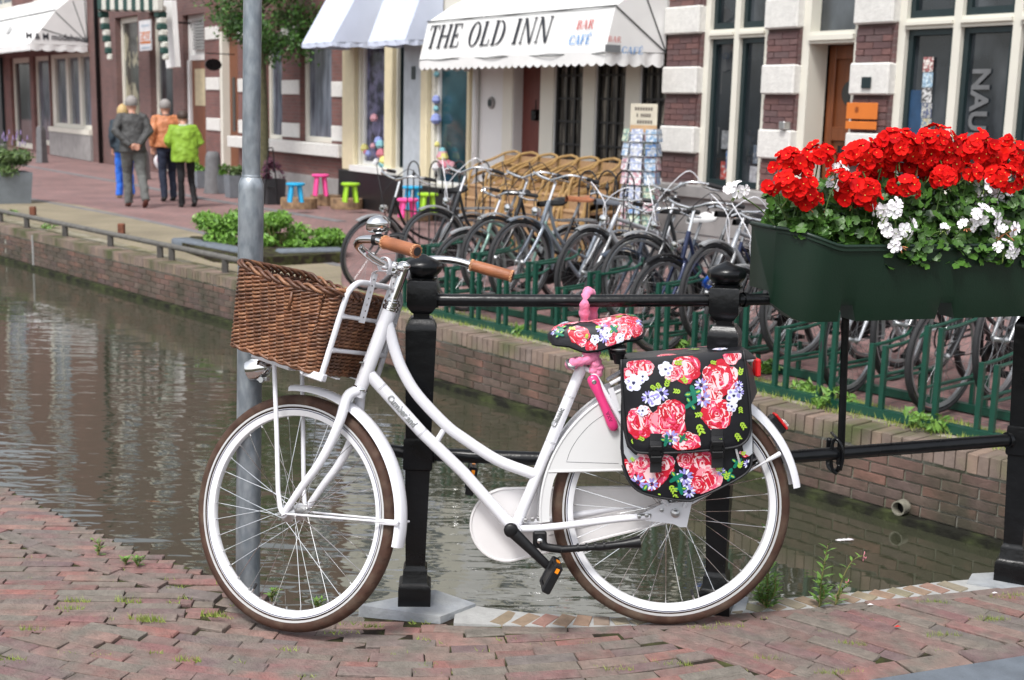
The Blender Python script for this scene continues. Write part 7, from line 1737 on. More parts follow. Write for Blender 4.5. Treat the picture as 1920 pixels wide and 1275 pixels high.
    mb = MB(); mb.tube([V((.20, 0, .745)), V((-.25, 0, .745))], .006, 6)
    for s_ in (1, -1): mb.tube([V((.16, .05*s_, .745)), V((-.24, .06*s_, .745))], .006, 6); mb.tube([V((-.12, .055*s_, .745)), RHb + V((0, .06*s_, 0))], .005, 6)
    for x in (.12, 0, -.12, -.24): mb.tube([V((x, -.06, .745)), V((x, .06, .745))], .005, 5)
    if 'rack' in extras or style == 'dutch': bd(mb, 'rear_carrier', metal)
    mb = MB(); mb.add(*ring(BB + V((0, -.045, 0)), .085, circ(.006, 4), 20)); mb.tube([BB + V((0, -.05, .08)), RHb + V((0, -.05, .03))], .006, 5); mb.tube([BB + V((0, -.05, -.08)), RHb + V((0, -.05, -.03))], .006, 5)
    for s_ in (1, -1):
        e = BB + V((.15*s_, .09*s_, -.07*s_)); mb.tube([BB + V((0, .06*s_, 0)), e], .010, 6); mb.box((-.045, -.04, -.012), (.045, .04, .012), M=Matrix.Translation(e + V((0, .045*s_, 0))))
    bd(mb, 'crankset', black_plastic)
    if style == 'dutch':
        pts_ = [(BB.x + .11*math.cos(R(80) - i*R(16)), BB.z + .11*math.sin(R(80) - i*R(16))) for i in range(12)] + [(RHb.x + .05*math.cos(R(-100) - i*R(30)), RHb.z + .05*math.sin(R(-100) - i*R(30))) for i in range(7)]
        mb = MB(); mb.prism(pts_, .04, .065, M=Matrix(((1, 0, 0, 0), (0, 0, -1, 0), (0, 1, 0, 0), (0, 0, 0, 1)))); bd(mb, 'chain_case', black_plastic)
    if lamp_:
        mb = MB(); lc_ = hb + V((.075, 0, .10)); mb.lathe([(.01, -.05), (.03, -.03), (.037, .01), (.035, .02), (.005, .028)], 12, M=axis_m(lc_, V((1, 0, -.1)))); mb.tube([lc_, hb + V((.02, 0, .05))], .005, 5); bd(mb, 'headlamp', chrome, st=True)
    if 'bell' in extras: mb = MB(); mb.lathe([(.03, 0), (.03, .01), (.02, .025), (.001, .03)], 10, M=Matrix.Translation(c0 + V((0, .12, .03)))); bd(mb, 'bell', chrome, st=True)
    if 'blue_lock' in extras: mb = MB(); mb.tube(spline([V((.98, .05, .42)), V((1.05, .08, .50)), V((1.12, .03, .46)), V((1.10, -.04, .40)), V((1.0, -.02, .38)), V((.98, .05, .42))], 4), .016, 7); bd(mb, 'cable_lock', mat('blue_lock', (.01, .10, .55), .35))
    if 'orange' in extras:
        for c in (FHb,):
            mb = MB(); mb.add(*ring(c, .25, [(-.02, -.008), (.02, -.008), (.02, .008), (-.02, .008)], 8, R(185), R(212), False)); bd(mb, 'spoke_reflector', mat('orange_reflector', (.85, .30, .01), .3), st=True)
    return o
bik = [(692, 'dutch', 'black', 'black', 0, (), 'old black city bicycle at the far left end of the rack, silver front guard', 'sweep', .12),
 (800, 'dutch', 'graphite', 'black', 1, ('whitecable',), 'black bicycle with round headlamp beside the leftmost parked one', 'sweep', .0),
 (872, 'mixte', 'mint', 'black', 0, ('rack',), 'mint green parked bicycle with silver mudguards and dark saddle', 'sweep', -.1),
 (962, 'dutch', 'steelgrey', 'grey', 1, ('painted_guards',), 'grey step-through bicycle with grey saddle left of the silver ones', 'sweep', .1),
 (1085, 'sport', 'silver', 'black', 1, ('whitecable', 'rack'), 'silver trekking bicycle with white cables parked in front of the wicker chairs', 'flat', .18),
 (1152, 'mixte', 'slate', 'white', 0, ('painted_guards', 'bell'), 'slate bicycle with a white saddle in the middle of the rack', 'sweep', -.08),
 (1236, 'dutch', 'darkblue', 'black', 0, ('black_guards', 'rack'), 'dark blue bicycle half hidden behind the orange reflector wheel', 'sweep', .0),
 (1322, 'sport', 'palegrey', 'black', 1, ('orange', 'blue_lock', 'cover', 'whitecable'), 'pale grey bicycle with orange spoke reflector and plastic bag over the saddle', 'flat', .12),
 (1482, 'dutch', 'black', 'black', 1, (), 'black bicycle standing behind the right part of the black post', 'sweep', 0),
 (1594, 'mixte', 'silver', 'black', 0, ('rack',), 'silver bicycle with a bare front wheel under the flower box', 'sweep', .0),
 (1765, 'dutch', 'graphite', 'black', 0, ('black_guards',), 'black bicycle with thick tyre under the flower box at right', 'sweep', -.05),
 (1868, 'sport', 'lightblue', 'black', 1, ('rack',), 'light blue bicycle at the right end of the rack', 'flat', .0)]
bik += [(915, 'dutch', 'black', 'tan', 1, (), 'black bicycle with a tan saddle nose in the left half of the rack', 'sweep', .05),
(1192, 'dutch', 'graphite', 'black', 1, ('bell', 'whitecable'), 'graphite bicycle with high handlebar right of the white saddle', 'sweep', -.15),
(1372, 'dutch', 'black', 'black', 0, ('whitecable', 'rack'), 'black bicycle directly behind the second railing post', 'flat', .05),
 (1425, 'sport', 'silver', 'black', 1, ('whitecable',), 'silver bicycle behind the left end of the flower box', 'flat', .15),
 (1675, 'sport', 'graphite', 'black', 1, ('rack',), 'graphite bicycle under the middle of the flower box', 'flat', .0)]
BC = dict(black=(.012, .012, .014), graphite=(.03, .032, .036), mint=(.22, .36, .31), steelgrey=(.20, .23, .27), silver=(.48, .50, .53), slate=(.055, .07, .10), darkblue=(.02, .03, .08), palegrey=(.42, .44, .47), lightblue=(.22, .45, .62))
random.seed(31)
for (xp, st_, c, sd_l, hi, ex_, lab, bar, stv) in bik:
    q, t = quay_pt(xp, .62, 660); nn = V((-t.y, t.x)); th = math.atan2(-nn.y, -nn.x) + R(rnd(-5, 5))
    b_ = pbike(q, th, .15 if hi else .01, paint(c, BC[c]), st_, lab, saddle=sd_l, steer_=stv, bar=bar, extras=ex_, lamp_=(bar != 'flat' or xp == 1085))
# two saddles of bicycles further back in the row, one tan saddle nose
q, t = quay_pt(60, -.012, 440); mb = MB(); mb.box((-.009, -.006, GW), (.009, .012, GF - .03), M=frame_m((q.x, q.y, 0), (t.x, t.y, 0), (-t.y, t.x, 0), (0, 0, 1))); mb.build('gauge_strip', MATS['pale_mortar'], qw)
# ---- pipe mouth in the quay wall
pp = on_z(1690, 990, GW + .06); pp = V((pp.x, pp.y, GW + .085))
q_, t_ = quay_pt(1692, 0, 985); n3 = V((-t_.y, t_.x, 0)); pc = V((q_.x, q_.y, GW + .085))
mb = MB(); M = axis_m(pc - n3*.06, n3); mb.lathe([(.040, .12), (.040, 0), (.034, 0), (.034, .12)], 20, M=M); po = empty('drain_pipe', pc, label='short round drain pipe mouth sticking out of the far quay wall', cat='pipe'); pi_ = mb.build('pipe_ring', mat('old_pipe', (.20, .19, .15), .8, var=.3, vs=30), po, smooth=50)
mb = MB(); mb.lathe([(.034, .05), (.001, .05)], 16, M=M); mb.build('pipe_dark', mat('pipe_inside', (.01, .01, .01), .9), po)

# ================================================================ STREET THINGS
def gp(x, y): return on_z(x, y, GF)
def yrot(M): return M
# low pipe rail on posts along the far quay
lr = empty('low_quay_rail', gp(200, 440), label='low weathered pipe rail on short posts along the far quay edge at left', cat='railing')
rail_w = mat('weathered_rail', (.11, .105, .095), .7, var=.3, vs=12, bump=.4, bs=40)
tops = [(-160, 366), (-60, 384), (0, 397), (50, 412), (122, 430), (207, 448), (300, 468), (322, 475), (422, 492), (480, 500)]
P = []
for x, y in tops:
    q, t = quay_pt(x, .17, y); P.append(V((q.x, q.y, GF + .15)))
mb = MB(); mb.tube(spline(P, 4), .030, 10); mb.build('rail_pipe', rail_w, lr, smooth=True)
for p in P[::1]:
    mb = MB(); mb.box((p.x - .028, p.y - .028, GF - .02), (p.x + .028, p.y + .028, p.z - .01)); mb.build('post', mat('rail_post', (.07, .065, .06), .8, var=.3), lr)
for (x, y) in ((62, 404), (228, 438)):
    g_ = gp(x, y); mb = MB(); mb.box((g_.x - .04, g_.y - .04, GF), (g_.x + .04, g_.y + .04, GF + .13), bev=.008); tag(mb.build('rusty_bolt_block', mat('rust', (.16, .06, .035), .9, var=.4, vs=30)), 'small rusty iron stub beside the low quay rail, ' + ('nearer the picture edge' if x < 100 else 'nearer the grey pole'), 'iron stub')
# planting bed with shrubs and stone kerb
bed = empty('planting_bed', gp(490, 478), label='stone kerbed planting bed at the quay behind the grey pole', cat='planting bed')
bp_ = [gp(x, y) for x, y in ((338, 470), (360, 458), (640, 470), (640, 492), (500, 500), (400, 492))]
mb = MB(); mb.prism([(p.x, p.y) for p in bp_], GF - .05, GF + .10); mb.build('bed_soil', soil, bed)
for (a, b_) in (((336, 466), (398, 478)), ((398, 478), (470, 492)), ((520, 490), (642, 486))):
    pa, pb = gp(*a), gp(*b_); d = (pb - pa); L_ = d.length; d.normalize(); n_ = V((-d.y, d.x, 0)); mb = MB(); mb.box((0.005, -.11, -.02), (L_ - .005, .11, .13), M=frame_m(pa, d, n_, (0, 0, 1)), bev=.02); mb.build('kerb_stone', MATS['dark_bluestone'], bed, smooth=50)
def leaf_cloud(name, base, rx, ry, h, n, ls, m, parent=None, seed=1, z0=.0, shape=None, **kw):
    random.seed(seed); mb = MB()
    cl = [(rnd(-1, 1), rnd(-1, 1), rnd(.15, 1), rnd(.3, .5)) for _ in range(9)]
    for k in range(n):
        c = random.choice(cl); d = V((random.gauss(0, 1), random.gauss(0, 1), random.gauss(0, 1))).normalized() * c[3] * rnd(.5, 1.05)
        p = V((base.x + (c[0]*.7 + d.x)*rx, base.y + (c[1]*.7 + d.y)*ry, base.z + z0 + max(.0, (c[2]*.75 + d.z*.5))*h))
        M = axis_m(p, (V((rnd(-1, 1), rnd(-1.2, .6), rnd(-.1, 1)))).normalized()) @ Matrix.Rotation(rnd(0, 6.28), 4, 'Z'); s_ = ls*rnd(.6, 1.2)
        mb.add([M @ V(q) for q in ((-s_, 0, 0), (0, -s_*.38, s_*.1), (s_, 0, -s_*.1), (0, s_*.38, s_*.1))], [(0, 1, 2, 3)])
    return mb.build(name, m, parent, **kw)
shrub_leaf = leaf_mat('shrub_leaf', (.06, .15, .02), (.16, .32, .045)); lav_leaf = leaf_mat('lavender_leaf', (.05, .10, .03), (.11, .17, .05)); tree_leaf = leaf_mat('tree_leaf', (.020, .06, .014), (.07, .17, .03))
for k, (x, y, w_, h_, lab) in enumerate(((405, 470, .42, .52, 'bright green shrub in the planting bed left of the grey pole'), (520, 478, .36, .44, 'bright green shrub in the planting bed just right of the grey pole'), (590, 478, .34, .28, 'smaller spreading shrub at the right end of the planting bed'))):
    g_ = gp(x, y) + V((0, 0, .06)); t = empty('shrub', g_, label=lab, cat='shrub'); mb = MB()
    for j in range(7): mb.tube([g_, g_ + V((rnd(-.2, .2), rnd(-.15, .15), h_*.7))], [.008, .003], 5)
    mb.build('stems', weed_stem, t); leaf_cloud('foliage', g_, w_, w_*.8, h_, 2200, .042, shrub_leaf, t, seed=50 + k)
# bollards
bol = mat('stone_bollard', (.15, .15, .155), .85, var=.2, vs=10, bump=.4, bs=30)
for k, (xb, yb, yt, w_, lab) in enumerate(((79, 305, 238, .20, 'grey stone bollard in front of the fashion shop window'), (272, 336, 283, .16, 'grey stone bollard hidden behind the legs of the walking group'), (400, 362, 285, .23, 'grey stone bollard right of the woman in green'), (8, 300, 270, .15, 'small dark bollard at the left edge of the picture'))):
    g_ = gp(xb, yb); h_ = (yb - yt) * g_.y / FPX; mb = MB(); mb.lathe([(w_*.78, 0), (w_*.72, h_*.1), (w_*.60, h_*.85), (w_*.56, h_*.93), (w_*.40, h_)], 4 if k != 2 else 12, M=Matrix.Translation(g_) @ Matrix.Rotation(R(20), 4, 'Z')); tag(mb.build('bollard', bol, smooth=40), lab, 'bollard', 'stone bollards along the shopping street')
# planters
pl_grey = mat('zinc_planter', (.20, .225, .25), .55, .2, var=.15)
def planter(x, y, w_, d_, h_, lab, leafm=lav_leaf, lh=.5, fl=None, n=900, nm='zinc_planter', mm=None, seed=3, lw=1.0):
    g_ = gp(x, y); t = empty(nm, g_, label=lab, cat='planter'); a = math.atan2(fdx.y, fdx.x); M = Matrix.Translation(g_) @ Matrix.Rotation(a, 4, 'Z')
    mb = MB(); mb.add([M @ V(p) for p in ((-w_*.44, -d_*.44, 0), (w_*.44, -d_*.44, 0), (w_*.44, d_*.44, 0), (-w_*.44, d_*.44, 0), (-w_*.5, -d_*.5, h_), (w_*.5, -d_*.5, h_), (w_*.5, d_*.5, h_), (-w_*.5, d_*.5, h_), (-w_*.45, -d_*.45, h_), (w_*.45, -d_*.45, h_), (w_*.45, d_*.45, h_), (-w_*.45, d_*.45, h_), (-w_*.45, -d_*.45, h_ - .06), (w_*.45, -d_*.45, h_ - .06), (w_*.45, d_*.45, h_ - .06), (-w_*.45, d_*.45, h_ - .06))],
        [(0, 3, 2, 1), (0, 1, 5, 4), (1, 2, 6, 5), (2, 3, 7, 6), (3, 0, 4, 7), (4, 5, 9, 8), (5, 6, 10, 9), (6, 7, 11, 10), (7, 4, 8, 11), (8, 9, 13, 12), (9, 10, 14, 13), (10, 11, 15, 14), (11, 8, 12, 15), (12, 13, 14, 15)]); mb.build('tub', mm or pl_grey, t)
    top = g_ + V((0, 0, h_ - .04)); leaf_cloud('foliage', top, w_*.55*lw, d_*.55*lw, lh, n, .05, leafm, t, seed=seed)
    if fl:
        mb = MB(); random.seed(seed)
        for j in range(16):
            b0_ = top + V((rnd(-.3, .35)*w_, rnd(-.3, .3)*w_, lh*.6)); e = b0_ + V((rnd(-.05, .12), 0, rnd(.12, .35))); mb.tube([b0_, e], .003, 3, 0); mb.tube([e, e + V((0, 0, .07))], [.012, .006], 5, 1)
        mb.build('blossom', [stem_m, fl], t)
    return t
lilac_m = mat('lilac_blossom', (.30, .22, .42), .7)
planter(18, 380, .62, .62, .50, 'large zinc planter with lavender at the left edge of the picture', lh=.50, fl=lilac_m, n=1600, lw=1.2)
planter(378, 352, .28, .28, .34, 'small zinc pot with yellow flowers by the brown door', leafm=shrub_leaf, lh=.22, n=300, nm='flower_pot', seed=8); planter(418, 362, .30, .30, .34, 'zinc pot with ferns right of the bollard', leafm=shrub_leaf, lh=.35, n=400, nm='flower_pot', seed=9); planter(440, 370, .30, .30, .40, 'zinc pot half hidden behind the grey pole', lh=.25, n=300, nm='flower_pot', seed=10)
planter(512, 382, .34, .34, .42, 'dark tub with purple plant beside the folding sign stand', leafm=mat('purple_leaf', (.10, .03, .06), .6), lh=.5, n=260, nm='flower_pot', mm=mat('dark_tub', (.03, .032, .036), .5), seed=12); planter(622, 356, .26, .22, .22, 'white pot with green plant among the coloured stools', leafm=lav_leaf, lh=.35, n=350, nm='flower_pot', mm=white_f, seed=13)
# sack truck / folding stand by the tub
g_ = gp(508, 384); t = empty('folding_stand', g_, label='thin black folding stand leaning beside the dark tub', cat='stand'); mb = MB(); mb.tube([g_ + V((-.12, 0, 0)), g_ + V((-.05, .1, .95))], .012, 6); mb.tube([g_ + V((.12, 0, 0)), g_ + V((.02, .1, .95))], .012, 6); mb.tube([g_ + V((-.05, .1, .95)), g_ + V((.02, .1, .95))], .012, 6); mb.build('stand_legs', black_paint, t); mb = MB(); mb.tube([g_ + V((-.1, .02, .3)), g_ + V((.09, .02, .3))], .01, 6); mb.build('crossbar', black_paint, t)
# children's stools and log slices
def stool(x, yb, yt, colr, cn, lab):
    g_ = gp(x, yb + 0); s_ = g_.y / FPX; H_ = (yb - yt) * s_; zb = .17; g_ = on_z(x, yb, GF + zb); s_ = g_.y / FPX; H_ = (yb - yt) * s_; m = mat('stool_' + cn, colr, .4, var=.04); t = empty('childs_stool', g_, label=lab, cat='stool', group='coloured plastic stools by the toy shop'); w_ = .15
    mb = MB(); mb.lathe([(w_*.9, H_ - .045), (w_, H_ - .03), (w_, H_ - .01), (w_*.9, H_)], 18, M=Matrix.Translation(g_)); mb.build('seat', m, t, smooth=40)
    for k in range(4):
        a = R(45 + 90*k) + .3; mb = MB(); mb.tube([g_ + V((.13*math.cos(a), .13*math.sin(a), 0)), g_ + V((.085*math.cos(a), .085*math.sin(a), H_ - .035))], [.030, .034], 9); mb.build('leg', m, t, smooth=40)
stool(554, 379, 343, (.02, .38, .68), 'blue', 'blue plastic stool standing leftmost on the log slices'); stool(657, 379, 343, (.34, .62, .03), 'green', 'lime green plastic stool right of the pink one'); stool(601, 367, 327, (.85, .08, .32), 'pink', 'pink plastic stool between the blue and green ones')
stool(773, 395, 349, (.02, .38, .68), 'blue', 'blue plastic stool seen behind the parked bicycles'); stool(764, 408, 372, (.80, .08, .38), 'pink', 'pink plastic stool in front of the second blue one'); stool(802, 400, 362, (.34, .62, .03), 'green', 'lime green stool half hidden by a bicycle saddle')
logm = mat('log_wood', (.34, .22, .12), .8, var=.25, vs=14, bump=.3, col2=(.16, .10, .06), c2s=10)
for k, (x, y, w_, lab) in enumerate(((560, 390, 34, 'flat log slice under the blue stool'), (612, 384, 30, 'flat log slice in the middle under the pink stool'), (650, 391, 30, 'flat log slice under the green stool'), (780, 412, 34, 'flat log slice beside the black plinth behind the bicycles'))):
    g_ = gp(x, y); r_ = w_ * g_.y / FPX; mb = MB(); n = 18; pts = [(r_*(1 + .1*mnoise.noise(V((i*.7, k, 0))))*math.cos(2*math.pi*i/n), r_*.9*math.sin(2*math.pi*i/n)) for i in range(n)]; mb.prism(pts, 0, .165, M=Matrix.Translation(g_)); tag(mb.build('log_slice', logm), lab, 'log slice', 'log slices under the stools')
# wicker terrace chairs, stacked in pairs
cane = mat('bamboo_cane', (.34, .215, .085), .4, var=.2, vs=20); cane_w = mat('woven_cane', (.34, .21, .11), .6, var=.4, vs=60, bump=.5, bs=80)
def chair(M, lab):
    t = empty('wicker_chair', M=M, label=lab, cat='chair', group='stacked wicker terrace chairs in front of the inn'); r_ = .017      # x forward, y left
    def bd(mb, nm, m): mb.build(nm, m, t, local=True, smooth=45)
    for s_ in (1, -1):
        mb = MB(); mb.tube(spline([V((.24, .27*s_, 0)), V((.24, .27*s_, .40)), V((.20, .27*s_, .60)), V((.08, .275*s_, .68)), V((-.10, .265*s_, .74)), V((-.24, .18*s_, .82)), V((-.28, .0, .85))], 5), r_, 7); bd(mb, 'arm', cane)
        mb = MB(); mb.tube([V((-.22, .23*s_, 0)), V((-.24, .22*s_, .42)), V((-.25, .18*s_, .80))], r_, 7); bd(mb, 'leg', cane)
        mb = MB(); mb.tube(spline([V((.21, .26*s_, .44)), V((.12, .27*s_, .56)), V((-.05, .26*s_, .60)), V((-.22, .2*s_, .62))], 4), .010, 6); bd(mb, 'inner_hoop', cane)
    mb = MB(); mb.box((-.23, -.25, .38), (.25, .25, .43), bev=.015); bd(mb, 'seat', cane_w)
    mb = MB(); mb.box((.225, -.25, .22), (.25, .25, .38)); bd(mb, 'apron', cane_w)
    mb = MB(); mb.grid(lambda i, j: V((-.25 - .02*math.sin(math.pi*i), lerp(-.2, .2, i), lerp(.43, .80, j))), 8, 4); mb.grid(lambda i, j: V((-.235 - .02*math.sin(math.pi*i), lerp(-.2, .2, i), lerp(.80, .43, j))), 8, 4); bd(mb, 'backrest', cane_w)
ang_n = math.atan2(fnx.y, fnx.x)
s_a = fs(985, 290) + .60; 
for k in range(6):
    s_ = lerp(s_a + .12, s_a + 2.2, k/5)
    for lv in range(3):
        p = FMX @ V((s_ + lv*.025, 1.05 - lv*.045, lv*.155)); chair(Matrix.Translation(p) @ Matrix.Rotation(ang_n + R(rnd(-3, 3)), 4, 'Z'), '%s wicker chair in the %s stack from the inn door' % (('bottom', 'middle', 'top')[lv], ('first', 'second', 'third', 'fourth', 'fifth', 'sixth')[k]))
# postcard stand
s_, z_ = fp(1216, 300, .7); pcb = FMX @ V((s_, .8, 0)); pc_o = empty('postcard_stand', pcb, label='wire postcard stand with a cream header board in front of the inn window', cat='postcard stand'); wire = mat('wire_grey', (.25, .27, .29), .4, .6)
mb = MB(); mb.tube([pcb, pcb + V((0, 0, 1.45))], .02, 8); mb.lathe([(.25, 0), (.25, .03), (.03, .05)], 14, M=Matrix.Translation(pcb)); mb.build('pole', wire, pc_o)
sc_p = pcb.y / FPX; zb_ = HC - (430 - 213)*sc_p; hdz = HC - (222 - 213)*sc_p
mb = MB(); M = frame_m(V((pcb.x, pcb.y - .05, hdz)), (1, 0, 0), (0, 0, 1), (0, -1, 0)); mb.box((-.145, -.15, 0), (.145, .155, .015), M=M); hd2 = mb.build('header_board', mat('header_cream', (.62, .58, .47), .6), pc_o)
mb = MB(); mb.box((-.145, -.15, .016), (.145, -.075, .018), M=M); mb.build('tan_band', mat('header_tan', (.55, .36, .20), .6), hd2)
mb = MB()
for zz, ww in ((.10, .20), (.03, .16), (-.04, .20)):
    for i in range(7):
        if rnd(0, 1) < .85: mb.box((-ww/2 + i*ww/7, zz - .018, .016), (-ww/2 + (i + .7)*ww/7, zz + .018, .018), M=M)
mb.build('header_print', mat('header_ink', (.14, .12, .10), .6), hd2, kind='stuff')
cards = [mat('card_%d' % i, c, .4, var=.4, vs=30, col2=c2, c2s=25, c2w=.04) for i, (c, c2) in enumerate((((.25, .42, .62), (.7, .75, .8)), ((.6, .62, .65), (.3, .35, .5)), ((.55, .3, .35), (.7, .7, .72)), ((.2, .35, .3), (.6, .65, .5)), ((.12, .25, .5), (.5, .55, .6))))]
random.seed(4)
for lv in range(7):
    z0 = hdz - .24 - lv*.155
    mb = MB(); mb.tube([pcb + V((.22*math.cos(a*math.pi/4), .22*math.sin(a*math.pi/4), z0 - pcb.z - .01)) for a in range(8)], .005, 4, closed=True); mb.tube([pcb + V((.22*math.cos(a*math.pi/4), .22*math.sin(a*math.pi/4), z0 - pcb.z + .07)) for a in range(8)], .005, 4, closed=True); mb.build('wire_tier', wire, pc_o)
    for a in range(8):
        an = a*math.pi/4 + .39; c = pcb + V((.21*math.cos(an), .21*math.sin(an), z0 - pcb.z)); M = axis_m(c, V((math.cos(an), math.sin(an), .15))) ; mb = MB(); mb.box((-.065, -.01, 0), (.065, .125, .004), M=M); mb.build('postcard', random.choice(cards), pc_o)
# iron hoop railings in front of the shops
hp = mat('hoop_iron', (.015, .015, .016), .5)
for gi, (xs__, yy, lab) in enumerate((((776, 818, 862, 907), 302, 'black iron hoop fence with spearheads in front of the toy shop'), ((1104, 1140, 1172), 320, 'black iron hoop fence with spearheads before the wicker chairs'))):
    base = FMX @ V((fs(xs__[0], 300, 2.3), 2.3, 0)); t = empty('hoop_fence', base, label=lab, cat='fence')
    for x in xs__:
        s_, z_ = fp(x, yy, 2.3); w_ = .15; c = lambda ds, z: FMX @ V((s_ + ds, 2.3, z)); mb = MB()
        mb.tube([c(-w_, 0), c(-w_, z_ - w_)] + [c(-w_*math.cos(a*math.pi/8), z_ - w_ + w_*math.sin(a*math.pi/8)) for a in range(1, 8)] + [c(w_, z_ - w_), c(w_, 0)], .009, 6); mb.build('hoop', hp, t)
        mb = MB(); mb.tube([c(0, 0), c(0, z_ - .20), c(0, z_ - .16), c(0, z_ - .10)], [.008, .008, .022, .002], 6); mb.build('spear', hp, t)
    mb = MB(); a, b_ = fs(xs__[0] - 18, yy, 2.3), fs(xs__[-1] + 18, yy, 2.3); mb.tube([FMX @ V((a, 2.3, .45)), FMX @ V((b_, 2.3, .45))], .010, 6); mb.build('fence_rail', hp, t)
# street tree behind the pole
tb = gp(493, 372); tree = empty('street_tree', tb, label='slender street tree with dense dark leaves behind the grey pole', cat='tree'); bark = mat('mossy_bark', (.09, .085, .045), .9, var=.35, vs=14, bump=.6, bs=30)
zt2 = HC + (206 - 70) * tb.y / FPX
mb = MB(); mb.tube(spline([tb + V((0, 0, -.05)), tb + V((.02, 0, 1.0)), V((tb.x - .02, tb.y, zt2 - .6)), V((tb.x - .03, tb.y, zt2 + .4)), V((tb.x, tb.y, zt2 + 2.6))], 5), [.11]*4 + [.095]*8 + [.08]*5 + [.06]*4, 10); mb.build('trunk', bark, tree, smooth=True)
random.seed(14); limbs = []; mb = MB()
for k in range(15):
    z0 = zt2 - .45 + k*.15; a = k*2.4; L_ = rnd(.8, 1.35); e = V((tb.x + L_*math.cos(a), tb.y + L_*.8*math.sin(a), z0 + rnd(.05, .55))); s0_ = V((tb.x - .02, tb.y, z0)); mb.tube(spline([s0_, lerp(s0_, e, .5) + V((0, 0, .1)), e], 4), [.03]*3 + [.02]*3 + [.01]*3, 6); limbs.append((s0_, e))
e = V((tb.x + 1.12, tb.y, zt2 + .28)); limbs += [(V((tb.x, tb.y, zt2 + .1)), e), (V((tb.x + .6, tb.y, zt2 + .1)), V((tb.x + .75, tb.y, zt2 - .35))), (V((tb.x, tb.y, zt2)), V((tb.x - .55, tb.y, zt2 + .05))), (V((tb.x, tb.y, zt2)), V((tb.x + .25, tb.y, zt2 - .45)))]
for a, b_ in limbs[-4:]: mb.tube([a, b_], [.02, .006], 6)
mb.build('limbs', bark, tree, smooth=True)
mb = MB()
for (a, b_) in limbs:
    for k in range(480):
        t = rnd(.25, 1.08); p = lerp(a, b_, t) + V((random.gauss(0, .13), random.gauss(0, .13), random.gauss(0, .11))); M = axis_m(p, V((rnd(-1, 1), rnd(-1, .6), rnd(-.2, 1))).normalized()) @ Matrix.Rotation(rnd(0, 6.28), 4, 'Z'); s_ = rnd(.026, .055)
        mb.add([M @ V(q) for q in ((-s_, 0, 0), (-s_*.2, -s_*.5, .003), (s_, 0, -.004), (-s_*.2, s_*.5, .003))], [(0, 1, 2, 3)])
mb.build('crown', tree_leaf, tree)
# weeds on the far quay
random.seed(8)
for k, (x, y, s_, lab) in enumerate(((975, 628, .10, 'small weed clump on the far quay under the black rail, left'), (1270, 660, .10, 'weed tuft beside the rack behind the saddle'), (1500, 745, .12, 'fern like weed on the far quay at the rack foot'), (1560, 765, .14, 'yellow flowered weed clump behind the iron strut'), (1740, 808, .14, 'broad leaved weed on the far quay at right'), (1435, 700, .10, 'weed showing just right of the pannier bag'), (90, 428, .14, 'green tuft at the low rail far left'), (20, 405, .12, 'green tuft at the low rail at the picture edge'))):
    g_ = gp(x, y); leaf_cloud('weed_clump', g_, s_, s_*.7, s_*1.0, 90, .035, weed_leaf, None, seed=90 + k, label=lab, cat='weed')
g_ = gp(1564, 752); 
mb = MB(); random.seed(2)
for k in range(900):
    q, t = quay_pt(rnd(600, 1900), rnd(.20, .55), 700); 
    for j in range(5):
        b0_ = V((q.x + rnd(-.05, .05), q.y + rnd(-.05, .05), GF - .005)); mb.add([b0_ + V((-.003, 0, 0)), b0_ + V((.003, 0, 0)), b0_ + V((rnd(-.02, .02), rnd(-.02, .02), rnd(.02, .05)))], [(0, 1, 2)])
mb.build('verge_grass', MATS['joint_grass'], kind='stuff', label='short grass along the far quay edge')

# ================================================================ PEOPLE (local: x right, y the way they face, z up)
skin_m = mat('skin', (.52, .27, .19), .5, var=.06, subs=.1); hair_b = mat('blonde_hair', (.48, .34, .15), .6, var=.25, vs=60); hair_g = mat('grey_hair', (.26, .24, .23), .7, var=.25, vs=60); hair_d = mat('dark_hair', (.05, .03, .022), .6, var=.3, vs=60)
def rem(o, vx, sm=2):
    m = o.modifiers.new('merge', 'REMESH'); m.mode = 'VOXEL'; m.voxel_size = vx; m.use_smooth_shade = True
    if sm: s_ = o.modifiers.new('soften', 'SMOOTH'); s_.factor = .5; s_.iterations = sm
    return o
fold_tex = bpy.data.textures.new('cloth_folds', 'CLOUDS'); fold_tex.noise_scale = .11; fold_tex.noise_depth = 2
def folds(o, s_):
    m = o.modifiers.new('folds', 'DISPLACE'); m.texture = fold_tex; m.strength = s_; m.mid_level = .5; m.texture_coords = 'GLOBAL'; return o
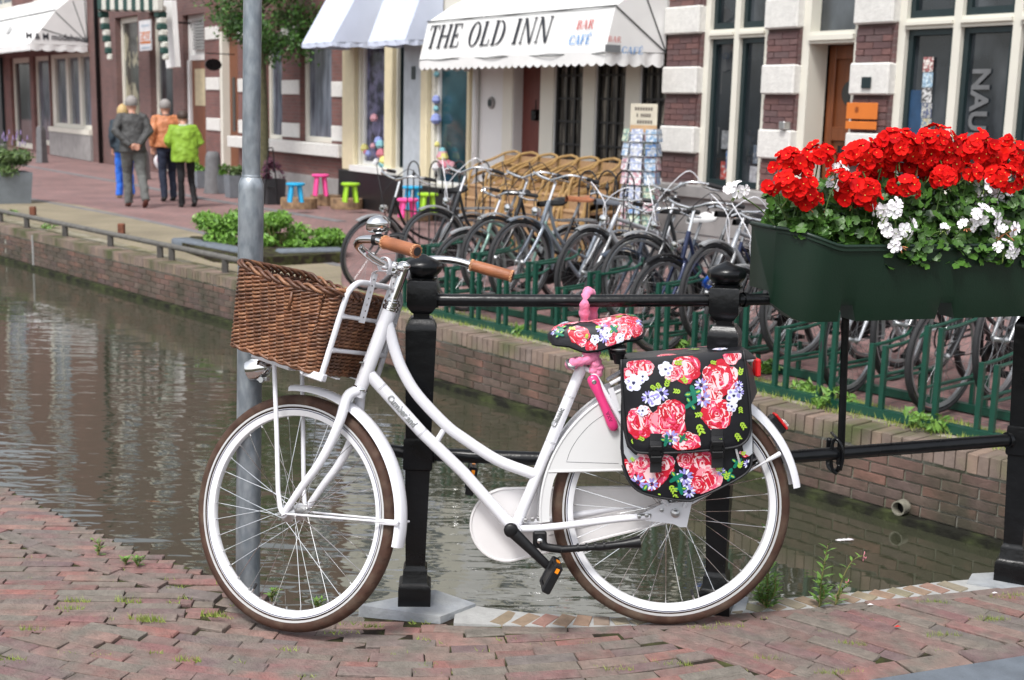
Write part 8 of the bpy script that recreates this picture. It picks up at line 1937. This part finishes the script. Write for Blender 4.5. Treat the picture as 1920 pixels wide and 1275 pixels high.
def person(foot, th, Hh, lab, J):
    """J: joints and clothes"""
    t = empty('person', M=Matrix.Translation(foot) @ Matrix.Rotation(th, 4, 'Z'), label=lab, cat='person'); k = Hh / 1.75
    v = lambda x, y, z: V((x, y, z)) * k
    hip = J.get('hip', V((0, 0, .93))); lean = J.get('lean', V((0, .05, .50))); chest = hip + lean; neck = chest + V((0, .01, .02)); head = neck + J.get('head', V((0, .035, .165)))
    hip, chest, neck, head = [p*k for p in (hip, chest, neck, head)]
    sh = [chest + v(s_*.175, 0, -.03) for s_ in (1, -1)]; hp_ = [hip + v(s_*.09, 0, 0) for s_ in (1, -1)]
    el, wr = [p*k for p in J['elbow']], [p*k for p in J['wrist']]; kn, an = [p*k for p in J['knee']], [p*k for p in J['ankle']]
    b = MB(); b.tube([hip - v(0, 0, .05), hip + v(0, 0, .1), lerp(hip, chest, .6), chest, neck], [(.15*k, .10*k), (.14*k, .10*k), (.15*k, .11*k), (.15*k, .09*k), (.06*k, .06*k)], 14, flat=(1, 0, 0)); b.tube([chest, neck + v(0, 0, .04), head - v(0, 0, .03)], [.06*k, .055*k, .055*k], 10)
    b.lathe([(.001, -.13*k), (.05*k, -.12*k), (.072*k, -.07*k), (.083*k, 0), (.084*k, .05*k), (.065*k, .10*k), (.03*k, .122*k), (.001, .126*k)], 16, M=Matrix.Translation(head)); b.lathe([(.001, -.05*k), (.06*k, -.03*k), (.07*k, .02*k), (.001, .07*k)], 12, M=Matrix.Translation(head + v(0, -.03, .03)))
    b.tube([head + v(0, .07, .02), head + v(0, .10, -.02), head + v(0, .075, -.035)], [.008*k, .015*k, .010*k], 8)
    for i, s_ in enumerate((1, -1)):
        b.tube([head + v(s_*.072, 0, .025), head + v(s_*.085, -.008, .0), head + v(s_*.072, .0, -.03)], [.010*k, .014*k, .008*k], 6)
        b.tube([sh[i], el[i], wr[i]], [.05*k, .042*k, .028*k], 10)
        d = J['hand'][i].normalized(); side_ = d.cross(V((0, 1, .2))).normalized(); palm = wr[i] + d*.07*k; b.tube([wr[i], palm], [(.026*k, .018*k), (.040*k, .016*k)], 8, flat=side_)
        for f_ in range(4): o_ = side_ * (.028 - .019*f_)*k; L_ = (.068, .078, .072, .055)[f_]*k; cu2 = d.cross(side_)*.018*k; b.tube([palm + o_ - d*.01*k, palm + o_ + d*L_*.55 + cu2*.3, palm + o_ + d*L_ + cu2], [.0095*k, .009*k, .0075*k], 6)
        b.tube([wr[i] + d*.02*k + side_*.025*k, wr[i] + d*.05*k + side_*.05*k, wr[i] + d*.085*k + side_*.055*k], [.012*k, .011*k, .008*k], 6)
        b.tube([hp_[i], kn[i], an[i]], [.075*k, .052*k, .036*k], 10); b.tube([an[i], an[i] + v(0, .10, -.05)], [.035*k, .03*k], 8)
    rem(b.build('body', skin_m, t, local=True), .0085, 1)
    # trousers
    b = MB(); b.tube([hip + v(0, 0, .10), hip, hip - v(0, 0, .09)], [(.165*k, .115*k), (.17*k, .12*k), (.12*k, .10*k)], 14, flat=(1, 0, 0)); tw = J.get('legw', 1.0)
    for i in (0, 1): b.tube([hp_[i] - v(0, 0, .02), lerp(hp_[i], kn[i], .5), kn[i], lerp(kn[i], an[i], .6), an[i] - v(0, 0, .035)], [.098*k*tw, .085*k*tw, .070*k*tw, .063*k*tw, .060*k*tw*J.get('hem', 1)], 12)
    folds(rem(b.build('trousers', J['trm'], t, local=True), .012), .030)
    for i in (0, 1):
        b = MB(); a_ = an[i]; fd = J.get('footdir', [V((0, 1, -.25))]*2)[i].normalized(); b.tube([a_ - fd*.055*k + v(0, 0, -.045), a_ + v(0, 0, -.05), a_ + fd*.09*k + v(0, 0, -.05), a_ + fd*.17*k + v(0, 0, -.05)], [(.030*k, .030*k), (.040*k, .040*k), (.045*k, .032*k), (.025*k, .018*k)], 12, flat=(1, 0, 0)); b.build('shoe', J['shm'], t, local=True, smooth=True)
    # jacket
    b = MB(); hem = J.get('hem_z', .08); jw = J.get('jw', 1.0); b.tube([hip - v(0, .0, hem), hip + v(0, 0, .05), lerp(hip, chest, .45), lerp(hip, chest, .8), chest + v(0, 0, .0), neck + v(0, 0, .01)], [(.205*k*jw, .155*k*jw), (.195*k*jw, .15*k*jw), (.19*k*jw, .145*k*jw), (.20*k*jw, .14*k*jw), (.17*k*jw, .11*k*jw), (.07*k, .07*k)], 18, flat=(1, 0, 0))
    for i in (0, 1): b.tube([chest + v((1, -1)[i]*.10, 0, -.02), sh[i], lerp(sh[i], el[i], .5), el[i], lerp(el[i], wr[i], .5), wr[i]], [.075*k, .078*k*jw, .070*k*jw, .066*k*jw, .056*k*jw, .046*k], 12)
    j_ = folds(rem(b.build('jacket', J['jkm'], t, local=True), .012), .045)
    if J.get('collar'): b = MB(); b.tube([neck + v(.075*math.cos(a), .075*math.sin(a) - .01, .015) for a in [x*math.pi/5 for x in range(10)]], .022*k, 8, closed=True); b.build('collar', J['collar'], t, local=True, smooth=True)
    if J.get('hood'): b = MB(); b.lathe([(.01, -.10*k), (.10*k, -.06*k), (.115*k, 0), (.085*k, .03*k), (.06*k, .0)], 16, M=Matrix.Translation(neck + v(0, -.07, -.03)) @ Matrix.Rotation(R(35), 4, 'X')); b.build('hood', J['hood'], t, local=True, smooth=True)
    b = MB(); hr = J.get('hair_r', 1.06); hl = J.get('hair_l', .02)
    def hpnt(i, j):
        ph = lerp(0, R(118), j); a = 2*math.pi*i; front = max(0, math.sin(a)); ph2 = ph * (1 - .42*front); rr = .092*k*hr; return head + V((rr*math.sin(ph2)*math.cos(a), rr*1.12*math.sin(ph2)*math.sin(a) - .012*k, .025*k + .108*k*math.cos(ph2) - (hl*k*j*(1 - front)))) + V((1, 1, 1)) * (.004*k*mnoise.noise(V((i*14, j*9, 0))))
    b.grid(hpnt, 22, 10, cu_=True); b.build('hair', J['hair'], t, local=True, smooth=True)
    return t, k
th_away = math.atan2(-fdx.y, -fdx.x) - math.pi/2     # walking off along the street
jk_grey = mat('charcoal_jacket', (.055, .055, .055), .7, var=.25, vs=10, bump=.5, bs=14); tr_grey = mat('grey_trousers', (.12, .125, .12), .85, var=.15, bump=.3, bs=20); jk_or = mat('rust_jacket', (.46, .17, .07), .55, var=.25, vs=9, bump=.5, bs=14); tr_navy = mat('navy_trousers', (.012, .018, .04), .8, bump=.3, bs=20); jk_gr = mat('lime_jacket', (.21, .36, .025), .65, var=.18, vs=9, bump=.5, bs=14); tr_bk = mat('black_trousers', (.008, .008, .01), .8); tr_bl = mat('bright_blue_trousers', (.03, .16, .68), .8, var=.12, bump=.3, bs=20)
shoe_b = mat('black_shoe', (.012, .012, .012), .5); shoe_t = mat('tan_shoe', (.35, .27, .16), .6); shoe_r = mat('brown_shoe', (.10, .03, .02), .5); dkhood = mat('dark_lining', (.03, .045, .05), .8); scarf = mat('pale_scarf', (.45, .50, .42), .8, var=.3, vs=40)
D_ = lambda *a: V(a)
TH2 = R(28)
person(gp(252, 388), TH2, 1.79, 'man in charcoal jacket and grey trousers walking away, hands clasped behind his back', dict(lean=D_(.02, .07, .47), elbow=[D_(.25, -.03, 1.18), D_(-.27, -.03, 1.18)], wrist=[D_(.07, -.17, .96), D_(-.07, -.17, .95)], hand=[D_(-.8, -.1, -.25), D_(.8, -.12, -.25)], knee=[D_(.11, -.06, .50), D_(-.06, .16, .52)], ankle=[D_(.13, -.24, .15), D_(-.05, .16, .09)], trm=tr_grey, jkm=jk_grey, shm=shoe_r, hair=hair_g, hair_l=.0, hem_z=.08, footdir=[D_(0, 1, -.8), D_(0, 1, -.25)], legw=1.1))
person(gp(236, 371), TH2, 1.62, 'blonde woman in bright blue trousers, mostly hidden behind the man in charcoal', dict(elbow=[D_(.23, .02, 1.16), D_(-.23, -.02, 1.16)], wrist=[D_(.22, .2, 1.05), D_(-.20, .02, .93)], hand=[D_(0, .6, -.2), D_(0, .1, -1)], knee=[D_(.09, .02, .50), D_(-.09, .10, .50)], ankle=[D_(.09, -.08, .10), D_(-.09, .10, .08)], trm=tr_bl, jkm=mat('dark_blue_jacket', (.02, .035, .05), .7), shm=shoe_t, hair=hair_b, hair_l=.06, hair_r=1.12, hem=1.25))
person(gp(316, 377), TH2, 1.74, 'man in rust orange jacket carrying a white plastic bag, walking away', dict(elbow=[D_(.25, -.02, 1.16), D_(-.26, -.04, 1.16)], wrist=[D_(.24, .16, 1.0), D_(-.25, .0, .93)], hand=[D_(0, .5, -.5), D_(0, .05, -1)], knee=[D_(.10, .13, .52), D_(-.09, .0, .50)], ankle=[D_(.11, .10, .09), D_(-.09, -.10, .10)], trm=tr_navy, jkm=jk_or, shm=shoe_b, hair=hair_g, hair_l=.0, collar=dkhood, hem_z=.02, jw=1.08, lean=D_(0, .06, .48)))
person(gp(349, 388), TH2, 1.60, 'dark haired woman in lime green hooded jacket and black trousers, walking away', dict(lean=D_(.0, .07, .46), elbow=[D_(.27, .02, 1.14), D_(-.27, .06, 1.14)], wrist=[D_(.2, .22, 1.03), D_(-.2, .26, 1.06)], hand=[D_(-.3, .8, 0), D_(.3, .8, 0)], knee=[D_(.12, .10, .50), D_(-.08, -.02, .50)], ankle=[D_(.15, -.02, .12), D_(-.07, .03, .08)], trm=tr_bk, jkm=jk_gr, shm=shoe_b, hair=hair_d, hair_l=-.01, hood=dkhood, collar=scarf, hem_z=.14, jw=1.22, legw=.9, head=D_(.0, .06, .145), footdir=[D_(0, 1, -.6), D_(0, 1, -.25)]))
# the carrier bag in his hand
g_ = gp(303, 372); cpx = on_y(305, 304, g_.y - .35); mb = MB()
def bagp(i, j):
    a = 2*math.pi*i; z = lerp(.13, -.15, j); r_ = .155*math.sin(math.pi*min(1, .12 + .86*j))**.55; return cpx + V((r_*math.cos(a)*(1 + .1*mnoise.noise(V((i*8, j*4, 1)))), r_*.6*math.sin(a), z))
mb.grid(bagp, 18, 10, cu_=True); cb_ = empty('carrier_bag', cpx, label='white plastic carrier bag with pink print held by the man in orange', cat='bag'); mb.build('bag_skin', mat('white_plastic_bag', (.70, .68, .70), .4, var=.08, vs=8, bump=.6, bs=14), cb_, smooth=True)
mb = MB()
for s_ in (1, -1): mb.tube([cpx + V((.03*s_, 0, .11)), cpx + V((.012*s_, 0, .18)), cpx + V((0, 0, .20))], .008, 6)
mb.build('bag_handles', MATS['white_plastic_bag'], cb_); mb = MB(); mb.grid(lambda i, j: cpx + V((lerp(-.07, .05, i), -.098 + .02*(i-.5)**2, lerp(.0, .08, j) + .02*math.sin(i*6))), 6, 3); mb.build('pink_print', mat('pink_print', (.75, .12, .30), .5), cb_)
